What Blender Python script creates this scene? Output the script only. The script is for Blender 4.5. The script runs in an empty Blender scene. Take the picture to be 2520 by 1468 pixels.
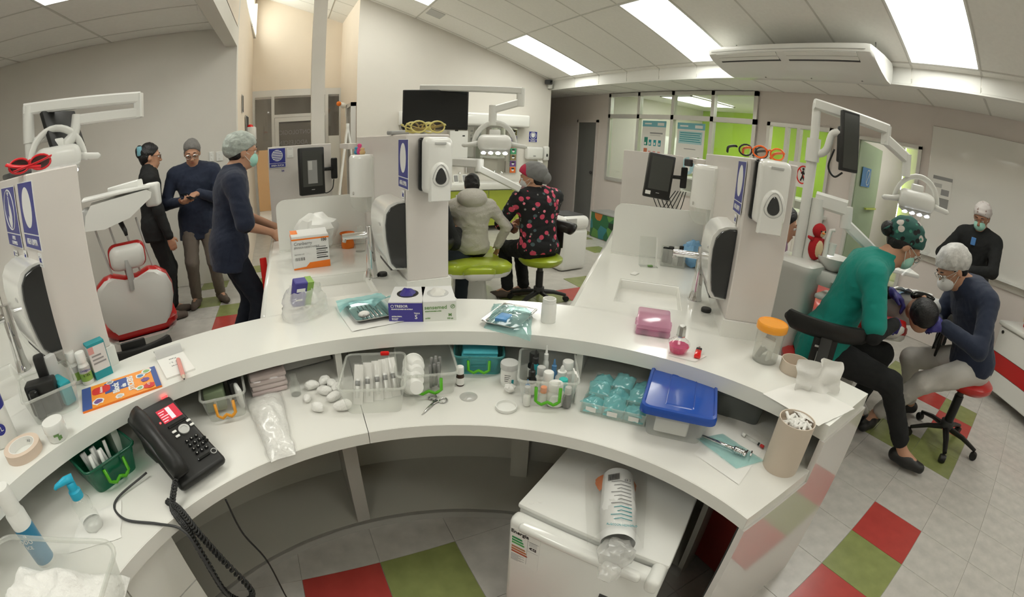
import bpy, bmesh, math, random
import numpy as np
from mathutils import Vector, Matrix
PI = math.pi
rnd = random.Random(7)
sc = bpy.context.scene
COL = sc.collection
# ---------------------------------------------------------------- camera (fisheye lens), world, exposure
CAM_H = 1.46568
cam = bpy.data.cameras.new('camera')
cam.type = 'PANO'
cam.panorama_type = 'FISHEYE_LENS_POLYNOMIAL'
cam.sensor_fit = 'HORIZONTAL'
cam.sensor_width = 36.0
cam.fisheye_fov = math.radians(175)
cam.fisheye_polynomial_k0 = 0.0
cam.fisheye_polynomial_k1 = -6.28354984e-02
cam.fisheye_polynomial_k2 = -8.35534938e-06
cam.fisheye_polynomial_k3 = 6.86563877e-06
cam.fisheye_polynomial_k4 = -6.80381214e-08
cam.clip_start = 0.01
cam_o = bpy.data.objects.new('camera', cam)
COL.objects.link(cam_o)
cam_o.matrix_world = Matrix(((0.88890018, 0.12384800, -0.44104211, 0), (-0.45645101, 0.32108777, -0.82979221, 0), (0.03884512, 0.93891656, 0.34194553, CAM_H), (0, 0, 0, 1)))
sc.camera = cam_o
world = bpy.data.worlds.new('world'); sc.world = world; world.use_nodes = True
bg = world.node_tree.nodes['Background']; bg.inputs[0].default_value = (0.97, 0.96, 0.92, 1); bg.inputs[1].default_value = 5.0
sc.view_settings.view_transform = 'Standard'; sc.view_settings.look = 'None'
sc.view_settings.exposure = 0.88; sc.view_settings.gamma = 1.0; sc.view_settings.use_curve_mapping = False
sc.cycles.max_bounces = 5; sc.cycles.diffuse_bounces = 4; sc.cycles.glossy_bounces = 2; sc.cycles.transmission_bounces = 2
sc.cycles.transparent_max_bounces = 14; sc.cycles.light_sampling_threshold = 0.03; sc.cycles.caustics_reflective = False; sc.cycles.caustics_refractive = False
sc.cycles.sample_clamp_indirect = 4.0; sc.cycles.adaptive_threshold = 0.08; sc.cycles.adaptive_min_samples = 16; sc.cycles.use_light_tree = False
LIGHT = 5.0          # ceiling panel strength
# ---------------------------------------------------------------- materials
def mat(name, col, rough=0.5, metal=0.0, noise=0.0, nscale=8.0, bump=0.0, bscale=60.0, emit=0.0, emitcol=None, alpha=1.0, trans=0.0, ior=1.45, coat=0.0, sss=0.0, sheen=0.0, spec=None):
    m = bpy.data.materials.new(name); m.use_nodes = True
    nt = m.node_tree; b = nt.nodes['Principled BSDF']
    c = (col[0], col[1], col[2], 1)
    b.inputs['Base Color'].default_value = c
    b.inputs['Roughness'].default_value = rough; b.inputs['Metallic'].default_value = metal
    b.inputs['IOR'].default_value = ior
    if spec is not None: b.inputs['Specular IOR Level'].default_value = spec
    if coat: b.inputs['Coat Weight'].default_value = coat; b.inputs['Coat Roughness'].default_value = 0.08
    if sheen: b.inputs['Sheen Weight'].default_value = sheen
    if sss: b.inputs['Subsurface Weight'].default_value = sss; b.inputs['Subsurface Radius'].default_value = (0.012, 0.006, 0.004)
    if trans: b.inputs['Transmission Weight'].default_value = trans
    if alpha < 1: b.inputs['Alpha'].default_value = alpha
    if emit: b.inputs['Emission Color'].default_value = (*(emitcol or col), 1); b.inputs['Emission Strength'].default_value = emit
    if noise or bump:
        tc = nt.nodes.new('ShaderNodeTexCoord')
    if noise:
        n = nt.nodes.new('ShaderNodeTexNoise'); n.inputs['Scale'].default_value = nscale; n.inputs['Detail'].default_value = 5
        nt.links.new(tc.outputs['Object'], n.inputs['Vector'])
        r = nt.nodes.new('ShaderNodeValToRGB')
        r.color_ramp.elements[0].position = 0.3; r.color_ramp.elements[1].position = 0.7
        r.color_ramp.elements[0].color = tuple(max(0, v * (1 - noise)) for v in col) + (1,)
        r.color_ramp.elements[1].color = tuple(min(1, v * (1 + noise)) for v in col) + (1,)
        nt.links.new(n.outputs['Fac'], r.inputs[0]); nt.links.new(r.outputs[0], b.inputs['Base Color'])
    if bump:
        n2 = nt.nodes.new('ShaderNodeTexNoise'); n2.inputs['Scale'].default_value = bscale; n2.inputs['Detail'].default_value = 3
        nt.links.new(tc.outputs['Object'], n2.inputs['Vector'])
        bp = nt.nodes.new('ShaderNodeBump'); bp.inputs['Strength'].default_value = bump; bp.inputs['Distance'].default_value = 0.01
        nt.links.new(n2.outputs['Fac'], bp.inputs['Height']); nt.links.new(bp.outputs[0], b.inputs['Normal'])
    return m
def clear(name, col, mixf=0.15, rough=0.08, tint=None, body=0.0):
    """thin clear sheet or moulded plastic: tinted see-through + fresnel gloss (+ a little milky body)"""
    m = bpy.data.materials.new(name); m.use_nodes = True; nt = m.node_tree; nt.nodes.clear()
    o = nt.nodes.new('ShaderNodeOutputMaterial'); t = nt.nodes.new('ShaderNodeBsdfTransparent'); g = nt.nodes.new('ShaderNodeBsdfGlossy')
    t.inputs[0].default_value = (*(tint or col), 1); g.inputs['Roughness'].default_value = rough; g.inputs[0].default_value = (1, 1, 1, 1)
    lw = nt.nodes.new('ShaderNodeLayerWeight'); lw.inputs[0].default_value = 0.5
    pw = nt.nodes.new('ShaderNodeMath'); pw.operation = 'POWER'; pw.inputs[1].default_value = 3.5; nt.links.new(lw.outputs['Facing'], pw.inputs[0])
    ml = nt.nodes.new('ShaderNodeMath'); ml.operation = 'MULTIPLY_ADD'; ml.inputs[1].default_value = min(.6, mixf*2.2); ml.inputs[2].default_value = 0.035; nt.links.new(pw.outputs[0], ml.inputs[0])
    mx = nt.nodes.new('ShaderNodeMixShader'); nt.links.new(ml.outputs[0], mx.inputs[0])
    last = t
    if body:
        d = nt.nodes.new('ShaderNodeBsdfDiffuse'); d.inputs[0].default_value = (*col, 1)
        tl = nt.nodes.new('ShaderNodeBsdfTranslucent'); tl.inputs[0].default_value = (*col, 1)
        ad = nt.nodes.new('ShaderNodeMixShader'); ad.inputs[0].default_value = 0.4; nt.links.new(d.outputs[0], ad.inputs[1]); nt.links.new(tl.outputs[0], ad.inputs[2])
        m2 = nt.nodes.new('ShaderNodeMixShader'); m2.inputs[0].default_value = body
        nt.links.new(t.outputs[0], m2.inputs[1]); nt.links.new(ad.outputs[0], m2.inputs[2]); last = m2
    nt.links.new(last.outputs[0], mx.inputs[1]); nt.links.new(g.outputs[0], mx.inputs[2]); nt.links.new(mx.outputs[0], o.inputs[0])
    return m
M = {}
def D(name, *a, **k): M[name] = mat(name, *a, **k)
D('wall', (0.72, 0.69, 0.63), 0.62, noise=0.02, nscale=2, bump=0.04, bscale=150)
D('wall_warm', (0.82, 0.72, 0.60), 0.62, noise=0.02, nscale=2)
D('wall_pink', (0.72, 0.66, 0.62), 0.6, noise=0.02, nscale=2)
D('green_wall', (0.42, 0.66, 0.05), 0.5)
D('ceil', (0.86, 0.85, 0.80), 0.8, noise=0.02, nscale=30, bump=0.03, bscale=250)
D('tbar', (0.62, 0.61, 0.56), 0.5)
D('white', (0.80, 0.80, 0.76), 0.32)
D('white_gloss', (0.82, 0.82, 0.78), 0.12, coat=0.4)
D('solid', (0.80, 0.80, 0.75), 0.16, coat=0.3)
D('laminate', (0.76, 0.75, 0.70), 0.30)
D('panel', (0.70, 0.66, 0.62), 0.34)
D('cabinet_in', (0.50, 0.49, 0.43), 0.5)  # desk interior: laminate darkened to carry the shade under the desk
D('floor', (0.50, 0.48, 0.44), 0.30, noise=0.10, nscale=9)
D('tile_grey', (0.50, 0.48, 0.44), 0.26, noise=0.10, nscale=14)
D('tile_red', (0.42, 0.055, 0.045), 0.24, noise=0.07, nscale=14)
D('tile_green', (0.24, 0.27, 0.095), 0.24, noise=0.10, nscale=14)
D('alu', (0.66, 0.65, 0.62), 0.35, metal=0.35)
D('alu_dark', (0.30, 0.29, 0.27), 0.4, metal=0.4)
D('chrome', (0.80, 0.80, 0.80), 0.07, metal=1.0)
D('steel', (0.62, 0.62, 0.60), 0.22, metal=1.0)
D('black', (0.014, 0.014, 0.013), 0.42)
D('black_gloss', (0.010, 0.011, 0.011), 0.10)
D('smoke', (0.022, 0.024, 0.024), 0.10, coat=0.5)
D('dark_grey', (0.05, 0.05, 0.05), 0.5)
D('grey', (0.30, 0.30, 0.29), 0.5)
D('light_grey', (0.52, 0.52, 0.50), 0.45)
D('red', (0.50, 0.012, 0.012), 0.28, coat=0.3)
D('red_bright', (0.80, 0.015, 0.012), 0.3)
D('green_seat', (0.36, 0.46, 0.02), 0.30, coat=0.3)
D('green_cab', (0.40, 0.47, 0.07), 0.35)
D('navy', (0.012, 0.018, 0.040), 0.85, bump=0.25, bscale=40, sheen=0.1)
D('navy2', (0.016, 0.024, 0.050), 0.85, bump=0.25, bscale=40, sheen=0.1)
D('blackcloth', (0.010, 0.011, 0.011), 0.9, bump=0.25, bscale=40)
D('teal', (0.00, 0.235, 0.19), 0.8, bump=0.25, bscale=40, sheen=0.1)
D('khaki', (0.16, 0.135, 0.11), 0.85, bump=0.25, bscale=40)
D('hoodie', (0.52, 0.50, 0.44), 0.95, bump=0.5, bscale=90, sheen=0.2)
D('white_trouser', (0.55, 0.53, 0.49), 0.85, bump=0.2, bscale=40)
D('skin', (0.50, 0.27, 0.17), 0.5, sss=0.05)
D('skin_dark', (0.33, 0.16, 0.095), 0.5, sss=0.05)
D('hair', (0.008, 0.007, 0.007), 0.45, bump=0.5, bscale=120)
D('hair_grey', (0.20, 0.19, 0.18), 0.6, bump=0.8, bscale=140)
D('shoe_brown', (0.10, 0.075, 0.06), 0.7)
D('glove_blue', (0.035, 0.030, 0.20), 0.45, bump=0.2, bscale=80)
D('mask_green', (0.36, 0.66, 0.56), 0.8)
D('mask_white', (0.72, 0.72, 0.70), 0.8)
D('paper', (0.80, 0.79, 0.75), 0.7)
D('cotton', (0.84, 0.83, 0.79), 0.95, bump=0.6, bscale=90)
D('card', (0.70, 0.58, 0.45), 0.6)
D('sign_blue', (0.028, 0.035, 0.26), 0.35)
D('sign_white', (0.82, 0.82, 0.80), 0.4)
D('ink', (0.02, 0.02, 0.02), 0.5)
D('ink_grey', (0.30, 0.30, 0.30), 0.5)
D('lamp', (1, 1, 0.95), 0.5, emit=LIGHT, emitcol=(1.0, 1.0, 0.93))
M['glass'] = clear('glass', (0.93, 0.95, 0.93), 0.12, 0.03)
M['glass_green'] = clear('glass_green', (0.60, 0.70, 0.54), 0.15, 0.12, tint=(0.75, 0.85, 0.70), body=0.6)
M['bin'] = clear('bin', (0.86, 0.87, 0.82), 0.16, 0.15, tint=(0.985, 0.99, 0.98), body=0.26)
M['acrylic'] = clear('acrylic', (0.9, 0.9, 0.9), 0.25, 0.05, tint=(0.95, 0.96, 0.95), body=0.05)
# ---------------------------------------------------------------- mesh builder
class MB:
    def __init__(s): s.v = []; s.f = []; s.m = None
    def xf(s, m): s.m = m; return s
    def add(s, vs, fs):
        o = len(s.v)
        if s.m is not None: vs = [tuple(s.m @ Vector(v)) for v in vs]
        s.v += [tuple(v) for v in vs]; s.f += [tuple(i + o for i in f) for f in fs]; return s
    def box(s, x0, x1, y0, y1, z0, z1):
        return s.add([(x0,y0,z0),(x1,y0,z0),(x1,y1,z0),(x0,y1,z0),(x0,y0,z1),(x1,y0,z1),(x1,y1,z1),(x0,y1,z1)],
                     [(3,2,1,0),(4,5,6,7),(0,1,5,4),(1,2,6,5),(2,3,7,6),(3,0,4,7)])
    def cbox(s, c, d): return s.box(c[0]-d[0]/2, c[0]+d[0]/2, c[1]-d[1]/2, c[1]+d[1]/2, c[2]-d[2]/2, c[2]+d[2]/2)
    def rbox(s, c, d, r=0.01, seg=2):
        bm = bmesh.new(); bmesh.ops.create_cube(bm, size=1)
        for v in bm.verts: v.co = Vector((v.co.x*d[0]+c[0], v.co.y*d[1]+c[1], v.co.z*d[2]+c[2]))
        bmesh.ops.bevel(bm, geom=list(bm.edges), offset=min(r, min(d)*0.49), segments=seg, profile=0.5, affect='EDGES')
        bm.verts.ensure_lookup_table(); bm.verts.index_update()
        s.add([tuple(v.co) for v in bm.verts], [tuple(v.index for v in f.verts) for f in bm.faces]); bm.free(); return s
    def loft(s, rings, cap0=True, cap1=True, closed=True):
        n = len(rings[0]); vs = [p for r in rings for p in r]; fs = []
        for i in range(len(rings)-1):
            for j in range(n if closed else n-1):
                a = i*n+j; b = i*n+(j+1) % n; fs.append((a, b, b+n, a+n))
        if cap0: fs.append(tuple(range(n-1, -1, -1)))
        if cap1: fs.append(tuple((len(rings)-1)*n+j for j in range(n)))
        return s.add(vs, fs)
    def prism(s, poly, z0, z1): return s.loft([[(x, y, z0) for x, y in poly], [(x, y, z1) for x, y in poly]])
    def lathe(s, prof, n=20, c=(0,0,0), cap0=True, cap1=True, a0=0.0, a1=2*PI):
        return s.loft([[(c[0]+r*math.cos(2*PI*k/n), c[1]+r*math.sin(2*PI*k/n), c[2]+z) for k in range(n)] for r, z in prof], cap0, cap1)
    def cyl(s, c, r, z0, z1, n=18): return s.lathe([(r, z0), (r, z1)], n, c)
    def tube(s, path, r, n=8, cap=True, flat=None):
        P = [Vector(p) for p in path]; R = r if isinstance(r, (list, tuple)) else [r]*len(P)
        T = []
        for i in range(len(P)):
            a = P[max(i-1,0)]; b = P[min(i+1,len(P)-1)]; d = (b-a); T.append(d.normalized() if d.length > 1e-9 else Vector((0,0,1)))
        u = T[0].orthogonal().normalized()
        if flat: u = (Vector(flat)-T[0]*Vector(flat).dot(T[0])).normalized()
        rings = []
        for i, p in enumerate(P):
            u = (u - T[i]*u.dot(T[i])).normalized(); w = T[i].cross(u)
            rr = R[i] if isinstance(R[i], (tuple, list)) else (R[i], R[i])
            rings.append([tuple(p + u*(math.cos(2*PI*k/n)*rr[0]) + w*(math.sin(2*PI*k/n)*rr[1])) for k in range(n)])
        return s.loft(rings, cap, cap)
    def ball(s, c, r, n=14, m=9, sx=1, sy=1, sz=1):
        return s.lathe([(max(1e-4, r*math.sin(PI*i/m))*1.0, -r*math.cos(PI*i/m)) for i in range(m+1)], n) if False else s._ball(c, r, n, m, sx, sy, sz)
    def _ball(s, c, r, n, m, sx, sy, sz):
        rings = []
        for i in range(1, m):
            a = PI*i/m; rings.append([(c[0]+sx*r*math.sin(a)*math.cos(2*PI*k/n), c[1]+sy*r*math.sin(a)*math.sin(2*PI*k/n), c[2]-sz*r*math.cos(a)) for k in range(n)])
        o = len(s.v); s.loft(rings, False, False); k0 = len(s.v)
        s.add([(c[0], c[1], c[2]-sz*r), (c[0], c[1], c[2]+sz*r)], [])
        L = o+(len(rings)-1)*n
        for j in range(n):
            s.f.append((k0, o+(j+1) % n, o+j)); s.f.append((k0+1, L+j, L+(j+1) % n))
        return s
    def grid(s, fn, nu, nv):
        vs = [fn(i/nu, j/nv) for i in range(nu+1) for j in range(nv+1)]
        return s.add(vs, [(i*(nv+1)+j, (i+1)*(nv+1)+j, (i+1)*(nv+1)+j+1, i*(nv+1)+j+1) for i in range(nu) for j in range(nv)])
    def build(s, name, m, parent=None, smooth=False, loc=None, rz=0, fix=True):
        me = bpy.data.meshes.new(name); me.from_pydata(s.v, [], s.f)
        if fix:
            bm = bmesh.new(); bm.from_mesh(me); bmesh.ops.recalc_face_normals(bm, faces=bm.faces); bm.to_mesh(me); bm.free()
        me.materials.append(M[m] if isinstance(m, str) else m)
        o = bpy.data.objects.new(name, me); COL.objects.link(o)
        if smooth: shade(me, smooth)
        if parent: o.parent = parent
        if loc is not None: o.location = loc
        if rz: o.rotation_euler = (0, 0, rz)
        return o
def shade(me, ang=True):
    me.polygons.foreach_set('use_smooth', [True]*len(me.polygons))
    if ang is not True:
        bm = bmesh.new(); bm.from_mesh(me); ca = math.cos(math.radians(ang))
        for e in bm.edges:
            if len(e.link_faces) == 2 and e.link_faces[0].normal.dot(e.link_faces[1].normal) < ca: e.smooth = False
        bm.to_mesh(me); bm.free()
def tag(o, label=None, cat=None, group=None, kind=None):
    if label: o['label'] = label
    if cat: o['category'] = cat
    if group: o['group'] = group
    if kind: o['kind'] = kind
    return o
def thing(name, label, cat, loc=(0,0,0), rz=0, group=None, rot=None):
    o = bpy.data.objects.new(name, None); o.empty_display_size = 0.05; COL.objects.link(o)
    o.location = loc; o.rotation_euler = rot if rot else (0, 0, rz)
    return tag(o, label, cat, group)
def struct(name, mb, m, parent=None, label=None, smooth=False):
    o = mb.build(name, m, parent, smooth)
    if not parent: tag(o, label, None, None, 'structure')
    return o
def copy_tree(o, parent=None):
    c = o.copy(); COL.objects.link(c); c.parent = parent
    for ch in o.children: copy_tree(ch, c)
    return c
def dup(o, loc, rz, label=None, group=None):
    c = copy_tree(o); c.location = loc; c.rotation_euler = (0, 0, rz)
    if label: c['label'] = label
    if group: c['group'] = group
    return c
def rrect(w, d, r, n=4, cx=0, cy=0):
    pts = []
    for qx, qy, a in ((1,1,0),(-1,1,PI/2),(-1,-1,PI),(1,-1,1.5*PI)):
        for k in range(n+1):
            t = a+PI/2*k/n; pts.append((cx+qx*(w/2-r)+r*math.cos(t), cy+qy*(d/2-r)+r*math.sin(t)))
    return pts
def bez(pts, n=8):
    """Catmull-Rom through points"""
    P = [Vector(p) for p in pts]; out = []
    for i in range(len(P)-1):
        a = P[i-1] if i > 0 else P[i]*2-P[i+1]; b = P[i]; c = P[i+1]; d = P[i+2] if i+2 < len(P) else P[i+1]*2-P[i]
        for k in range(n):
            t = k/n; out.append(tuple(0.5*((2*b)+(c-a)*t+(2*a-5*b+4*c-d)*t*t+(3*b-a-3*c+d)*t**3)))
    out.append(tuple(P[-1])); return out
def text(s, size, m, parent, loc, rot, name='lettering', align='CENTER', ext=0.0004, sx=1.0, bold=0.0):
    cu = bpy.data.curves.new(name, 'FONT'); cu.body = s; cu.size = size; cu.align_x = align; cu.align_y = 'CENTER'; cu.extrude = ext; cu.resolution_u = 2; cu.offset = bold
    t = bpy.data.objects.new('tmp', cu); COL.objects.link(t)
    me = bpy.data.meshes.new_from_object(t.evaluated_get(bpy.context.evaluated_depsgraph_get()))
    bpy.data.objects.remove(t); bpy.data.curves.remove(cu)
    me.name = name; me.materials.clear(); me.materials.append(M[m])
    o = bpy.data.objects.new(name, me); COL.objects.link(o); o.parent = parent; o.location = loc; o.rotation_euler = rot; o.scale = (sx, 1, 1)
    return o
# ================================================================ the setting
XR, Y1, Y2, Y3 = 5.35, 5.25, 7.03, 8.8
XB, ZL, ZF = 4.35, 2.43, 2.78          # bulkhead plane, low ceiling, left flat ceiling
XW, YREAR = -4.7, -3.6
def zc(x): return 4.013-0.335*x
TILE = 0.309
def tx(i): return (0.28+i)*TILE
def ty(j): return (0.69+j)*TILE
# ---- floor: slab + single vinyl tiles
floor = struct('floor', MB().box(XW-.2, 9.0, YREAR-.2, 11.2, -0.12, -0.003), 'floor', label='grey speckled vinyl tile floor with red and green squares')
tile_me = {}
def tile(x0, y0, m, name='floor_tile', dz=0.0):
    if m not in tile_me:
        b = 0.0004; w = TILE-2*b; mb = MB().loft([[(b,b,-.0035),(b+w,b,-.0035),(b+w,b+w,-.0035),(b,b+w,-.0035)], [(b+.0008,b+.0008,0),(b+w-.0008,b+.0008,0),(b+w-.0008,b+w-.0008,0),(b+.0008,b+w-.0008,0)]])
        o = mb.build(name, m, floor); tile_me[m] = o.data
    else:
        o = bpy.data.objects.new(name, tile_me[m]); COL.objects.link(o); o.parent = floor
    o.location = (x0, y0, dz)
    return o
colour = {(6,-1):'tile_red',(5,-1):'tile_green',(4,-1):'tile_red',(3,-2):'tile_green',(-1,2):'tile_red',(0,2):'tile_green',(-1,1):'tile_green',(0,1):'tile_red',
          (12,-1):'tile_green',(11,-1):'tile_red',(10,-1):'tile_green',(9,-1):'tile_green',(9,0):'tile_green',(9,1):'tile_green',(12,0):'tile_red',(13,1):'tile_green'}
n = 0
for i in range(-4, 15):
    for j in range(-5, 4):
        if (i, j) in colour: continue
        x, y = tx(i)+TILE/2, ty(j)+TILE/2
        if math.hypot(x-.097, y-.325) > 1.4 and x < 1.3: continue
        if y < -1.3+0.25*x and x > 1.0 and y < -0.9: continue
        if n < 150: tile(tx(i), ty(j), 'tile_grey'); n += 1
for (i, j), m in colour.items(): tile(tx(i), ty(j), m)
for x, y, m in ((-1.15,4.40,'tile_green'),(-.84,4.09,'tile_green'),(-.84,3.78,'tile_red'),(-1.77,4.95,'tile_green'),(-1.15,5.0,'tile_green'),(-.60,5.45,'tile_green'),(-.60,4.86,'tile_green'),
                (2.40,3.30,'tile_red'),(2.09,3.30,'tile_green'),(2.71,3.61,'tile_green'),(1.78,3.30,'tile_green'),(3.80,4.78,'tile_green'),(4.32,5.82,'tile_green'),(4.02,5.52,'tile_green'),(-1.46,4.40,'tile_grey'),(-1.15,4.09,'tile_grey')):
    tile(x, y, m, dz=0.0005)
# ---- walls
T = 0.12
def wall(name, mb, m='wall', label=None): return struct(name, mb, m, label=label)
wall('wall_left', MB().box(XW, -.60, Y1, Y1+T, 0, 4.6), label='long beige wall behind the red dental chair')
al = MB(); al.prism([(-.60,Y1+T),(-.60-T,Y1+T),(-.705-T,Y3),(-.705,Y3)], 0, 3.42); al.prism([(-.60,Y1+T),(-.60-T,Y1+T),(-.62-T,6.0),(-.62,6.0)], 3.42, 4.5)
al.prism([(-.703,8.7),(-.703-T,8.7),(-.705-T,Y3),(-.705,Y3)], 3.42, 4.5); al.prism([(-.62,6.0),(-.62-T,6.0),(-.703-T,8.7),(-.703,8.7)], 4.06, 4.5)
wall('wall_alcove_left', al, 'wall_warm', 'left wall of the tall entrance alcove below high windows')
w2 = struct('window_2', MB().box(-.70,-.66, 6.0, 8.7, 3.42, 3.47), 'white', label='high daylight window strip in the entrance alcove')
for y in (6.02, 6.9, 7.8, 8.66): MB().box(-.71,-.65, y-.02, y+.02, 3.42, 4.06).build('window_bar', 'white', w2)
for y in (6.46, 7.35, 8.23): MB().box(-.692,-.688, y-.42, y+.42, 3.47, 4.06).build('pane', 'glass', w2)
wall('wall_alcove_right', MB().prism([(.99,Y2),(.99+T,Y2+T),(.933+T,Y3),(.933,Y3)], 0, 4.5), 'wall_warm', 'right wall of the entrance alcove')
wall('wall_alcove_back', MB().box(-.85, 1.1, Y3, Y3+T, 2.455, 4.6), 'wall_warm', 'warm lit upper wall over the entrance glazing')
bw = MB().box(.99, XB, Y2, Y2+T, 0, 4.6)
wall('wall_back', bw, 'wall', 'tall pale wall with sloping top behind the green dental chair')
wall('wall_corridor', MB().box(XB-T, XB, Y2+T, 11, 0, 2.6), 'wall_pink', 'dim corridor side wall beside the grey door')
wall('wall_corridor_end', MB().box(XB-T, XR, 11, 11.1, 0, 2.6), 'wall_pink', 'dim end wall of the corridor')
wr = MB()      # right wall with a glazed opening, a hatch, a doorway and two doors
for y0, y1, z0, z1 in ((YREAR, 1.25, 0, 2.6), (1.25, 2.05, 1.98, 2.6), (2.05, 2.36, 0, 2.6), (2.36, 3.30, 2.03, 2.6), (2.36, 3.30, 0, .90), (3.30, 3.47, 0, 2.6), (3.47, 6.60, 2.42, 2.6), (3.47, 6.60, 0, .84), (6.60, 6.93, 0, 2.6), (6.93, 7.55, 1.90, 2.6), (7.55, 11, 0, 2.6)):
    wr.box(XR, XR+T, y0, y1, z0, z1)
wall('wall_right', wr, 'wall_pink', 'pinkish beige wall with glazed office, hatch and whiteboard')
wall('wall_rear', MB().box(XW, XR, YREAR-T, YREAR, 0, 4.6), 'wall', 'wall behind the viewer')
wall('wall_side', MB().box(XW-T, XW, YREAR, Y1, 0, 4.6), 'wall', 'far side wall left of the view')
wall('wall_upper', MB().box(-.72, -.60, YREAR, Y1, 2.78, 4.5), 'wall_warm', 'high wall rising from the ceiling beam')
struct('trim_2', MB().box(-.73, -.60, YREAR, Y1, 2.57, 2.79), 'wall', label='dropped ceiling beam above the left walkway')
# ---- ceilings with single panels in a T-bar grid
ce = struct('ceiling', MB().add([(-.9,YREAR,zc(-.9)+.04),(XB,YREAR,zc(XB)+.04),(XB,9.1,zc(XB)+.04),(-.9,9.1,zc(-.9)+.04),(-.9,YREAR,zc(-.9)+.1),(XB,YREAR,zc(XB)+.1),(XB,9.1,zc(XB)+.1),(-.9,9.1,zc(-.9)+.1)],
    [(3,2,1,0),(4,5,6,7),(0,1,5,4),(1,2,6,5),(2,3,7,6),(3,0,4,7)]), 'ceil', label='sloping suspended ceiling of large white panels')
XC = [4.35, 4.27, 3.062, 1.86, 0.658, -0.545, -.62]
def yc(k): return 6.31-0.6425*k
lights = {(3.062, 1), (3.062, 5), (3.062, 9), (3.062, 13), (.658, 1), (.658, 5), (.658, 9), (.658, 13)}
def slab(x0, x1, y0, y1, zf, g=.007, t=.02):
    p = [(x0+g,y0+g),(x1-g,y0+g),(x1-g,y1-g),(x0+g,y1-g)]
    return MB().loft([[(x,y,zf(x)) for x, y in p], [(x,y,zf(x)+t) for x, y in p]])
k_lo, k_hi = -4, 15
lamp_spots = []
for a in range(len(XC)-1):
    x1, x0 = XC[a], XC[a+1]
    for k in range(k_lo, k_hi):
        y0, y1 = yc(k+1), yc(k)
        if (x0, k) in lights or (x0, k+1) in lights and False: pass
        key = (x0, k+1)
        if key in lights: lamp_spots.append((x0, x1, y0+0, y1, 's')); continue
        if y0 > Y2+.1 and x0 > .95: continue
        slab(x0, x1, y0, y1, zc).build('ceiling_panel', 'ceil', ce)
for x in XC[1:-1]: MB().box(x-.012, x+.012, YREAR, 9.0, zc(x)-.004, zc(x)+.03).build('grid_bar', 'tbar', ce)
for k in range(k_lo, k_hi+1):
    y = yc(k); MB().loft([[(x,y-.010,zc(x)-.002),(x,y+.010,zc(x)-.002),(x,y+.010,zc(x)+.03),(x,y-.010,zc(x)+.03)] for x in (-.6, XB)]).build('grid_bar', 'tbar', ce)
cl = struct('ceiling_low', MB().box(XB, XR, YREAR, 11, ZL+.03, ZL+.1), 'ceil', label='low flat ceiling strip beyond the white bulkhead')
for k in range(-7, 15):
    slab(XB+.02, XR, yc(k+1), yc(k), lambda x: ZL).build('ceiling_panel', 'ceil', cl)
    MB().box(XB, XR, yc(k)-.010, yc(k)+.010, ZL-.003, ZL+.02).build('grid_bar', 'tbar', cl)
cf = struct('ceiling_left', MB().box(XW, -.73, YREAR, Y1, ZF+.03, ZF+.1), 'ceil', label='flat grey ceiling over the left walkway')
for a, (x0, x1) in enumerate(((-2.06,-.86),(-3.26,-2.06),(-4.46,-3.26),(-.86,-.73),(-4.7,-4.46))):
    for k in range(0, 15):
        y1 = 4.93-0.645*(k-1); y0 = y1-.645
        if y0 > Y1: continue
        if a == 0 and k in (3, 7, 11): lamp_spots.append((x0, x1, y0, y1, 'f')); continue
        slab(x0, x1, y0, min(y1, Y1), lambda x: ZF).build('ceiling_panel', 'ceil', cf)
for x in (-.86, -2.06, -3.26, -4.46): MB().box(x-.012, x+.012, YREAR, Y1, ZF-.004, ZF+.02).build('grid_bar', 'tbar', cf)
for k in range(1, 15):
    y = 4.93-0.645*(k-1); MB().box(XW, -.73, y-.010, y+.010, ZF-.003, ZF+.02).build('grid_bar', 'tbar', cf)
# bulkhead
bk = struct('trim_1', MB().box(XB+.004, XB+.10, YREAR, Y2, 2.40, 2.62), 'white', label='white bulkhead where the sloping ceiling meets the low ceiling')
for k in range(-1, 15):
    y1, y0 = min(yc(k), Y2), yc(k+1)
    if y0 < Y2: MB().box(XB-.004, XB+.006, y0+.006, y1-.006, 2.415, 2.592).build('bulkhead_panel', 'white', bk)
MB().box(XB-.012, XB+.03, YREAR, Y2, 2.396, 2.412).build('edge_strip', 'white', bk)
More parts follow.
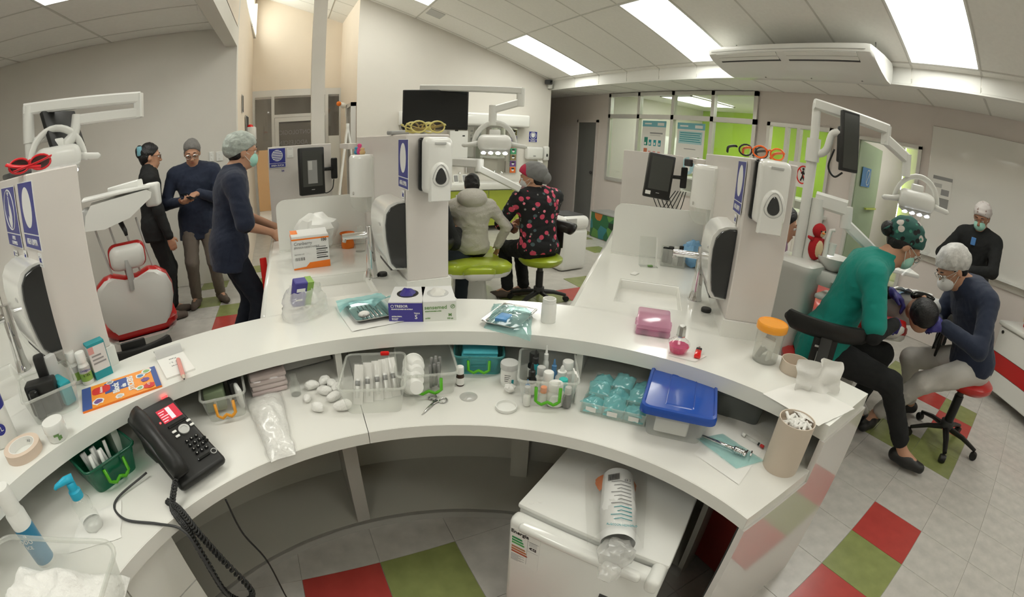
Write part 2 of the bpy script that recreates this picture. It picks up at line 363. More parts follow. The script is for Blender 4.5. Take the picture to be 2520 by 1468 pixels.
# ---- light panels (the room's lamps)
where = {0: 'above the glazed office end', 1: 'above the glazed office', 2: 'nearest the air conditioner'}
lab = {('s',3.062,5.67):'bright ceiling light panel nearest the back wall', ('s',3.062,3.1):'bright ceiling light panel left of the air conditioner', ('s',3.062,.53):'bright ceiling light panel right of the air conditioner', ('s',.658,5.67):'ceiling light panel high over the green chair, only a corner showing', ('f',-2.06,2.995):'ceiling light panel at the top left, only a corner showing'}
for x0, x1, y0, y1, kd in lamp_spots:
    zf = zc if kd == 's' else (lambda x: ZF)
    L = None
    for (a, b, c), s in lab.items():
        if a == kd and abs(b-x0) < .01 and abs(c-y0) < .05: L = s
    t = thing('ceiling_light', L or {('s',5):'ceiling light panel out of view between the desk and the back wall',('s',9):'ceiling light panel out of view right above the desk',('s',13):'ceiling light panel out of view behind the desk'}.get((kd, round((6.31-y1)/.6425)+1), 'ceiling light panel out of view over the left walkway'), 'light', ((x0+x1)/2, (y0+y1)/2, zf((x0+x1)/2)), 0, 'ceiling light panels')
    cx, cy, cz = t.location
    slab(x0-cx, x1-cx, y0-cy, y1-cy, lambda x: zf(x+cx)-cz, g=.022).build('diffuser', 'lamp', t)
    fr = MB()
    for a, b, c, d in ((x0+.004,x0+.022,y0,y1),(x1-.022,x1-.004,y0,y1),(x0,x1,y0+.004,y0+.022),(x0,x1,y1-.022,y1-.004)):
        fr.loft([[(x-cx,y-cy,zf(x)-cz-.006) for x, y in ((a,c),(b,c),(b,d),(a,d))], [(x-cx,y-cy,zf(x)-cz+.02) for x, y in ((a,c),(b,c),(b,d),(a,d))]])
    fr.build('frame', 'white', t)
# ---- structural column
struct('trim_3', MB().box(.225, .372, 5.15, 5.29, 0, 4.2), 'wall', label='slim square column rising to the ceiling behind the dirty-area panel')
# ---- glazed office window in the right wall
w1 = struct('window_1', MB().box(XR-.03, XR+.05, 3.47, 6.60, .84, .90), 'alu', label='aluminium framed office glazing with posters')
fr = lambda y0, y1, z0, z1, n='window_frame': MB().box(XR-.035, XR+.04, y0, y1, z0, z1).build(n, 'alu', w1)
for y in (3.47+.03, 4.235, 5.02, 5.80, 6.57): fr(y-.03, y+.03, .90, 2.42, 'mullion')
fr(3.47, 6.60, 1.975, 2.045, 'transom'); fr(3.47, 6.60, 2.36, 2.42, 'head')
YS = [3.50, 4.235, 5.02, 5.80, 6.57]
for a in range(4):
    MB().box(XR+.002, XR+.006, YS[a]+.03, YS[a+1]-.03, 2.045, 2.36).build('pane', 'glass', w1)
    MB().box(XR+.002, XR+.006, YS[a]+.03, YS[a+1]-.03, .90, 1.975).build('pane', 'glass', w1)
# room behind the glazing
struct('wall_office_green', MB().box(8.0, 8.1, 2.24, 6.9, 0, 2.6), 'green_wall', label='lime green wall inside the glazed office')
struct('wall_office_side', MB().box(XR+T, 8.0, 6.62, 6.75, 0, 2.6), 'wall', label='end wall inside the glazed office')
struct('wall_office_near', MB().box(XR+T, 8.0, 2.16, 2.24, 0, 2.6), 'wall', label='near side wall inside the glazed office')
oc = struct('ceiling_office', MB().box(XR, 9.0, -.6, 6.9, ZL+.02, ZL+.1), 'ceil', label='office ceiling behind the glazing')
def lamp_panel(x0, x1, y0, y1, z, label, m='lamp'):
    t = thing('ceiling_light', label, 'light', ((x0+x1)/2, (y0+y1)/2, z))
    a, b = (x1-x0)/2, (y1-y0)/2
    MB().box(-a+.02, a-.02, -b+.02, b-.02, -.005, .012).build('diffuser', m, t)
    f = MB(); f.box(-a,a,-b,-b+.02,-.01,.012); f.box(-a,a,b-.02,b,-.01,.012); f.box(-a,-a+.02,-b,b,-.01,.012); f.box(a-.02,a,-b,b,-.01,.012); f.build('frame', 'white', t)
lamp_panel(5.85, 7.1, 5.12, 5.84, ZL, 'ceiling light panel inside the glazed office seen through the top panes')
lamp_panel(5.85, 7.1, 2.6, 3.3, ZL, 'ceiling light panel inside the office behind the hatch')
lamp_panel(6.0, 7.2, .7, 1.35, ZL, 'ceiling light panel in the room beyond the open doorway')
struct('wall_hall_end', MB().box(8.2, 8.3, -.6, 2.2, 0, 2.6), 'wall', label='white end wall beyond the open doorway')
struct('wall_hall_side', MB().box(XR+T, 8.3, -.7, -.6, 0, 2.6), 'wall', label='side wall beyond the open doorway')
# hatch with counter
w3 = struct('window_3', MB().box(XR-.03, XR+.06, 2.36, 2.40, .99, 2.03), 'alu', label='sliding service hatch window beside the glazed office')
for y0, y1, z0, z1 in ((3.25,3.30,.99,2.03),(2.36,3.30,1.98,2.03),(2.80,2.85,.99,1.98),(2.98,3.02,.99,1.98)): MB().box(XR-.03, XR+.05, y0, y1, z0, z1).build('window_frame', 'alu', w3)
MB().box(XR+.01, XR+.014, 2.40, 2.98, 1.0, 1.98).build('pane', 'glass', w3)
MB().box(XR-.30, XR+.10, 2.30, 3.30, .955, .99).build('counter_ledge', 'white', w3)
rp = MB().box(XR-.24, XR-.02, 2.34, 3.28, 0, .955)
for q in range(19): rp.box(XR-.247, XR-.238, 2.36+q*.048, 2.385+q*.048, .02, .94)
rp.build('ribbed_panel', 'wall', w3)
# doorway with an open frosted leaf
dr = struct('door_3', MB().box(XR-.03, XR+T+.01, 2.01, 2.05, 0, 1.98), 'alu', label='open frosted green glass door in the right wall')
MB().box(XR-.03, XR+T+.01, 1.25, 1.29, 0, 1.98).build('door_jamb', 'alu', dr)
MB().box(XR-.03, XR+T+.01, 1.25, 2.05, 1.95, 1.99).build('door_head', 'alu', dr)
lf = MB().prism([(XR+.02,2.0),(XR+.02,2.008),(6.55,2.105),(6.55,2.097)], .02, 1.95).build('door_leaf', 'glass_green', dr)
MB().prism([(XR+.55,2.0),(XR+.55,2.03),(6.5,2.09),(6.5,2.06)], 1.155, 1.175).build('push_bar', 'green_cab', dr)
sb = MB().prism([(XR+.20,2.0),(XR+.20,2.003),(XR+.62,2.035),(XR+.62,2.032)], 1.43, 1.66).build('notice_plate', mat('notice_blue', (.03,.16,.40), .4), dr)
rg = MB(); ccx, ccz = XR+.49, 1.545
for q in range(20):
    a0, a1 = 2*PI*q/20, 2*PI*(q+1)/20
    rg.prism([(0,0)]*3, 0, 0) if False else rg.add([(ccx+r*math.cos(a), 1.998+(ccx+r*math.cos(a)-XR-.2)*.076, ccz+r*math.sin(a)) for r in (.085,.098) for a in (a0,a1)], [(0,1,3,2)])
rg.add([(ccx-.06,2.015,ccz-.06),(ccx-.05,2.015,ccz-.07),(ccx+.06,2.022,ccz+.06),(ccx+.05,2.022,ccz+.07)], [(0,1,2,3)])
rg.build('notice_ring', 'light_grey', sb)
# corridor doors
d1 = struct('door_1', MB().box(XR-.005, XR+.04, 6.95, 7.53, 0, 1.89), mat('door_grey', (.20,.20,.19), .45), label='plain grey door in the dim corridor')
for y0, y1, z0, z1 in ((6.90,6.95,0,1.94),(7.53,7.58,0,1.94),(6.90,7.58,1.89,1.94)): MB().box(XR-.03, XR+.05, y0, y1, z0, z1).build('door_frame', 'wall_pink', d1)
k1 = MB().ball((XR-.05, 7.0, .93), .028).build('door_knob', 'dark_grey', d1, True)
d2 = struct('door_2', MB().box(XB-.01, XB+.03, 8.0, 8.9, 0, 1.9), 'alu_dark', label='dark door at the far end of the corridor')
MB().ball((XB+.06, 8.1, .95), .028).build('door_knob', 'dark_grey', d2, True)
# ---- entrance glazing
en = struct('door_4', MB().box(-.71, .95, Y3-.02, Y3+.08, 2.335, 2.455), 'alu', label='glazed entrance door with frosted reversed lettering')
dk = mat('dusk_glass', (.055,.046,.038), .12)
for x0, x1, z0, z1 in ((-.71,-.66,0,2.335),(-.355,-.30,0,2.335),(.64,.70,0,2.335),(.905,.95,0,2.335),(-.30,.64,1.945,2.0)): MB().box(x0, x1, Y3-.02, Y3+.06, z0, z1).build('glazing_bar', 'alu', en)
for x0, x1, z0, z1 in ((-.66,-.355,0,2.335),(-.30,.64,2.0,2.335),(.70,.905,1.56,2.335)): MB().box(x0, x1, Y3+.015, Y3+.02, z0, z1).build('pane', M['glass'], en)
MB().box(.70, .905, Y3, Y3+.04, 0, 1.56).build('lower_panel', 'white', en)
for x0, x1, z0, z1 in ((-.295,-.22,0,1.94),(.56,.635,0,1.94),(-.22,.56,1.86,1.94),(-.22,.56,0,.2)): MB().box(x0, x1, Y3-.03, Y3+.04, z0, z1).build('door_rail', 'alu', en)
lpn = MB().box(-.22, .56, Y3, Y3+.006, .2, 1.86).build('door_glass', mat('frosted', (.17,.155,.14), .35), en)
for q, s in enumerate(('A ODONTOLOGICA', 'A Y DEL ADOLESCENTE', 'HI E DE ODONTOLOGIA')):
    text(s, .115, 'ink_grey', lpn, (.17, Y3-.004, 1.66-.19*q), (PI/2, 0, 0), sx=-.85)
struct('wall_lobby', MB().box(-2.2, 2.6, 10.9, 11.0, 0, 3), mat('lobby_dark', (.10,.085,.07), .6), label='dim lobby wall outside the entrance')
struct('wall_lobby_orange', MB().box(-1.1, .1, 10.6, 10.7, 0, 1.35), mat('lobby_orange', (.30,.16,.06), .5), label='low orange-brown panel outside the entrance')  # plain orange-brown panel set beyond the entrance panes
lc = struct('ceiling_lobby', MB().box(-2.2, 2.6, 8.95, 11, 2.5, 2.6), 'wall_pink', label='lobby ceiling outside the entrance')
for x in (-2.2, 2.5): struct('wall_lobby_side', MB().box(x, x+.1, 8.95, 11, 0, 2.6), 'wall_pink', label='lobby side wall')
# ================================================================ curved reception desk, worktop with sink arms, partitions
CX, CY = 0.097, 0.325
ZD, ZU = 0.685, 0.838
D('gloss_panel', (0.66, 0.63, 0.60), 0.10, coat=0.6)
D('edge', (0.40, 0.39, 0.36), 0.35)  # plinth and divider: under-desk shade put into the colour
def ann(mb, r0, r1, a0, a1, z0, z1, n=None, c=(0,0)):
    n = n or max(2, int(abs(a1-a0)/2.5)); rings = []
    for k in range(n+1):
        a = math.radians(a0+(a1-a0)*k/n); u, v = math.cos(a), math.sin(a)
        rings.append([(c[0]+r0*u,c[1]+r0*v,z0),(c[0]+r1*u,c[1]+r1*v,z0),(c[0]+r1*u,c[1]+r1*v,z1),(c[0]+r0*u,c[1]+r0*v,z1)])
    return mb.loft(rings)
desk = thing('reception_desk', 'curved white two-level reception desk open underneath', 'desk', (CX, CY, 0))
for a0, a1 in ((0.0, 87.9), (88.05, 180)):
    ann(MB(), .738, 1.345, a0, a1, .645, ZD).build('desktop', 'laminate', desk, 35)
    ann(MB(), .735, .739, a0, a1, .6455, ZD-.0005).build('edge_band', 'laminate', desk, 35)
ann(MB(), 1.350, 1.365, 0, 180, 0, .785).build('back_panel', 'laminate', desk, 35)
ann(MB(), 1.345, 1.350, 0, 180, 0, .645).build('back_shade', 'cabinet_in', desk, 35)  # thin dark sheet added over the back panel as painted shade
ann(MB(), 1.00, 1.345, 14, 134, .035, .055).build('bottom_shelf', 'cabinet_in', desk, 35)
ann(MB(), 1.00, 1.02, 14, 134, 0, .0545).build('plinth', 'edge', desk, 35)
def radial(mb, a, r0, r1, t, z0, z1):
    a = math.radians(a); u = Vector((math.cos(a), math.sin(a))); w = Vector((-u.y, u.x))*t/2
    return mb.prism([tuple(u*r0-w), tuple(u*r1-w), tuple(u*r1+w), tuple(u*r0+w)], z0, z1)
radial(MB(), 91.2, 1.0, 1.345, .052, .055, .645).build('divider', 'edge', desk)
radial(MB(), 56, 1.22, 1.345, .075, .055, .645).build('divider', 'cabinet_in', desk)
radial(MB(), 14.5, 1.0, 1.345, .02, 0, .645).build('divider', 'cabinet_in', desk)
for a in (90.2, 45.5, 132): radial(MB(), a, 1.075, 1.345, .022, ZD, .787).build('pigeonhole_divider', 'laminate', desk)
# drawer pedestal on the left
dp = ann(MB(), .775, 1.30, 136, 179.5, .02, .645).build('drawer_unit', 'laminate', desk, 35)
for a0, a1 in ((136.2, 150), (150.4, 164), (164.4, 179)):
    for z0, z1 in ((.03, .235), (.24, .44), (.445, .64)): ann(MB(), .765, .777, a0, a1, z0, z1).build('drawer_front', 'laminate', dp, 35)
MB().box(.735, 1.38, -.007, .011, 0, .645).build('end_panel', 'gloss_panel', desk)
MB().box(1.05, 1.38, -.007, .011, .645, .788).build('end_panel', 'gloss_panel', desk)
MB().box(.739, 1.34, .0112, .018, .02, .642).build('inner_panel', 'black', desk)
# ---- worktop: curved upper counter and three arms with moulded sinks
ARM = {'c': (90, -.33, .25, 3.2), 'r': (45, -.487, .09, 3.35), 'l': (135, -.06, .52, 3.2)}   # direction, partition face, left edge, far end
def arm_xf(a): return Matrix.Translation((CX, CY, 0)) @ Matrix.Rotation(math.radians(a), 4, 'Z')    # local x = along the arm, y = to its left
wt = thing('worktop', 'glossy white solid-surface worktop, curved counter with sink arms', 'worktop', (CX, CY, 0))
b = ann(MB(), 1.055, 1.372, 0, 180, .788, ZU).build('counter_top', 'solid', wt, 35)
def arm_piece(mb, a): return mb.xf(Matrix.Rotation(math.radians(a), 4, 'Z'))
SINK = {'c': (1.48, 1.80, -.225, .105), 'r': (1.495, 1.84, -.345, -.055), 'l': (1.50, 1.83, .06, .38)}
for k, (a, lf, le, far) in ARM.items():
    s0, s1, l0, l1 = SINK[k]
    mb = arm_piece(MB(), a)
    re = lf-.174; st = 1.20
    arc = [(math.sqrt(1.371**2-y*y), y) for y in [re+(le-re)*q/12 for q in range(13)]]
    mb.prism([(s0, le), (s0, re)]+arc, .793, ZU)
    for x0, x1, y0, y1 in ((s1, far, re, le), (s0, s1, re, l0), (s0, s1, l1, le)): mb.box(x0, x1, y0, y1, .793, ZU)
    mb.build('arm_top', 'solid', wt)
    mb = arm_piece(MB(), a); mb.tube([(st+.18, le, .812), (far, le, .812)], [(.026,.026)]*2, 12); mb.build('bullnose', 'solid', wt, True)
    bs = arm_piece(MB(), a); n = 24; pr = rrect(s1-s0, l1-l0, .012, 5); cx, cy = (s0+s1)/2, (l0+l1)/2
    rings = []
    for f, z in ((1.03, ZU-.0005), (1.0, ZU-.003), (.97, ZU-.012), (.93, ZU-.09), (.86, ZU-.115), (.4, ZU-.122), (.12, ZU-.125)): rings.append([(cx+x*f, cy+y*f, z) for x, y in pr])
    bs.loft(rings, False, True); o = bs.build('sink_basin', 'solid', wt, True, fix=False)
    arm_piece(MB(), a).lathe([(.022,0),(.022,.003),(.008,.004)], 16, (cx, cy, ZU-.1245)).build('drain', 'chrome', wt, 40)
    # cabinet under the arm
    cb = thing('sink_cabinet', {'c':'white cabinet carrying the middle sink arm beside the green chair','r':'white cabinet carrying the right sink arm with the pink box','l':'white cabinet carrying the left sink arm behind the red glasses panel'}[k], 'cabinet', (CX, CY, 0), math.radians(a))
    MB().box(1.42, far-.02, re+.02, le-.015, 0, .792).build('body', 'laminate', cb)
    for q in range(3): MB().box(1.45+q*.56, 1.45+q*.56+.54, le-.016, le-.002, .09, .78).build('door', 'white', cb)
# ---- partitions
PNAME = {'c':'tall beige partition panel carrying the middle soap dispenser', 'r':'tall beige partition panel with orange safety glasses on top', 'l':'tall beige partition panel with red safety glasses on top'}
NS = {'c': 1.375, 'r': 1.29, 'l': 1.35}
FARW = {'c': 2.70, 'r': 2.70, 'l': 2.70}
SP = {'c': (3.17, .272, -.20), 'r': (3.30, .085, -.38), 'l': (3.17, .50, .05)}
for k, (a, lf, le, far) in ARM.items():
    p = thing('partition', PNAME[k], 'partition', (CX, CY, 0), math.radians(a))
    ns = NS[k]
    MB().rbox(((ns+FARW[k])/2, lf-.087, (.90+1.482)/2), (FARW[k]-ns, .174, 1.482-.90), .004, 1).build('panel', 'panel', p)
    MB().box(ns-.012, FARW[k]+.02, lf-.182, lf+.008, ZU, .902).build('base', 'solid', p)
    s, l0, l1 = SP[k]
    MB().rbox((s+.02, (l0+l1)/2, 1.14), (.035, l0-l1, .61), .003, 1).build('cross_panel', 'panel', p)
    MB().box(FARW[k]+.10, s, lf-.10, lf-.03, ZU, 1.44).build('post', 'white', p)
    MB().box(FARW[k]+.25, s+.02, lf-.172, lf-.13, ZU, 1.46).build('gap_dark', 'dark_grey', p)  # dark strip painted in for the dark background seen through the gap
    MB().box(FARW[k], s+.04, lf-.174, lf+.06, 1.405, 1.44).build('top_rail', 'panel', p)
    # low milky splash screen across the arm
    ss = {'c': 2.40, 'r': 2.35, 'l': 2.40}[k]; w0, w1 = le-.045, lf+.005; pts = [(w0, .84), (w0, 1.09)]
    for q in range(1, 7): t = PI/2*q/6; pts.append((w0-.05+.05*math.cos(t), 1.09+.05*math.sin(t)))
    pts.append((w1, 1.145)); pts.append((w1, .84))
    sp = thing('splash_screen', {'c':'white rounded splash screen behind the syringe box','r':'white rounded splash screen behind the acrylic holder','l':'white rounded splash screen on the left sink arm'}[k], 'screen', (CX, CY, 0), math.radians(a))
    MB().loft([[(ss, y, z) for y, z in pts], [(ss+.012, y, z) for y, z in pts]]).build('screen_sheet', 'solid', sp)
    MB().box(ss-.01, ss+.022, w1, w0, ZU, ZU+.008).build('foot_strip', 'solid', sp)
# ---- small fridge under the desk
fg = thing('mini_fridge', 'white mini fridge tucked under the curved desk', 'fridge', (.5675, .5955, 0), math.radians(-60))   # local x along its front, +y to the back
W = .456
MB().rbox((0, .245, .255), (W, .43, .47), .012, 2).build('cabinet_body', 'white', fg, 40)
MB().rbox((0, .24, .497), (W+.004, .43, .02), .008, 2).build('top', 'white', fg, 40)
dd = MB().rbox((0, 0, .25), (W, .05, .48), .018, 3).build('door', 'white', fg, 40)
MB().rbox((-.01, -.012, .474), (W*.80, .045, .03), .012, 3).build('handle_lip', 'white_gloss', dd, 40)
MB().rbox((W/2-.022, .0, .475), (.04, .085, .055), .016, 3).build('hinge_cover', 'white', dd, 40)
MB().rbox((.105, -.0255, .33), (.052, .004, .03), .004, 2).build('badge', 'dark_grey', dd)
bd = MB().tube([(.105+.012*math.sin(t)*(1 if True else 0), -.0285, .33+.006*math.sin(2*t)) for t in [2*PI*q/24 for q in range(25)]], .0012, 5).build('badge_mark', 'light_grey', dd)
lb = MB().box(-W/2+.012, -W/2+.108, -.0262, -.0252, .31, .46).build('energy_label', 'paper', dd)
text('Energia', .020, 'ink', lb, (-W/2+.042, -.0266, .447), (PI/2, 0, 0), bold=.0004)
GR = [(.02,.25,.08),(.03,.33,.10),(.10,.42,.12),(.42,.20,.10),(.50,.16,.06),(.45,.10,.05)]
for q in range(6):
    z = .425-q*.0115-(.006 if q > 2 else 0); w = .032+.004*q
    MB().add([(-W/2+.017,-.0266,z),(-W/2+.017+w,-.0266,z),(-W/2+.021+w,-.0266,z-.004),(-W/2+.017+w,-.0266,z-.008),(-W/2+.017,-.0266,z-.008)], [(0,1,2,3,4)]).build('rating_bar', mat('rate%d' % q, GR[q], .5), lb)
MB().add([(-W/2+.074,-.0266,.404),(-W/2+.080,-.0266,.410),(-W/2+.098,-.0266,.410),(-W/2+.098,-.0266,.398),(-W/2+.080,-.0266,.398)], [(0,1,2,3,4)]).build('rating_arrow', 'ink', lb)
text('A+', .012, 'sign_white', lb, (-W/2+.089, -.0268, .404), (PI/2, 0, 0))
ln = MB()
for q in range(9): ln.box(-W/2+.017, -W/2+.062-.01*(q % 3), -.0266, -.0264, .345-q*.0038, .3464-q*.0038)
for q in range(4): ln.box(-W/2+.074, -W/2+.100, -.0266, -.0264, .430-q*.005, .4315-q*.005)
for q in (.388, .432): ln.box(-W/2+.07, -W/2+.105, -.0266, -.0264, q, q+.0008)
ln.box(-W/2+.0685, -W/2+.0695, -.0266, -.0264, .32, .44); ln.build('print_lines', 'ink_grey', lb)
for x, y in ((-.20,.05),(-.18,.07)): MB().cyl((x,y,.506), .009, 0, .002, 14).build('cap', 'white', fg)
tag(MB().rbox((1.235,.48,.28), (.16,.24,.44), .006, 1).build('folder_box', mat('dark_red', (.22,.02,.015), .4)), 'dark red box file standing behind the mini fridge', 'box')
# ================================================================ equipment fixed to the partitions and arms
def A(k, s, l, z=0.0):
    a = math.radians(ARM[k][0]); return (CX+s*math.cos(a)-l*math.sin(a), CY+s*math.sin(a)+l*math.cos(a), z)
def RZ(k): return math.radians(ARM[k][0])
def arch(w, h, n=10, z0=0.0):
    """closed outline, flat bottom, pointed-round top, in y-z"""
    p = [(-w/2, z0), (w/2, z0)]
    for q in range(n+1): t = PI*q/n; p.append((w/2*math.cos(t)*(1 if True else 0), z0+h*.45+h*.55*math.sin(t)**.8))
    return p
def extr_x(mb, pts, x0, x1, f=1.0, c=(0,0)):
    return mb.loft([[(x0, y, z) for y, z in pts], [(x1, c[0]+(y-c[0])*f, c[1]+(z-c[1])*f) for y, z in pts]])
# ---- soap dispensers on the partition ends (local -x faces the desk)
def soap(k, l, z, label):
    t = thing('soap_dispenser', label, 'dispenser', A(k, NS[k], l, z), RZ(k), 'soap dispensers on the partition ends')
    MB().rbox((-.021, 0, .135), (.038, .124, .205), .012, 3).build('back_plate', 'black_gloss', t, 40)
    cv = MB(); pr = rrect(.108, .215, .022, 5)
    rings = [[(x, f*y, .133+g*zz) for y, zz in pr] for x, f, g in ((-.030,1,1),(-.075,.98,.985),(-.092,.90,.93),(-.097,.80,.86))]
    cv.loft(rings); co = cv.build('cover', 'white_gloss', t, 45)
    MB().rbox((-.099, 0, .215), (.004, .044, .009), .003, 2).build('slot', 'light_grey', co)
    lever = [(-.040, 0), (.040, 0)]
    for q in range(13): u = PI*q/12; lever.append((.040*math.cos(u)*(1 if q else 1), .085+.060*math.sin(u)))
    le = MB(); le.loft([[(-.088, y*1.07, zz*1.02) for y, zz in lever], [(-.104, y, zz) for y, zz in lever], [(-.109, y*.92, .05+(zz-.05)*.93) for y, zz in lever]]); lo = le.build('push_lever', 'white_gloss', t, 45)
    dr = [(.022*math.cos(u)*(1-.25*max(0, math.sin(u))), .085+(.040 if math.sin(u) > 0 else .022)*math.sin(u)) for u in [2*PI*q/20 for q in range(20)]]
    MB().loft([[(-.109, y, zz) for y, zz in dr], [(-.113, y*.9, .085+(zz-.085)*.9) for y, zz in dr]]).build('window', 'smoke', lo, 40)
    MB().tube([(-.1095, y*1.45, .085+(zz-.085)*1.3) for y, zz in dr+dr[:1]], .0018, 5).build('window_rim', 'light_grey', lo, True)
    return t
soap('c', -.435, 1.232, 'white soap dispenser with dark drop window on the middle partition end')
soap('r', -.562, 1.246, 'white soap dispenser with dark drop window on the right partition end')
# ---- paper towel dispensers (profile swept along the arm)
PROF = [(0,0),(.056,.004),(.072,.025),(.080,.06),(.090,.13),(.092,.19),(.086,.235),(.068,.262),(.040,.275),(0,.278)]
def towel(k, s, z, label):
    t = thing('towel_dispenser', label, 'dispenser', A(k, s, ARM[k][1], z), RZ(k), 'paper towel dispensers')
    MB().loft([[(0, y, zz) for y, zz in PROF], [(.26, y, zz) for y, zz in PROF]]).build('shell', 'white_gloss', t, 40)
    ins = [(max(.001, y-.012), .139+(zz-.139)*.95) for y, zz in PROF]
    MB().loft([[(-.012, y*.97, .139+(zz-.139)*.97) for y, zz in ins], [(-.007, y, zz) for y, zz in ins], [(.005, y, zz) for y, zz in ins]]).build('smoked_cover', 'smoke', t, 40)
    MB().rbox((.05, .091, .185), (.03, .006, .012), .002, 1).build('lock', 'light_grey', t)
    MB().box(.02, .24, .02, .06, -.004, .006).build('paper_slot', 'dark_grey', t)
    return t
towel('c', 1.40, .945, 'paper towel dispenser with black cover beside the middle faucet')
towel('r', 1.36, .950, 'paper towel dispenser with black cover beside the right faucet')
towel('l', 1.345, .955, 'paper towel dispenser with black cover below the left blue signs')
# ---- tall cup dispensers
def cupd(k, s, z, label):
    t = thing('cup_dispenser', label, 'dispenser', A(k, s, ARM[k][1], z), RZ(k), 'tall white cup dispensers')
    hp = [(-.085, .0)]+[(-.085*math.cos(u), .035+.085*math.sin(u)) for u in [PI*q/14 for q in range(15)]]+[(.085, .0)]
    def rg(zz, f=1.0): return [(x*f, y*f, zz) for x, y in hp]
    MB().loft([rg(.085), rg(.285), rg(.300,.97), rg(.308,.9), rg(.311,.75)]).build('hood', 'white_gloss', t, 45)
    MB().loft([rg(.0,.72), rg(.03,.93), rg(.087,.985)]).build('lower_cup', M['bin'], t, 45)
    MB().box(-.10, .10, -.001, .012, .0, .30).build('wall_plate', 'white', t)
    MB().xf(Matrix.Translation((-.045, .100, .105)) @ Matrix.Rotation(-.55, 4, 'Z') @ Matrix.Rotation(-PI/2, 4, 'X')).lathe([(.010,-.003),(.010,.006),(.006,.0065)], 14).build('lock', 'steel', t, 40)
    return t
cupd('c', 2.17, 1.075, 'tall white cup dispenser with toy figures on top, middle partition')
cupd('r', 2.17, 1.110, 'tall white cup dispenser on the right partition')
D('toy_pink', (.65,.06,.22), .4); D('toy_blue', (.05,.28,.45), .4); D('toy_tan', (.62,.42,.20), .5)
for q, (dx, m, hh) in enumerate(((.035,'toy_blue',.040),(.0,'toy_pink',.058),(-.035,'toy_tan',.036))):
    o = MB().lathe([(.012,0),(.017,.01),(.013,.55*hh),(.009,.62*hh),(.013,.78*hh),(.010,.95*hh),(.002,hh)], 12).build('toy_figure', m, None, True)
    o.location = A('c', 2.17+dx, ARM['c'][1]+.07-.01*q, 1.386)
    tag(o, ['small blue toy figure on the cup dispenser','small pink toy figure on the cup dispenser','small tan toy figure on the cup dispenser'][q], 'toy')
# ---- faucets
def faucet(k, s, l, label):
    t = thing('faucet', label, 'faucet', A(k, s, l, ZU), RZ(k), 'chrome sensor faucets')
    MB().lathe([(.034,0),(.034,.004),(.029,.014),(.0235,.05),(.0205,.12),(.0205,.235),(.019,.24),(.004,.241)], 22).build('column', 'chrome', t, 40)
    sp = MB().tube([(0,.01,.20),(0,.115,.200),(0,.128,.199)], [.0155,.0145,.0135], 16).build('spout', 'chrome', t, 40)
    MB().xf(Matrix.Translation((0,.118,.188)) @ Matrix.Rotation(.3, 4, 'X')).cyl((0,0,0), .009, -.014, .0, 12).build('aerator', 'chrome', sp, 40)
faucet('c', 1.70, -.238, 'chrome faucet at the middle sink')
faucet('r', 1.67, -.410, 'chrome faucet at the right sink')
faucet('l', 1.69, .035, 'chrome faucet at the left edge of the photo')
for k, s, l, lb in (('c', 1.695, -.288, 'black round cap beside the middle faucet'), ('r', 1.53, -.449, 'black round cap in front of the right faucet')):
    o = MB().lathe([(.021,0),(.0225,.004),(.0225,.012),(.020,.016),(.004,.0165)], 18).build('sink_stopper', 'black', None, 40); o.location = A(k, s, l, ZU); tag(o, lb.replace('cap', 'stopper'), 'stopper')
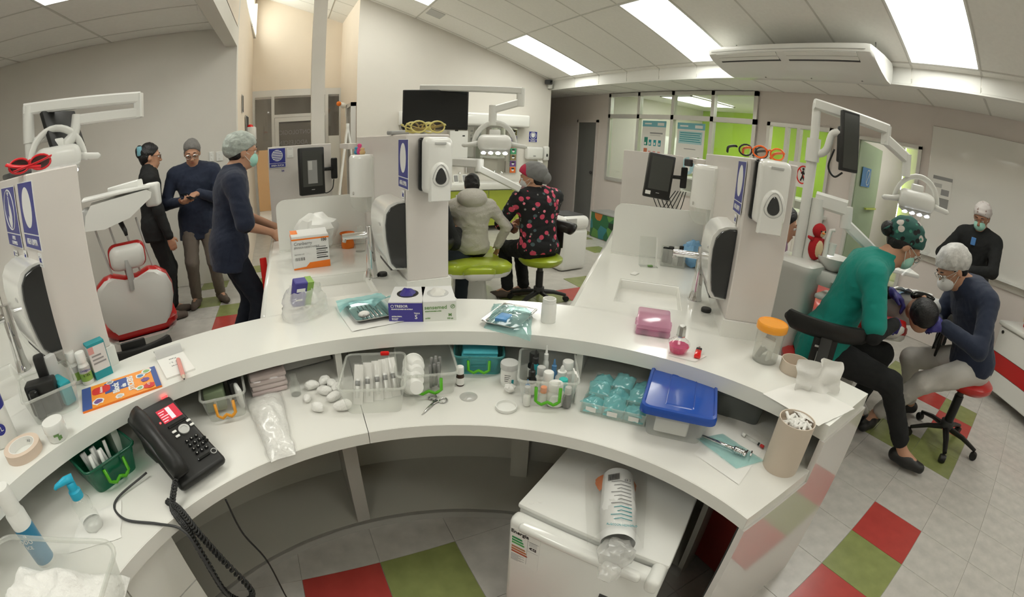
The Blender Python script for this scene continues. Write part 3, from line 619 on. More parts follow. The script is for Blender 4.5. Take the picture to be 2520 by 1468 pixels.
# ---- signs
def sign(k, s, l, z, w, h, words, label, pict='oval', facing='left', name='sign_plate'):
    """flat sign; facing 'left' = on the partition's left face, 'near' = on the cross panel facing the desk"""
    t = thing(name, label, 'sign', A(k, s, l, z), RZ(k)+(0 if facing == 'near' else -PI/2))
    # local: x = out of the wall towards viewer is -x ; y to the left
    MB().box(-.002, 0, -w/2, w/2, 0, h).build('plate', 'sign_white', t)
    MB().box(-.0026, -.001, -w/2+.003, w/2-.003, h*.235, h-.003).build('blue_field', 'sign_blue', t)
    MB().box(-.0026, -.001, -w/2+.003, w/2-.003, .003, h*.215).build('word_field', 'sign_blue', t)
    cz = h*.62
    if pict == 'oval': MB().loft([[(x, w*.30*math.cos(u), cz+h*.30*math.sin(u)) for u in [2*PI*q/28 for q in range(28)]] for x in (-.0026, -.003)]).build('white_oval', 'sign_white', t)
    elif pict == 'stripes':
        MB().loft([[(x, w*.33*math.cos(u), cz+w*.33*math.sin(u)) for u in [2*PI*q/28 for q in range(28)]] for x in (-.0026, -.003)]).build('white_disc', 'sign_white', t)
        for q in range(6):
            zz = -.25+.1*q; hw = math.sqrt(.31**2-zz**2)
            MB().box(-.0034, -.0029, -w*hw, w*hw, cz+w*zz-.0028, cz+w*zz+.0028).build('stripe', 'sign_blue', t)
    elif pict in ('hands', 'mask'):
        pts = [(w*.36*math.cos(u), cz+h*.33*math.sin(u)) for u in [2*PI*q/28 for q in range(29)]]
        MB().tube([(-.003, y, zz) for y, zz in pts], .0022, 5).build('white_ring', 'sign_white', t)
        if pict == 'hands':
            hp = [(-.03,-.30),(.02,-.32),(.10,-.26),(.16,-.16),(.12,-.10),(.06,-.16),(.05,-.02),(.02,.12),(.03,.22),(-.01,.22),(-.03,.10),(-.10,.02),(-.13,-.10),(-.10,-.22)]
            MB().loft([[(x, y*w, cz+zz*h) for y, zz in hp] for x in (-.0026, -.0032)]).build('hand_shape', 'sign_white', t)
            c = MB().box(-.0032, -.0026, -.006, .006, cz+h*.23, cz+h*.31); c.box(-.0032, -.0026, -.018, .018, cz+h*.262, cz+h*.278); c.build('tap_cross', 'sign_white', t)
        else:
            hp = [(-.20,.10),(-.12,.24),(.12,.24),(.20,.10),(.14,.10),(.10,.16),(-.10,.16),(-.14,.10),(-.16,-.08),(0,-.28),(.16,-.08),(.16,.06),(-.16,.06)]
            MB().loft([[(x, y*w, cz+zz*h*.9) for y, zz in ((-.20,.08),(-.16,-.10),(0,-.26),(.16,-.10),(.20,.08),(.10,.05),(-.10,.05))] for x in (-.0026, -.0032)]).build('mask_shape', 'sign_white', t)
            MB().loft([[(x, y*w, cz+zz*h*.9) for y, zz in ((-.18,.12),(-.10,.26),(.10,.26),(.18,.12),(.08,.14),(-.08,.14))] for x in (-.0026, -.0032)]).build('cap_shape', 'sign_white', t)
    if words:
        for q, wd in enumerate(words):
            n = len(words); zz = h*.11+(.5*(n-1)-q)*h*.085
            text(wd, h*(.125 if n == 1 else .085), 'sign_white', t, (-.003, 0, zz), (PI/2, 0, -PI/2), sx=min(1.0, w*.86/(len(wd)*h*(.125 if n == 1 else .085)*.62)), bold=.0004)
    return t
LO = .003
sign('c', 1.402, -.33+LO, 1.272, .158, .192, ['AREA LIMPIA'], 'blue clean area sign on the middle partition, blank white oval', 'oval', 'left')
sign('r', 1.402, -.487+LO, 1.276, .158, .192, ['AREA LIMPIA'], 'blue clean area sign on the right partition, blank white oval', 'oval', 'left')
sign('l', 1.368, -.06+LO, 1.268, .20, .195, ['AREA LIMPIA'], 'blue clean area sign on the left partition, blank white oval', 'oval', 'left')
sign('l', 1.655, -.06+LO, 1.258, .24, .20, ['LAVESE', 'LAS MANOS'], 'blue hand washing sign with white hands pictogram', 'hands', 'left')
sign('c', 3.165, .203, 1.293, .125, .143, ['AREA SUCIA'], 'blue dirty area sign with striped disc at the far panel', 'stripes', 'near')
def logo(k, s, l, z, label, word='ist'):
    t = thing('sticker', label, 'sticker', A(k, s, l, z), RZ(k)-PI/2)
    MB().box(-.001, 0, -.022, .022, -.02, .02).build('backing', 'sign_white', t)
    text(word, .026, 'sign_blue', t, (-.0014, 0, .002), (PI/2, 0, -PI/2), bold=.0005)
    MB().box(-.0014, -.0008, -.016, .016, -.014, -.0125).build('underline', 'ink_grey', t)
logo('c', 1.41, -.33+LO, 1.245, 'small logo sticker below the middle clean area sign')
logo('r', 1.41, -.487+LO, 1.25, 'small logo sticker below the right clean area sign')
logo('l', 1.31, -.06+LO, 1.24, 'small logo sticker below the left clean area sign')
logo('l', 1.52, -.06+LO, 1.235, 'logo sticker between the two left blue signs')
o = thing('sticker', 'round badge and caption sticker below the hand washing sign', 'sticker', A('l', 1.69, -.06+LO, 1.23), RZ('l')-PI/2)
MB().box(-.001, 0, -.035, .035, -.014, .014).build('backing', 'sign_white', o); MB().lathe([(.009,-.0016),(.009,-.0008)], 12).build('badge', 'sign_blue', o)
o.children[-1].rotation_euler = (0, PI/2, 0); o.children[-1].location = (0, .024, 0)
for q in range(2): MB().box(-.0015, -.0008, -.030, .008, .003-.009*q, .006-.009*q).build('caption_line', 'ink_grey', o)
o = thing('notice_paper', 'small white notice sheet beside the dirty area sign', 'notice', A('c', 3.165, .106, 1.36), RZ('c'))
MB().box(-.001, 0, -.024, .024, 0, .072).build('sheet', 'paper', o)
for q in range(2): MB().box(-.0016, -.0008, -.014, .014, .062-.052*q, .064-.052*q).build('print_line', 'ink_grey', o)
o = thing('sticker', 'tiny logo sticker under the dirty area sign', 'sticker', A('c', 3.165, .165, 1.268), RZ('c')); text('ist', .022, 'sign_blue', o, (-.001, 0, 0), (PI/2, 0, -PI/2), bold=.0005)
# ---- touch screen monitors on swing arms
def monitor(k, s, l, z, yaw, tilt, roll, label, w=.185, h=.33, mount=None, sticker=False):
    t = thing('touch_monitor', label, 'monitor', A(k, s, l, z), rot=(0, 0, RZ(k)+yaw))
    X = Matrix.Rotation(roll, 4, 'X') @ Matrix.Rotation(tilt, 4, 'Y')
    MB().xf(X).rbox((.022, 0, 0), (.05, w, h), .010, 2).build('housing', 'black', t, 40)
    MB().xf(X).rbox((.060, 0, .01), (.035, w*.7, h*.6), .010, 2).build('rear_cover', 'black', t, 40)
    sc_ = MB().xf(X).box(-.0045, 0, -w/2+.020, w/2-.020, -h/2+.06, h/2-.022).build('screen', M['screen_dark'], t)
    MB().xf(X).box(-.0048, -.003, -.012, .012, -h/2+.036, -h/2+.040).build('maker_mark', 'light_grey', t)
    if sticker: MB().xf(X).box(-.005, -.003, w/2-.045, w/2-.008, -h/2+.02, -h/2+.045).build('white_sticker', 'paper', t)
    return t, X
M['screen_dark'] = mat('screen_dark', (.055,.058,.052), .14)
t, X = monitor('c', 2.93, -.045, 1.262, .28, .02, 0.0, 'black touch monitor on a swing arm on the middle arm')
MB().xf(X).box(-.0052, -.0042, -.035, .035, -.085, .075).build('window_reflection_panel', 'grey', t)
MB().xf(X).box(-.0056, -.0050, .002, .030, .01, .07).build('on_screen_tile', 'light_grey', t)
MB().tube([(.07,-.02,0),(.10,-.10,.0),(.12,-.20,.0)], .014, 10).build('swing_arm', 'black', t, True)
MB().xf(Matrix.Translation((.13,-.215,.0))).rbox((0,0,0), (.02,.05,.155), .02, 4).build('wall_mount', 'black', t, 40)
MB().tube(bez([(.08,-.06,-.10),(.09,-.12,-.17),(.12,-.19,-.15),(.13,-.21,-.08)], 6), .004, 6).build('cable', 'black', t, True)
t, X = monitor('r', 2.90, -.205, 1.29, .25, .10, .10, 'black touch monitor with white sticker on a swing arm on the right arm', w=.19, h=.31, sticker=True)
MB().tube([(.07,-.02,0),(.10,-.10,.0),(.12,-.20,.0)], .014, 10).build('swing_arm', 'black', t, True)
MB().xf(Matrix.Translation((.13,-.215,.0))).rbox((0,0,0), (.02,.05,.155), .02, 4).build('wall_mount', 'black', t, 40)
for q in range(5): MB().tube(bez([(.06,.03-.03*q,-.13),(.08,-.02-.03*q,-.22),(.10,-.06-.035*q,-.24),(.12,-.16-.02*q,-.10)], 5), .0035, 5).build('cable', 'black', t, True)
tag(MB().rbox(A('r', 2.99, -.40, 1.405), (.05,.05,.05), .006, 1).build('power_box', 'dark_grey'), 'small dark square box at the top of the right panel gap', 'box')
# ---- safety glasses on the partition tops
def glasses(loc, rz, frame, lens, label, w=.15, folded=True, tilt=0.0, s=1.0):
    t = thing('safety_glasses', label, 'glasses', loc, rot=(tilt, 0, rz)); t.scale = (s, s, s)
    fr = MB()
    for sg in (-1, 1):
        lp = []
        for q in range(17):
            u = 2*PI*q/16; y = .033*math.cos(u); z = .024+.022*math.sin(u)*(1 if math.sin(u) > 0 else .95)
            lp.append((sg*(.036+y), -.018*((.036+y)/.07)**2*-1*0+.022*((.036+abs(y) if sg*y > 0 else .036-abs(y))/.07)**2, z))
        fr.tube(lp, .0035, 6)
        lm = MB(); lm.add([(p[0], p[1], p[2]) for p in lp[:-1]], [tuple(range(16))]); lm.build('lens', lens, t)
    fr.tube([(-.008,.001,.033),(0,-.001,.036),(.008,.001,.033)], .0035, 6)
    fr.build('frame', frame, t, True)
    for sg in (-1, 1):
        a = (sg*.070, .022, .034)
        p = [a, (sg*.072,.035,.034), (sg*.03,.060,.022), (-sg*.045,.066,.010)] if folded else [a, (sg*.073,.05,.034), (sg*.068,.11,.028), (sg*.060,.135,.008)]
        MB().tube(bez(p, 5), [(.003,.006)]*(5*3+1), 6).build('temple', frame, t, True)
    return t
D('fr_red', (.62,.012,.02), .3); D('fr_yellow', (.62,.55,.18), .25); D('fr_orange', (.95,.16,.015), .35)
M['lens_dark'] = clear('lens_dark', (.06,.02,.02), .25, .05, tint=(.10,.05,.05), body=.3)
M['lens_smoke'] = clear('lens_smoke', (.3,.25,.18), .25, .05, tint=(.55,.47,.36), body=.15)
M['lens_clear'] = clear('lens_clear', (.9,.85,.8), .2, .05, tint=(.85,.82,.78))
g = glasses(A('l', 1.44, -.10, 1.486), RZ('l')+1.15, 'fr_red', 'lens_dark', 'red framed dark safety goggles on the left partition')
MB().rbox((.01,-.004,.018), (.09,.012,.018), .006, 2).build('strap_bar', 'fr_red', g, 40)
glasses(A('c', 1.42, -.432, 1.486), RZ('c')-PI/2, 'fr_yellow', 'lens_smoke', 'pale yellow safety glasses, rear pair on the middle partition', s=1.05)
glasses(A('c', 1.50, -.425, 1.486), RZ('c')-PI/2+.1, 'fr_yellow', 'lens_clear', 'pale yellow safety glasses, front pair on the middle partition', s=1.0)
glasses(A('r', 1.36, -.57, 1.486), RZ('r')-PI/2+.15, 'fr_orange', 'lens_clear', 'bright orange framed safety glasses on the right partition', folded=False, s=.95)
glasses(A('r', 1.43, -.53, 1.486), RZ('r')-PI/2+.25, 'black', 'lens_clear', 'black framed safety glasses behind the orange pair', folded=False, s=.95)
tag(MB().rbox((0,0,0), (.05,.09,.018), .007, 2).build('remote_case', 'grey', None, 40, loc=A('c', 1.64, -.36, 1.491), rz=RZ('c')+.2), 'grey case lying beside the yellow glasses', 'case')
tag(MB().rbox((0,0,0), (.16,.09,.02), .007, 2).build('tablet_case', 'dark_grey', None, 40, loc=A('l', 1.80, -.13, 1.493), rz=RZ('l')), 'dark flat case on the left partition top', 'case')
# ================================================================ things on the desk and worktop
from mathutils import noise as mnoise
def nz(x, y, z=0.0, s=1.0): return mnoise.noise(Vector((x*s, y*s, z*s)))
D('teal_pouch', (.30,.66,.68), .35); D('teal_cloth', (.09,.47,.55), .7, bump=.3, bscale=50)
M['teal_film'] = clear('teal_film', (.34,.78,.80), .2, .12, tint=(.75,.96,.96), body=.6)
M['teal_film_light'] = clear('teal_film_light', (.42,.74,.74), .25, .08, tint=(.80,.96,.95), body=.35)
M['film'] = clear('film', (.90,.90,.87), .22, .18, tint=(.985,.985,.98), body=.42)
M['film_thin'] = clear('film_thin', (.85,.85,.82), .22, .12, tint=(.99,.99,.985), body=.10)
M['bin_green'] = clear('bin_green', (.03,.25,.14), .2, .12, tint=(.10,.42,.26), body=.5)
M['bin_teal'] = clear('bin_teal', (.20,.58,.58), .2, .12, tint=(.45,.80,.80), body=.4)
M['bin_grey'] = clear('bin_grey', (.30,.32,.30), .2, .2, tint=(.6,.62,.6), body=.5)
M['pink_plastic'] = clear('pink_plastic', (.88,.52,.68), .2, .12, tint=(.97,.80,.88), body=.5)
M['pink_liquid'] = clear('pink_liquid', (.85,.10,.32), .2, .05, tint=(.95,.25,.5), body=.6)
M['clear_glass'] = clear('clear_glass', (.85,.88,.84), .30, .03, tint=(.985,.99,.985), body=.03)
D('handle_green', (.09,.42,.01), .3); D('handle_orange', (.72,.30,.02), .35)
D('brown_glass', (.030,.010,.005), .08); D('dark_bottle', (.008,.008,.008), .12)
D('orange', (.85,.20,.015), .35); D('orange_lid', (.90,.36,.03), .3); D('lid_blue', (.015,.075,.38), .22, coat=.3)
D('aqua', (.03,.50,.45), .35); D('cap_blue', (.08,.22,.42), .4); D('beige', (.62,.53,.43), .5); D('tube_grey', (.22,.22,.21), .25)
D('box_white', (.72,.72,.70), .5); D('violet', (.055,.045,.27), .45); D('glove_violet', (.035,.025,.22), .5); D('green_print', (.16,.30,.10), .5); D('teal_print', (.02,.30,.34), .5); D('pink_print', (.70,.35,.32), .5)
def P2(p, q): return ((p[0]+q[0])/2, (p[1]+q[1])/2), math.atan2(q[1]-p[1], q[0]-p[0]), math.hypot(q[0]-p[0], q[1]-p[1])
def bin_box(label, fl, fr, depth, h, m='bin', handle=None, z=ZD, grow=.022, lip=.012, name='storage_bin', group='clear storage bins on the desk', open_top=True, wf=1.0):
    c, rz, w = P2(fl, fr); w *= wf
    t = thing(name, label, 'bin', (c[0], c[1], z+.0005), rz, group)
    def ring(f, zz, ins=0.0): g = grow*f; return [(x, y+depth/2, zz) for x, y in rrect(w+g-2*ins, depth+g-2*ins, .02, 4)]
    MB().loft([ring(0,0), ring(1,h)], True, False).build('body', m, t, 35)
    rim = MB(); pr = ring(1, h-.004); rim.tube([(x*1.012, depth/2+(y-depth/2)*1.012, zz) for x, y, zz in pr+pr[:1]], [(.004,.0045)]*(len(pr)+1), 6, cap=False); rim.build('rim', m, t, True)
    if handle:
        yf = -grow/2-.006; hw = w*.24
        pts = [(-hw, yf+.004, h*.80), (-hw*.98, yf-.004, h*.36)]+[(-hw*.98+2*hw*.98*q/8, yf-.006, h*.30+.005*math.cos(q/8*4*PI)) for q in range(1, 8)]+[(hw*.98, yf-.004, h*.36), (hw, yf+.004, h*.80)]
        MB().tube(pts, [(.0045,.0055)]*len(pts), 6).build('handle', handle, t, True)
        for sg in (-1, 1): MB().box(sg*hw*.86-.004, sg*hw*.86+.004, yf+.002, yf+.007, h*.55, h).build('clip', m, t)
    return t, w
def loc_in(t, x, y, z=0.0): return tuple((Matrix.Translation(t.location) @ Matrix.Rotation(t.rotation_euler.z, 4, 'Z')) @ Vector((x, y, z)))
def pouch(quad, z, bulge, m, label, name='pouch', cat='pouch', group=None, seed=0.0, nu=14, nv=14, crumple=.006, up=0.0):
    c = [sum(p[i] for p in quad)/4 for i in (0, 1)]
    t = thing(name, label, cat, (c[0], c[1], z), 0, group)
    def f(u, v, top):
        x = (quad[0][0]*(1-u)+quad[1][0]*u)*(1-v)+(quad[3][0]*(1-u)+quad[2][0]*u)*v-c[0]; y = (quad[0][1]*(1-u)+quad[1][1]*u)*(1-v)+(quad[3][1]*(1-u)+quad[2][1]*u)*v-c[1]
        e = (math.sin(PI*u)*math.sin(PI*v))**.45
        zz = .0008+(bulge*e+crumple*(abs(nz(x, y, seed, 45))+.5*abs(nz(x, y, seed+3, 90)))*e+crumple*.6*abs(nz(x+seed, y, 1, 30))) if top else .0002
        return (x+.006*nz(v*3+seed, 1.0)*(1 if u in (0, 1) else 0), y+.006*nz(u*3+seed, 2.0)*(1 if v in (0, 1) else 0), zz+up*v)
    b = MB(); b.grid(lambda u, v: f(u, v, True), nu, nv); b.build('film', m, t, True)
    return t
def bottle(loc, r, h, body, cap, label, caph=.3, capr=.75, neck=.55, dropper=False, band=None, group=None, tilt=None, cat='bottle', word=None):
    t = thing('bottle', label, cat, loc, rot=(tilt or (0, 0, 0)), group=group)
    hb = h*(1-caph)
    MB().lathe([(r*.9,0),(r,r*.12),(r,hb*.72),(r*.92,hb*.82),(r*neck,hb*.95),(r*neck,hb+.001)], 18).build('glass_body', body, t, 45)
    if dropper: MB().lathe([(r*capr,hb*.96),(r*capr,hb+h*caph*.35),(r*capr*.55,hb+h*caph*.42),(r*capr*.4,hb+h*caph*.8),(r*capr*.2,h)], 14).build('cap', cap, t, 45)
    else: MB().lathe([(r*capr,hb*.96),(r*capr,h*.97),(r*capr*.9,h),(.001,h)], 18).build('cap', cap, t, 45)
    if band: MB().lathe([(r*1.015,hb*.12),(r*1.015,hb*.66)], 18, cap0=False, cap1=False).build('label_band', band, t, True)
    return t
# ---- bins under the counter
t1, _ = bin_box('clear bin with orange handle holding packets', (-.354,1.244), (-.234,1.262), .20, .085, handle='handle_orange')
D('packet_green', (.16,.20,.12), .4); D('packet_dark', (.03,.03,.03), .4)
for q, (x, y, w, m, lb) in enumerate(((-.03,.10,.07,'packet_green','greenish foil packet inside the orange-handled bin'),(.035,.12,.03,'packet_dark','dark packet standing in the orange-handled bin'),(.05,.05,.016,'box_white','slim white carton standing in the orange-handled bin'))):
    tag(MB().rbox((0,0,.04), (w,.12-.03*q,.07), .008, 2).build('packet', m, None, 40, loc=loc_in(t1, x, y, .004), rz=t1.rotation_euler.z+.1*q), lb, 'packet')
pk = thing('gauze_pack', 'pinkish plastic pack of gauze beside the orange-handled bin', 'pack', (-.165,1.42,ZD), .17)
for q in range(4): MB().rbox((.004*(q % 2), 0, .010+.018*q), (.125,.11,.017), .006, 2).build('gauze_layer', mat('gauze%d' % q, (.66-.02*q,.55-.02*q,.53-.02*q), .8), pk, 40)
MB().grid(lambda u, v: ((u-.5)*.145, (v-.5)*.13, .078+.006*nz(u*4, v*4)-.07*max(0, abs(u-.5)*2-.85)/.15-.05*max(0, abs(v-.5)*2-.9)/.1), 16, 12).build('wrapper', M['film_thin'], pk, True)
for q in range(2): MB().box(-.02+.05*q, .01+.05*q, -.02, -.002, .0785, .0795).build('black_print', 'ink', pk)
vi = thing('glass_vial', 'small clear glass vial without its cap', 'vial', (-.069,1.338,ZD))
MB().lathe([(.017,0),(.0185,.003),(.0185,.040),(.015,.048),(.0125,.052),(.0125,.072),(.011,.072),(.011,.052),(.0165,.040),(.0165,.004)], 18, cap1=True).build('glass_body', M['clear_glass'], vi, 45)
for q in range(3): MB().lathe([(.0128,.056+.005*q),(.0138,.0575+.005*q),(.0128,.059+.005*q)], 16, cap0=False, cap1=False).build('thread', M['clear_glass'], vi, True)
tr = thing('instrument_tray', 'white plastic tray with two wells leaning under the counter', 'tray', (-.02,1.50,ZD+.012), .22)
MB().xf(Matrix.Rotation(-.45, 4, 'X')).rbox((0,.03,.028), (.20,.05,.05), .006, 2).build('tray_body', 'light_grey', tr, 40)
for x in (-.048, .05): MB().xf(Matrix.Rotation(-.45, 4, 'X')).box(x-.04, x+.04, .012, .05, .0532, .0538).build('well', 'grey', tr)
for q, (x, y, s) in enumerate(((-.011,1.357,.022),(.032,1.374,.021),(.055,1.347,.021),(.026,1.308,.022),(.051,1.261,.022),(-.034,1.283,.016),(-.005,1.218,.020),(.071,1.199,.024),(.070,1.320,.020))):
    mb = MB().ball((0,0,0), s, 14, 9, 1.25, .8, .72)
    mb.v = [(a+.004*nz(a, b, c+q, 60), b+.004*nz(a+q, b, c, 60), c+.003*nz(a, b+q, c, 60)) for a, b, c in mb.v]
    o = mb.build('cotton_ball', 'cotton', None, True, loc=(x, y, ZD+s*.72), rz=q*.9); tag(o, 'white cotton ball among those beside the glass vial', 'cotton ball', 'loose cotton balls on the lower desk')
cbq = thing('cotton_bag', 'open clear bag of white cotton hanging to the desk edge', 'bag', (-.165,1.18,ZD), 0)
def cot(u, v):
    x = (-.075*(1-v)+.005*v)*(1-u)+(.045*(1-v)+.075*v)*u; y = .165-.34*v+.015*u; e = (math.sin(PI*min(1,max(0,u)))*math.sin(PI*v))**.5
    return (x+.008*nz(x, y, 2, 25), y+.008*nz(x, y, 5, 25), .002+.038*e+.012*nz(x, y, 0, 35)*e)
MB().grid(cot, 22, 26).build('cotton_fill', 'cotton', cbq, True)
MB().grid(lambda u, v: tuple(Vector(cot(u, v))*1.0+Vector(((u-.5)*.014, 0, .004+.004*nz(u*9, v*9)))), 18, 22).build('bag_film', M['film_thin'], cbq, True)
t8, w8 = bin_box('clear bin full of wrapped syringes', (.080,1.172), (.240,1.128), .20, .095, grow=.03)
MB().rbox((.03, .215, .092), (.030,.012,.014), .004, 2).build('red_clip', 'red_bright', t8, 40)
MB().box(-.05, .06, .21, .213, .065, .09).build('inner_flap', M['bin'], t8)
for q, x in enumerate((-.055,-.022,.010,.038,.066)):
    s = thing('wrapped_syringe', ['loose syringe at the left of the syringe bin','wrapped syringe, second from left in the bin','wrapped syringe, middle one in the bin','wrapped syringe, fourth from left in the bin','wrapped syringe standing highest at the right of the bin'][q], 'syringe', loc_in(t8, x, .05+.01*q, .012), t8.rotation_euler.z-.15+.1*q, 'wrapped syringes')
    X = Matrix.Rotation(-.55, 4, 'X')
    MB().xf(X).box(-.015, .015, .006, .0075, -.01, .115).build('paper_back', 'paper', s)
    MB().xf(X).tube([(0,-.003,.01),(0,-.003,.07)], .0065, 10).build('barrel', 'white', s, True)
    MB().xf(X).tube([(0,-.003,.048),(0,-.003,.064)], .0074, 10).build('plunger', 'tube_grey', s, True)
    MB().xf(X).grid(lambda u, v: ((u-.5)*.032, -.004-.010*math.sin(PI*u)+.003*nz(u*5, v*8, q), -.012+.130*v), 6, 10).build('clear_wrap', M['film_thin'], s, True)
t9, w9 = bin_box('clear bin with green handle holding white cups', (.262,1.206), (.428,1.170), .19, .085, handle='handle_green')
for q in range(4):
    c = thing('foam_cup', ['white cup at the front of the nested row','second white cup of the nested row','third white cup of the nested row','rearmost white cup of the nested row'][q], 'cup', loc_in(t9, -.045+.004*q, -.005+.03*q, .045+.008*q), rot=(-PI/2-.35, 0, t9.rotation_euler.z+.18), group='nested white cups')
    MB().lathe([(.021,-.045),(.022,-.044),(.034,.025),(.0365,.026),(.0365,.030),(.033,.030),(.0205,-.042)], 22).build('cup_wall', 'white', c, 45)
for q in range(8):
    o = MB().tube([(0,0,0),(.004,-.01,.05),(.004,-.02,.092)], .0048, 8).build('suction_tip', 'tube_grey', None, True, loc=loc_in(t9, .012+.009*(q % 4)+.005*(q//4), .04+.045*(q//4)+.006*(q % 3), .006), rz=t9.rotation_euler.z+.3*(q % 3)-.3)
    tag(o, 'dark translucent suction tip beside the white cups', 'tube', 'suction tips in the cup bin')
t10, w10 = bin_box('teal tinted bin with green handle holding folded bibs', (.481,1.286), (.617,1.224), .16, .075, 'bin_teal', 'handle_green')
for q in range(6):
    o = MB().rbox((0,0,0), (.125-.004*(q % 2),.13,.0105), .004, 2).build('folded_bib', 'teal_cloth', None, 40, loc=loc_in(t10, .002*(q % 3), .08, .009+.0125*q), rz=t10.rotation_euler.z+.02*(q % 3)-.02)
    tag(o, 'folded teal patient bib in the stack under the counter', 'bib', 'folded teal bibs')
bottle((.464,1.213,ZD), .0135, .070, 'brown_glass', 'white', 'small brown bottle with white cap and label', .33, .95, .75, band='paper')
j = thing('jar', 'white plastic jar with grey lid and printed label', 'jar', (.617,1.158,ZD))
MB().lathe([(.027,0),(.0285,.003),(.0285,.062),(.027,.066)], 24).build('jar_body', 'white', j, 45)
MB().lathe([(.0305,.062),(.0305,.078),(.029,.0815),(.001,.082)], 24).build('lid', 'light_grey', j, 45)
MB().lathe([(.0288,.012),(.0288,.052)], 24, cap0=False, cap1=False).build('label_band', 'paper', j, True)
for q in range(4):
    a = -2.25; MB().xf(Matrix.Rotation(a, 4, 'Z')).box(.0288, .0292, -.010, .010-.003*q, .045-.007*q, .0465-.007*q).build('print_line', 'ink', j)
MB().xf(Matrix.Rotation(-1.65, 4, 'Z')).box(.0288, .0292, -.004, .004, .014, .030).build('green_patch', 'teal_print', j)
def crumple(loc, s, label, name='tissue', sx=1, sy=1, sz=1, seed=0, m='paper', cat='tissue', group=None):
    mb = MB().ball((0,0,0), s, 18, 12, sx, sy, sz)
    mb.v = [tuple(Vector(v)*(1+.45*abs(nz(*(Vector(v)/s), 1.3+seed*.01))+.0+.25*nz(v[0]/s+seed, v[1]/s, v[2]/s, 3))) for v in mb.v]
    zmin = min(v[2] for v in mb.v); mb.v = [(a, b, c-zmin) for a, b, c in mb.v]
    return tag(mb.build(name, m, None, 30, loc=loc), label, cat, group)
crumple((.595,1.108,ZD), .016, 'crumpled white tissue in front of the white jar', sz=.8)
tag(MB().lathe([(.028,0),(.029,.0015),(.026,.003),(.001,.003)], 26).build('clear_disc', M['film'], None, 40, loc=(.461,1.133,ZD)), 'faint clear plastic disc right of the scissors', 'disc')
tag(MB().lathe([(.031,0),(.033,.002),(.033,.011),(.0305,.011),(.0295,.003),(.001,.0028)], 28).build('screw_lid', 'white', None, 45, loc=(.542,1.028,ZD)), 'white jar lid lying upside down on the lower desk', 'lid')
sx_ = thing('scissors', 'steel surgical scissors lying open-ended on the lower desk', 'scissors', (.333,1.125,ZD+.003), math.atan2(1.164-1.09, .372-.287))
MB().tube([(.035,.002,0),(-.02,.001,0),(-.055,0,0)], [(.0035,.002),(.004,.002),(.0008,.0008)], 8).build('blade', 'steel', sx_, True)
MB().tube([(.035,-.003,.001),(-.02,-.001,.001),(-.055,0,.001)], [(.0035,.002),(.004,.002),(.0008,.0008)], 8).build('blade', 'steel', sx_, True)
for sg in (-1, 1):
    MB().tube([(.0,sg*-.001,.001),(.03,sg*.008,.001)]+[(.043+.014*math.cos(u+PI), sg*.019+.011*math.sin(u+PI), .001) for u in [2*PI*q/14 for q in range(15)]], .0022, 6).build('finger_ring', 'steel', sx_, True)
MB().cyl((-.005,0,0), .003, -.002, .004, 10).build('pivot', 'steel', sx_)
# bin of bottles
t17, w17 = bin_box('clear bin with green handle crowded with bottles', (.593,1.022), (.725,.945), .19, .10, handle='handle_green', grow=.03)
items = [(-.050,.055,.016,.115,'dark_bottle','black','dark dropper bottle at the front left of the bottle bin',True),(-.040,.13,.014,.125,'teal_print','ink','green bottle with pointed black cap in the bottle bin',True),(-.005,.155,.011,.13,'white','white','white pointed tube at the back of the bottle bin',True),
 (.002,.055,.021,.088,'white','white','white bottle with wide cap in the middle of the bottle bin',False),(.022,.12,.012,.10,'cap_blue','cap_blue','blue dropper bottle in the middle of the bottle bin',True),(.048,.105,.022,.085,'white','white','white squeeze bottle with nozzle in the bottle bin',True),
 (-.062,.018,.010,.078,'cap_blue','cap_blue','blue capped vial at the front left of the bottle bin',True),(.050,.050,.018,.068,'aqua','aqua','aqua green capped jar in the bottle bin',False),(.025,.012,.028,.075,'white','white','white round jar at the front of the bottle bin',False),(.07,.15,.024,.08,'white','white','white wide jar at the back right of the bottle bin',False),(-.02,.10,.018,.08,'white','light_grey','white jar behind the dark dropper bottle',False),
 (.062,-.003,.013,.07,'tube_grey','light_grey','grey bottle seen through the front right of the bottle bin',False),(-.062,-.004,.012,.065,'white','light_grey','white vial seen through the front left of the bottle bin',False),(-.012,.012,.013,.058,'white','orange','orange capped vial at the front of the bottle bin',False),(-.045,.16,.02,.10,'dark_bottle','black','black bulb bottle at the back of the bottle bin',False)]
for x, y, r, h, b_, c_, lb, dp in items: bottle(loc_in(t17, x, y+.005, .004), r, h, b_, c_, lb, .36 if dp else .30, .8 if not dp else .7, .6, dp, band=('paper' if b_ in ('dark_bottle',) else None), group='bottles in the crowded bin')
for q in range(2): tag(MB().box(-.002, .002, -.02, .02, 0, .095).build('carton', 'paper', None, loc=loc_in(t17, .082+.006*q, .06-.02*q, .004), rz=t17.rotation_euler.z+.1), ['white leaflet standing at the right of the bottle bin','second white leaflet at the right of the bottle bin'][q], 'leaflet')
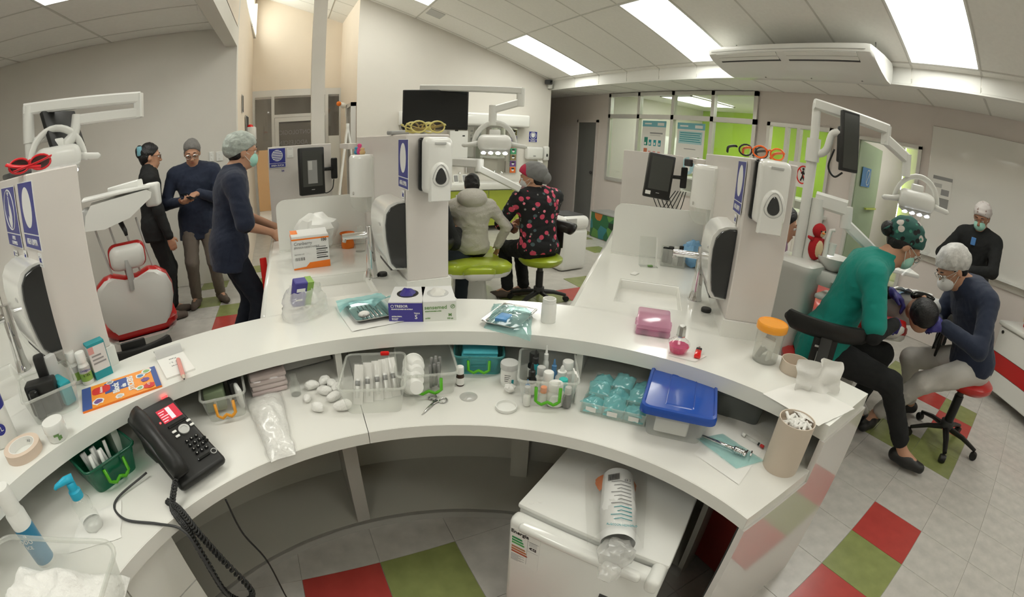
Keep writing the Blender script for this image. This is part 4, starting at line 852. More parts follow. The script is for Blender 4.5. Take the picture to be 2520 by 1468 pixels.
# teal pouches in a divided tray
tt = thing('divided_tray', 'divided clear tray full of teal sterilised packets', 'tray', ((.740+.865)/2, (.914+.759)/2, ZD+.0005), math.atan2(.759-.914, .865-.740))
TW, TD = .20, .20
tb = MB(); tb.box(-TW/2, TW/2, 0, TD, 0, .002)
for x in (-TW/2, -TW/6, TW/6, TW/2): tb.box(x-.001, x+.001, 0, TD, 0, .038)
for y in (0, TD/3, 2*TD/3, TD): tb.box(-TW/2, TW/2, y-.001, y+.001, 0, .038)
tb.build('tray_body', 'bin', tt)
for i in range(3):
    for jx in range(3):
        for lay in range(2):
            cx, cy = -TW/3+TW/3*jx+.006*nz(i*7.1, jx*3.3+lay), TD/6+TD/3*i+.006*nz(jx*5.2+lay, i*2.9)
            a = t_ = tt.rotation_euler.z+.9*nz(i*3.7+lay*9.3+.4, jx*4.1+.7); hw, hd = .036-.002*lay, .033
            cw = loc_in(tt, cx, cy, 0)
            quad = [(cw[0]+sx2*hw*math.cos(a)-sy2*hd*math.sin(a), cw[1]+sx2*hw*math.sin(a)+sy2*hd*math.cos(a)) for sx2, sy2 in ((-1,-1),(1,-1),(1,1),(-1,1))]
            pouch(quad, ZD+.006+.020*lay+(.004*i), .012, 'teal_film', 'small teal sterilised packet in the divided tray', 'sterile_packet', 'packet', 'teal packets in the divided tray', seed=i*3+jx+lay*17, nu=9, nv=9, crumple=.022, up=.012*lay*(1 if (i+jx) % 2 else -1))
            if lay and (i+jx) % 2 == 0: pass
for q, x in enumerate((-TW/3, 0, TW/3)): MB().box(x-.018, x+.014, -.0018, -.0012, .010, .026).build('paper_slip', 'paper', tt)
# blue lidded box
t19, w19 = bin_box('clear box with blue snap lid', (.848,.730), (.946,.609), .20, .095, wf=1.05, grow=.03)
lid = MB(); L = [[(x*f, .10+(y)*f, z) for x, y in rrect(w19+.055, .262, .025, 5)] for f, z in ((1.0,.092),(1.02,.088),(1.02,.102),(.99,.110),(.93,.112),(.90,.106),(.001,.106))]
lo = lid.loft(L, True, False).build('lid', 'lid_blue', t19, 40)
MB().loft([[(x, .105+y, z) for x, y in rrect(.082*f, .185*f, .008, 3)] for f, z in ((1.06,.1055),(1.0,.1085),(.97,.1085),(.95,.1065))], True, True).build('raised_panel', 'lid_blue', lo, 40)
tag(MB().rbox((0,0,.03), (.10,.03,.05), .004, 1).build('carton', 'box_white', None, 40, loc=loc_in(t19, -.01, .02, .006), rz=t19.rotation_euler.z), 'white printed carton inside the blue-lidded box', 'carton')
tag(MB().rbox((0,0,.025), (.08,.06,.045), .010, 2).build('coil_pack', 'grey', None, 40, loc=loc_in(t19, .0, .09, .006), rz=t19.rotation_euler.z), 'grey pack inside the blue-lidded box', 'pack')
for q in range(2): bin_box(['grey clear box under the right end of the counter','rear grey clear box under the right end of the counter'][q], [(1.125,.70),(1.20,.735)][q], [(1.195,.565),(1.27,.60)][q], .10, .085, 'bin_grey', grow=.015)
# sheet with wrapped forceps and cartridge
sh = [(.905,.585),(.913,.421),(1.158,.494),(1.190,.666)]
tag(MB().add([(x, y, ZD+.0006+.0012*(q % 2)) for q, (x, y) in enumerate(sh)], [(0,1,2,3)]).build('paper_sheet', 'paper'), 'white paper sheet under the wrapped syringe at the desk end', 'paper')
pp = pouch([(.960,.630),(.958,.468),(1.060,.440),(1.055,.600)], ZD+.003, .006, 'teal_film_light', 'teal sterile pouch holding a metal dental syringe', 'sterile_pouch', seed=4, crumple=.007)
inst = MB(); inst.tube([(-.035,.085,.012),(-.008,.015,.012),(.0,-.012,.012)], [.005,.006,.007], 10); inst.tube([(.0,-.012,.012),(.012,-.045,.012)], [.0105,.0085], 10)
for q in range(5): inst.tube([(.001+.0022*q,-.016-.006*q,.012),(.002+.0022*q,-.019-.006*q,.012)], .012, 10)
inst.tube([(.0,-.05,.012),(.03,-.042,.012)], .004, 8); inst.tube([(.018,-.062,.012),(.040,-.052,.012)], .003, 8); inst.build('metal_syringe', 'chrome', pp, True)
cp = thing('anaesthetic_cartridge', 'slim glass anaesthetic cartridge with red stopper on the paper sheet', 'cartridge', (1.107,.515,ZD+.008), math.radians(-88))
MB().tube([(-.035,0,0),(.022,0,0)], .0048, 10).build('glass_tube', M['clear_glass'], cp, True); MB().tube([(.025,0,0),(.037,0,0)], .005, 10).build('red_stopper', 'red', cp, True); MB().tube([(.016,0,0),(.019,0,0)], .0051, 10).build('black_ring', 'ink', cp, True); MB().tube([(-.046,0,0),(-.034,0,0)], .0058, 10).build('white_cap', 'white', cp, True)
# cylinder of cotton rolls
cy = thing('cardboard_cylinder', 'beige cylinder container full of cotton rolls at the desk end', 'container', (1.085,.398,ZD))
MB().lathe([(.0525,0),(.053,.002),(.053,.160),(.0505,.160),(.0505,.135)], 36, cap1=True).build('wall', 'beige', cy, 45)
for q in range(26):
    a, r = q*2.4, .043*math.sqrt((q+.5)/26); x, y = r*math.cos(a), r*math.sin(a); d = Vector((math.cos(q*1.7), math.sin(q*1.7), .35*math.sin(q*2.3)+.3)).normalized()*.015
    o = MB().tube([(-d.x,-d.y,-d.z),(d.x,d.y,d.z)], .0048, 8).build('cotton_roll', 'cotton', None, 50, loc=(1.085+x*.85, .398+y*.85, ZD+.150+.006*math.sin(q*3.1))); tag(o, 'short white cotton roll heaped in the beige cylinder', 'cotton roll', 'cotton rolls in the cylinder')
# ---- desk phone
ph = thing('desk_phone', 'black office desk phone with red lit screen', 'phone', (-.343,.975,ZD), math.radians(40))      # local x across, +y up the phone
TL = Matrix.Translation((0,0,.0)) @ Matrix.Rotation(math.radians(21), 4, 'X')
W, Lh = .155, .285
MB().xf(TL).rbox((0, Lh/2, .020), (W, Lh, .028), .013, 3).build('body', 'black', ph, 40)
MB().rbox((0, Lh*.74, .045), (W*.8, .08, .09), .01, 2).build('stand', 'black', ph, 40)
hs = MB().xf(TL).tube([(-W*.36, .018, .050), (-W*.36, .05, .062), (-W*.36, .14, .070), (-W*.36, .225, .064), (-W*.36, .262, .052)], [(.026,.016),(.028,.020),(.022,.013),(.028,.020),(.026,.014)], 14).build('handset', 'black', ph, True)
scn = mat('phone_screen', (.30,.02,.03), .2, emit=.35, emitcol=(.75,.06,.09))
ps = MB().xf(TL).box(.005, .068, .195, .247, .0342, .0350).build('screen', scn, ph)
scl = mat('phone_screen_line', (.9,.5,.5), .3, emit=.4, emitcol=(1,.55,.6))
for q in range(5): MB().xf(TL).box(.008, .022+.006*(q % 3), .200+.009*q, .2025+.009*q, .0350, .0353).build('screen_line', scl, ps)
MB().xf(TL).box(.034, .048, .199, .244, .0350, .0352).build('screen_glow', scl, ps)
MB().xf(TL).rbox((.036,.178,.0355), (.062,.008,.004), .002, 1).build('soft_keys', 'black_gloss', ph)
MB().xf(TL).lathe([(.0165,.034),(.0165,.038),(.010,.039),(.010,.0375),(.004,.038)], 22, (.040,.148,0)).build('navigation_dial', 'light_grey', ph, 45)
for x, y in ((.012,.156),(.012,.138),(.068,.166),(.068,.148)): MB().xf(TL).rbox((x,y,.036), (.014,.008,.004), .003, 2).build('button', 'white', ph, 40)
for i in range(3):
    for q in range(4):
        k = MB().xf(TL).rbox((.022+.016*i, .108-.016*q, .0365), (.011,.009,.005), .002, 1).build('key', 'black_gloss', ph)
        MB().xf(TL).box(.0205+.016*i, .0235+.016*i, .1065-.016*q, .1095-.016*q, .0391, .0393).build('key_mark', 'light_grey', k)
for x, y in ((.068,.090),(.068,.078)): MB().xf(TL).rbox((x,y,.0365), (.012,.008,.005), .002, 1).build('key', 'black_gloss', ph)
MB().xf(TL).rbox((.030,.040,.0365), (.040,.008,.005), .003, 2).build('volume_bar', 'black_gloss', ph)
MB().xf(TL).tube([(.062+.008*math.cos(u), .038+.008*math.sin(u), .037) for u in [2*PI*q/16 for q in range(17)]], .0012, 5).build('speaker_key_ring', 'light_grey', ph)
MB().xf(TL).rbox((-.004,.205,.0355), (.005,.006,.003), .001, 1).build('message_lamp', mat('lamp_red', (.8,.02,.02), .3, emit=2.0, emitcol=(1,.05,.05)), ph)
MB().xf(TL).rbox((.060,.2845,.028), (.02,.006,.010), .002, 1).build('top_lamp', mat('lamp_red2', (.8,.02,.02), .3, emit=1.2, emitcol=(1,.05,.05)), ph)
def wl(t, p): return tuple((Matrix.Translation(t.location) @ Matrix.Rotation(t.rotation_euler.z, 4, 'Z')) @ Vector(p))
coil = []
base = bez([(-.405,.925,.735),(-.42,.875,.70),(-.405,.845,.685),(-.385,.82,.66),(-.375,.805,.56),(-.37,.80,.44),(-.335,.80,.39),(-.30,.80,.43),(-.335,.81,.56),(-.365,.82,.66),(-.40,.86,.70),(-.44,.90,.695)], 64)
for q, p in enumerate(base): coil.append((p[0]+.0062*math.cos(q*.85), p[1]+.0062*math.sin(q*.85), p[2]+.003*math.sin(q*.85)))
tag(MB().tube(coil, .0034, 5).build('handset_cord', 'black', None, True), 'coiled black handset cord looping off the desk edge', 'cord')
tag(MB().tube(bez([(-.52,1.02,.70),(-.60,.93,.69),(-.56,.86,.69),(-.46,.83,.69),(-.39,.80,.69),(-.37,.785,.62),(-.36,.78,.45),(-.33,.79,.32),(-.27,.80,.25),(-.30,.82,.30)], 10), .0035, 6).build('network_cable', 'dark_grey', None, True), 'thin grey cable running from the phone over the desk edge', 'cable')
tag(MB().tube(bez([(-.30,.94,.64),(-.29,.93,.52),(-.255,.92,.40),(-.25,.92,.20),(-.24,.93,.06),(-.22,.90,.01),(-.27,.88,.006)], 10), .0028, 6).build('power_cable', 'black', None, True), 'thin black cable hanging below the desk', 'cable')
# ---- left end of the lower desk
gb, _ = bin_box('green bin with clear lid rim and green handle', (-.659,.967), (-.563,1.067), .17, .085, 'bin_green', 'handle_green', grow=.03)
for q in range(12):
    o = MB().tube([(0,0,0),(.006*math.cos(q*2.1),.012,.075)], .0055, 8).build('plastic_tube', 'light_grey' if q % 3 else 'white', None, True, loc=loc_in(gb, -.045+.011*(q % 7), .035+.03*(q//6)+.004*(q % 3), .012), rz=gb.rotation_euler.z+.4*(q % 3)); tag(o, 'short clear tube standing in the green bin', 'tube', 'tubes in the green bin')
pb = thing('pump_bottle', 'clear pump bottle with turquoise pump head', 'bottle', (-.642,.842,ZD+.002), .6)
MB().lathe([(.024,0),(.0265,.003),(.0265,.045),(.022,.052),(.022,.056),(.0255,.064),(.0255,.085),(.018,.098),(.013,.102)], 22).build('clear_body', M['clear_glass'], pb, 45)
MB().lathe([(.0255,.003),(.0255,.020),(.001,.0205)], 22).build('liquid', M['film'], pb, True)
pc = mat('pump_blue', (.015,.40,.60), .35)
MB().lathe([(.0165,.098),(.0165,.118),(.012,.122),(.012,.140),(.009,.143)], 18).build('collar', pc, pb, 45)
MB().tube([(.012,0,.150),(-.01,0,.152),(-.036,0,.148),(-.042,0,.143)], [(.011,.006),(.010,.006),(.006,.005),(.004,.004)], 10).build('pump_head', pc, pb, True)
pouch([(-.70,.76),(-.555,.80),(-.585,.935),(-.70,.88)], ZD, .003, 'paper', 'flat white tissue under the pump bottle', 'tissue_sheet', 'tissue', seed=9, crumple=.006)
cn = thing('spray_can', 'white spray can with blue label behind the cotton tub', 'can', (-.765,.742,ZD), 0)
MB().lathe([(.025,0),(.026,.003),(.026,.150),(.022,.157),(.0225,.16)], 22).build('can_body', 'white', cn, 45); MB().lathe([(.0225,.158),(.0225,.212),(.020,.220),(.001,.221)], 22).build('cap', 'white', cn, 45)
lbm = mat('can_blue', (.02,.20,.36), .3); MB().lathe([(.0263,.01),(.0263,.115)], 22, cap0=False, cap1=False).build('label_band', lbm, cn, True)
text('DDO', .016, 'sign_white', cn, (.004,-.0268,.085), (PI/2, 0, .1)); text('ICE', .013, 'sign_white', cn, (.004,-.0268,.068), (PI/2, 0, .1)); text('CE', .008, 'sign_white', cn, (.010,-.0268,.102), (PI/2, 0, .1))
tub = thing('cotton_tub', 'large clear tub heaped with white cotton', 'tub', (-.665,.545,ZD+.0005), math.radians(-6))
def trg(f, z, ins=0.0): return [(x, y, z) for x, y in rrect(.34*f-2*ins, .29*f-2*ins, .045, 5)]
MB().loft([trg(.88,0), trg(1.0,.115)], True, False).build('tub_wall', 'bin', tub, 40)
pr = trg(1.01,.114); MB().tube(pr+pr[:1], [(.006,.005)]*(len(pr)+1), 8, cap=False).build('rim', 'bin', tub, True)
def cf(u, v):
    x, y = (u-.5)*.31, (v-.5)*.26; e = min(1, (min(u, 1-u, v, 1-v)*5))**.5; return (x, y, .02+.055*e+.035*nz(x, y, 0, 14)*e+.012*nz(x, y, 4, 45)*e)
MB().grid(cf, 40, 36).build('cotton_fill', 'cotton', tub, True)
# ---- upper counter, left end
b1 = bottle((-.945,1.03,ZU), .045, .24, 'white', 'white', 'large white litre bottle cut by the left edge', .15, .5, .5)
t_ = text('1L', .018, 'sign_white', b1, (.034,-.0335,.055), (PI/2, 0, .8)); MB().xf(Matrix.Translation((.0335,-.033,.055)) @ Matrix.Rotation(.8, 4, 'Z') @ Matrix.Rotation(PI/2, 4, 'X')).lathe([(.016,-.0006),(.016,.0003)], 18).build('round_mark', 'sign_blue', b1)
MB().lathe([(.0453,.10),(.0453,.16)], 18, cap0=False, cap1=False).build('label_band', 'sign_blue', b1, True)
tp = thing('tape_roll', 'roll of beige masking tape lying on the counter', 'tape', (-.835,.965,ZU))
MB().lathe([(.040,0),(.056,0),(.056,.025),(.040,.025)], 36, cap0=False, cap1=False).build('tape', mat('tape', (.68,.55,.44), .7), tp, 45); tp.children[-1].data
MB().lathe([(.038,.0),(.0402,0),(.0402,.0255),(.038,.0255),(.038,0)], 36, cap0=False, cap1=False).build('core', 'paper', tp, 45)
text('TAPE', .012, 'ink_grey', tp, (0,.0375,.012), (PI/2, 0, 0))
jr = thing('jar', 'white round jar with green logo beside the tape roll', 'jar', (-.742,1.022,ZU))
MB().lathe([(.028,0),(.031,.004),(.031,.030)], 26).build('jar_body', 'white', jr, 45); MB().lathe([(.0335,.028),(.0335,.047),(.031,.052),(.001,.0525)], 26).build('lid', 'white_gloss', jr, 45)
for q, (a, z0, z1) in enumerate(((-.95,.008,.026),(-1.15,.020,.026),(-.75,.010,.020))): MB().xf(Matrix.Rotation(a, 4, 'Z')).box(.0305, .0316, -.003-.004*(q == 1), .003+.004*(q == 1), z0, z1).build('green_mark', 'green_print', jr)
tl, _ = bin_box('clear bin holding black curing light parts on the left counter', (-.848,1.089), (-.727,1.17), .17, .085, 'bin', None, z=ZU, grow=.03)
for q, (x, y, w, d, h, m, lb) in enumerate(((-.02,.06,.10,.05,.095,'black','black curing light handset lying in the left clear bin'),(.0,.11,.035,.03,.15,'black','black upright curing light tip in the left clear bin'),(-.05,.04,.03,.05,.085,'black_gloss','glossy black part at the corner of the left clear bin'),(.04,.08,.04,.10,.07,'teal_print','dark green box lying in the left clear bin'),(.03,.13,.05,.03,.13,'light_grey','grey grip standing in the left clear bin'))):
    tag(MB().rbox((0,0,h/2), (w,d,h), .008, 2).build('light_part', m, None, 40, loc=loc_in(tl, x, y, .004), rz=tl.rotation_euler.z+.2*q-.3), lb, 'tool')
D('lime_label', (.25,.42,.08), .5)
for q, (x, y) in enumerate(((-.755,1.322),(-.80,1.335))):
    b_ = bottle((x, y, ZU), .021, .105, 'white', 'white', ['white mouthwash bottle with green label','white mouthwash bottle behind the labelled one'][q], .28, .82, .7)
    MB().lathe([(.0213,.014),(.0213,.040)], 18, cap0=False, cap1=False).build('green_band', 'lime_label', b_, True); MB().lathe([(.0213,.040),(.0213,.060)], 18, cap0=False, cap1=False).build('grey_band', 'light_grey', b_, True)
    if q == 0: text('0,12%', .010, 'ink', b_, (.012,-.0178,.034), (PI/2, 0, .45)); text('Oralgene', .010, 'violet', b_, (.012,-.0178,.050), (PI/2, 0, .45))
bx = thing('carton_box', 'slim white and teal medicine carton standing by the left partition', 'carton', (-.715,1.365,ZU), math.radians(40))
MB().rbox((0,0,.058), (.062,.040,.116), .002, 1).build('carton', 'box_white', bx)
for z0, z1, m in ((.0,.026,'teal_print'),(.108,.1165,'teal_print')): MB().box(-.0315, .0315, -.0205, .0205, z0, z1).build('teal_band', m, bx)
MB().box(.0305, .0316, -.0202, .0202, .0, .1162).build('teal_side', 'teal_print', bx); MB().box(-.0312, -.012, -.0207, -.019, .085, .108).build('pink_corner', 'pink_print', bx)
for q in range(3): MB().box(-.024, .022-.006*q, -.0207, -.019, .050+.012*q, .055+.012*q).build('print_line', 'ink_grey', bx)
# sticker block
sq = [(-.707,1.125),(-.464,1.227),(-.518,1.371),(-.756,1.261)]
stc = (-.611,1.246); st = thing('sticker_book', 'orange and blue sticker block lying at the counter edge', 'booklet', (stc[0], stc[1], ZU), math.atan2(.102,.243))
MB().box(-.128, .128, -.072, .075, 0, .006).build('pages', 'orange', st)
D('st_blue', (.045,.09,.30), .5); D('st_orange', (.86,.30,.03), .45); D('st_red', (.62,.03,.03), .5); D('st_white', (.75,.75,.73), .5); D('st_green', (.25,.42,.18), .5); D('st_violet', (.16,.08,.26), .5)
MB().box(-.128, .128, -.072, .075, .006, .0066).build('cover', 'st_orange', st)
for x0, x1, y0, y1, m in ((-.128,-.096,-.072,.075,'st_blue'),(.110,.128,-.072,.075,'st_blue'),(-.05,.03,-.01,.06,'st_blue')): MB().box(x0, x1, y0, y1, .0066, .0070).build('cover_panel', m, st)
MB().loft([[(x-.062, y+.028, z) for x, y in rrect(.062,.048,.016,4)] for z in (.0068,.0073)]).build('red_badge', 'st_red', st); text('Adetec', .0145, 'st_white', st, (-.062,.028,.0075), (0,0,PI/2), bold=.0003)
for s_, x, sz in (('Block',-.012,.030),('de',.014,.022),('STICKERS',.038,.027)): text(s_, sz, 'st_white', st, (x,.008,.0074), (0,0,PI/2), bold=.0012, sx=.85 if len(s_) > 5 else 1)
def blob(cx, cy, r, m, seed): MB().add([(cx+r*(1+.35*nz(math.cos(u)*2+seed, math.sin(u)*2))*math.cos(u), cy+r*(1+.35*nz(math.cos(u)*2+seed, math.sin(u)*2))*math.sin(u), .0072+.0002*seed) for u in [2*PI*q/14 for q in range(14)]], [tuple(range(14))]).build('sticker_picture', m, st)
for q, (x, y, r, m) in enumerate(((-.075,-.040,.020,'st_white'),(-.075,-.040,.014,'st_violet'),(-.005,-.052,.014,'st_white'),(-.005,-.052,.009,'light_grey'),(.072,.035,.016,'st_white'),(.072,.035,.011,'cap_blue'),(.085,.0,.014,'st_violet'),(.062,-.045,.014,'st_white'),(.062,-.045,.009,'st_green'),(.095,.055,.018,'st_white'),(.095,.055,.012,'st_green'),(-.03,.058,.013,'st_white'),(-.03,.058,.009,'grey'),(.092,-.048,.018,'st_red'))): blob(x, y, r, m, q*.35)
text('+75', .013, 'st_white', st, (.092,-.048,.0125), (0,0,PI/2))
nt_ = thing('notepad', 'small white notepad with handwriting and its cover folded back', 'notepad', (-.455,1.375,ZU), math.atan2(.042,.088))
MB().box(-.048, .048, -.095, .095, 0, .006).build('pages', 'paper', nt_)
MB().grid(lambda u, v: (-.048+.096*u, .060+.045*v, .0065+.022*math.sin(PI*v*.9)), 6, 8).build('folded_cover', 'light_grey', nt_, True)
for q in range(3): text(['Pieza','5.6  2.1','Jueves'][q], .013, 'ink_grey', nt_, (.002,.030-.028*q,.0062), (0,0,PI), name='handwriting')
pn = thing('pencil', 'thick pink pencil lying across the notepad', 'pencil', (-.415,1.305,ZU+.012), math.atan2(.165*.0+1.22-1.40, -.385+.455))
pn.rotation_euler = (0, 0, math.atan2(-.165, .055)); MB().tube([(-.075,0,0),(.055,0,0)], .0075, 8).build('barrel', mat('pencil_pink', (.72,.30,.26), .45), pn, 30); MB().tube([(.055,0,0),(.072,0,0)], [.0075,.003], 8).build('wood_tip', 'beige', pn, 30); MB().tube([(.070,0,0),(.078,0,0)], [.0034,.0006], 8).build('lead', 'ink', pn)
# ---- upper counter, middle
gbg = thing('glove_bag', 'crumpled clear bag with a blue and green glove carton inside', 'bag', (.005,1.66,ZU), .15)
def bagf(u, v, s=1.0):
    a = 2*PI*u; r = (.075+.018*math.sin(2*a+.6)+.014*nz(math.cos(a)*2, math.sin(a)*2, v*3, 1.6))*(1-.28*v**2)*s; return (r*1.05*math.cos(a), r*1.25*math.sin(a), .004+.10*v+.012*nz(math.cos(a)*3, math.sin(a)*3, v*4))
MB().grid(bagf, 30, 12).build('bag_film', M['film'], gbg, True)
cin = thing('glove_carton', 'blue and green carton standing in the clear bag', 'carton', (-.012,1.72,ZU+.02), rot=(.35, .1, .35))
MB().rbox((0,0,.055), (.075,.04,.11), .003, 1).build('carton', 'violet', cin); MB().box(.012, .0378, -.0206, .0206, .0, .1102).build('green_side', 'lime_label', cin); MB().box(-.03, .005, -.0207, -.019, .07, .085).build('white_logo', 'sign_white', cin); MB().box(-.03, .0, -.0207, -.019, .03, .036).build('white_line', 'sign_white', cin)
ip = thing('instrument_pouch', 'opened teal sterile pouch with a steel instrument tray', 'pouch', (.235,1.575,ZU), .12)
def bow(mb, w, d, h): return mb.loft([[(x, y, z) for x, y in rrect(w*f, d*f, .018, 4)] for f, z in ((.86,.002),(1.0,h),(1.06,h+.001),(1.06,h-.001),(.98,h-.001),(.85,.004))])
bow(MB(), .135, .19, .018).build('steel_tray', 'steel', ip, 40)
MB().grid(lambda u, v: ((u-.5)*.20, (v-.5)*.27-.005, .0015+.004*abs(nz(u*4, v*4))), 12, 12).build('paper_back', 'paper', ip, True)
MB().grid(lambda u, v: ((u-.5)*(.185+.03*(1-v)), -.005+v*.135, .022+.012*abs(nz(u*5, v*5, 3))+.03*(1-v)**3*abs(math.sin(u*5))), 16, 12).build('teal_film', M['teal_film'], ip, True)
for q in range(5): MB().tube([(-.03+.016*q,-.07,.014),(-.028+.016*q,.05,.014)], .0022, 6).build('instrument', 'steel', ip, True)
MB().ball((-.03,-.055,.022), .017, 12, 8, 1.3, .9, .7).build('cotton_wad', 'cotton', ip, True)
def glove_box(fl, fr, h, d, front, label, words, opening, txt):
    c, rz, w = P2(fl, fr); t = thing('glove_box', label, 'box', (c[0], c[1], ZU), rz, 'glove boxes')
    MB().rbox((0,d/2,h/2), (w*.985,d,h), .0015, 1).build('carton', 'box_white', t)
    f = MB().box(-w*.4925, w*.4925, -.0008, .001, .0, h*.93).build('front_print', front, t)
    ov = [(.040*math.cos(u), d*.52+.045*math.sin(u)) for u in [2*PI*q/24 for q in range(24)]]
    MB().loft([[(x, y, z) for x, y in ov] for z in (h+.0002, h+.0008)]).build('opening', 'ink' if opening == 'glove_violet' else 'light_grey', t)
    mb = MB().grid(lambda u, v: ((u-.5)*.066, d*.52+(v-.5)*.074, h-.004+.024*math.sin(PI*u)*math.sin(PI*v)*(1+.8*nz(u*4, v*4, 2))), 12, 12); mb.build('glove_tuft', opening, t, True)
    for s_, x, z, sz, m in words: text(s_, sz, m, t, (x, -.0012, z), (PI/2, 0, 0), align='LEFT', bold=.0003)
    return t
D('box_front_white', (.74,.75,.70), .45); D('glove_white', (.72,.71,.66), .6)
gx = glove_box((.292,1.468), (.406,1.424), .075, .165, 'violet', 'violet and white size S glove box', [('TRESOR',-.038,.058,.013,'sign_white'),('GUANTE EXAMEN DE NITRILO',-.050,.047,.0055,'sign_white'),('TALLA',.030,.032,.007,'sign_white'),('S',.032,.018,.022,'sign_white'),('ANTIBACTERIAL',-.050,.020,.005,'sign_white'),('Libre de polvo',-.050,.013,.004,'sign_white'),('100 unidades',-.050,.008,.004,'sign_white')], 'glove_violet', None)
MB().tube([(-.046+.005*math.cos(u), -.0014, .058+.005*math.sin(u)) for u in [2*PI*q/14 for q in range(15)]], .0008, 5).build('round_logo', 'sign_white', gx)
gy = glove_box((.4065,1.424), (.522,1.395), .075, .165, 'box_front_white', 'white size M latex glove box', [('sensemed',-.054,.052,.020,'green_print'),('GUANTE EXAMEN LATEX',-.052,.038,.005,'green_print'),('M',.030,.022,.016,'green_print'),('100 un',.025,.009,.008,'green_print'),('LATEX',-.052,.012,.006,'green_print')], 'glove_white', None)
MB().tube([(.046+.007*math.cos(u), -.0014, .054+.007*math.sin(u)) for u in [2*PI*q/16 for q in range(17)]], .0010, 5).build('round_logo', 'green_print', gy)
MB().tube([(.043,-.0014,.050),(.049,-.0014,.058)], [(.0012,.0005),(.0022,.0005)], 6).build('leaf_mark', 'green_print', gy)
tp14 = pouch([(.583,1.296),(.679,1.140),(.829,1.385),(.713,1.492)], ZU, .024, 'teal_film_light', 'teal sterile pouch with a tray and blue cup inside', 'sterile_pouch', seed=2, nu=20, nv=20, crumple=.010)
a14 = math.atan2(-.156,.096)
MB().xf(Matrix.Rotation(a14+.12, 4, 'Z') @ Matrix.Translation((0,.0,.004))).loft([[(x, y, z) for x, y in rrect(.135*f, .20*f, .018, 4)] for f, z in ((.86,0),(1.0,.016),(1.04,.017),(1.04,.015),(.98,.014),(.85,.003))]).build('tray', 'steel', tp14, 40)
MB().xf(Matrix.Rotation(a14+.12, 4, 'Z')).rbox((-.004,-.045,.020), (.045,.06,.022), .006, 2).build('blue_cup', mat('cup_blue', (.10,.30,.60), .3), tp14, 40)
MB().xf(Matrix.Rotation(a14+.12, 4, 'Z')).box(-.01, .04, .052, .07, .0345, .0352).build('paper_tag', 'paper', tp14)
for q in range(4): MB().xf(Matrix.Rotation(a14+.12, 4, 'Z')).tube([(-.055+.014*q,-.07,.012),(-.055+.014*q,.06,.012)], .002, 6).build('instrument', 'steel', tp14, True)
j15 = thing('jar', 'plain white open jar at the back edge of the counter', 'jar', (.822,1.263,ZU))
MB().lathe([(.0255,0),(.027,.003),(.027,.066),(.0235,.072),(.0235,.076),(.0248,.077),(.0235,.080),(.0248,.083),(.0235,.088),(.021,.088),(.021,.07)], 26).build('jar_body', 'white', j15, 45)
# ---- upper counter, right
pkb = thing('pink_case', 'translucent pink plastic case lying near the right sink', 'case', (1.155,1.065,ZU), math.radians(-45))
MB().rbox((0,0,.012), (.125,.19,.022), .008, 2).build('base_half', M['pink_plastic'], pkb, 40); ld = MB().rbox((0,0,.032), (.125,.19,.018), .008, 2).build('lid_half', M['pink_plastic'], pkb, 40)
for sg in (-1, 1): MB().rbox((sg*.064,-.02,.023), (.006,.03,.018), .002, 1).build('latch', M['pink_plastic'], pkb)
for x in (-.03, .035): tag(MB().rbox((0,0,.010), (.028,.03,.018), .004, 1).build('dark_part', 'dark_grey', None, 40, loc=loc_in(pkb, x, -.075, .002), rz=pkb.rotation_euler.z), 'dark part seen through the pink case', 'part', 'parts inside the pink case')
pfm = thing('spirit_lamp', 'faceted glass spirit lamp of pink liquid with silver cap', 'lamp', (1.081,.867,ZU+.003), .2)
MB().lathe([(.026,0),(.030,.004),(.037,.026),(.037,.032),(.033,.040),(.016,.052),(.013,.058)], 10).build('glass_body', M['clear_glass'], pfm, 25)
MB().lathe([(.025,.003),(.029,.006),(.0345,.026),(.001,.0262)], 10).build('pink_liquid', M['pink_liquid'], pfm, 25)
for z in (.036,.042,.047): MB().lathe([(.0345-(z-.036)*1.2,z-.001),(.0362-(z-.036)*1.2,z),(.0345-(z-.036)*1.2,z+.001)], 20, cap0=False, cap1=False).build('glass_ring', M['clear_glass'], pfm, True)
MB().lathe([(.0155,.056),(.0165,.060),(.0150,.066),(.0150,.084),(.0125,.092),(.010,.094)], 8).build('silver_cap', 'steel', pfm, 25)
pouch([(1.035,.865),(1.085,.79),(1.155,.80),(1.10,.905)], ZU, .001, 'paper', 'folded white tissue under the spirit lamp', 'tissue_sheet', 'tissue', seed=6, crumple=.004)
lg = thing('lighter', 'red plastic lighter lying on the tissue', 'lighter', (1.128,.818,ZU+.010), math.radians(35))
MB().rbox((-.006,0,0), (.052,.022,.012), .004, 2).build('body', mat('lighter_red', (.75,.015,.015), .15, coat=.5), lg, 40); MB().rbox((.028,0,0), (.018,.020,.012), .003, 2).build('head', 'ink', lg, 40); MB().cyl((.03,0,.004), .004, -.006, .006, 10).build('wheel', 'steel', lg)
oj = thing('orange_lid_jar', 'clear jar with orange lid holding small white parts', 'jar', (1.330,.680,ZU))
MB().lathe([(.042,0),(.044,.003),(.049,.118),(.0475,.118),(.0425,.004)], 28).build('jar_wall', 'bin', oj, 45); MB().lathe([(.0535,.112),(.0545,.114),(.0545,.132),(.051,.137),(.049,.134),(.001,.134)], 30).build('lid', 'orange_lid', oj, 45)
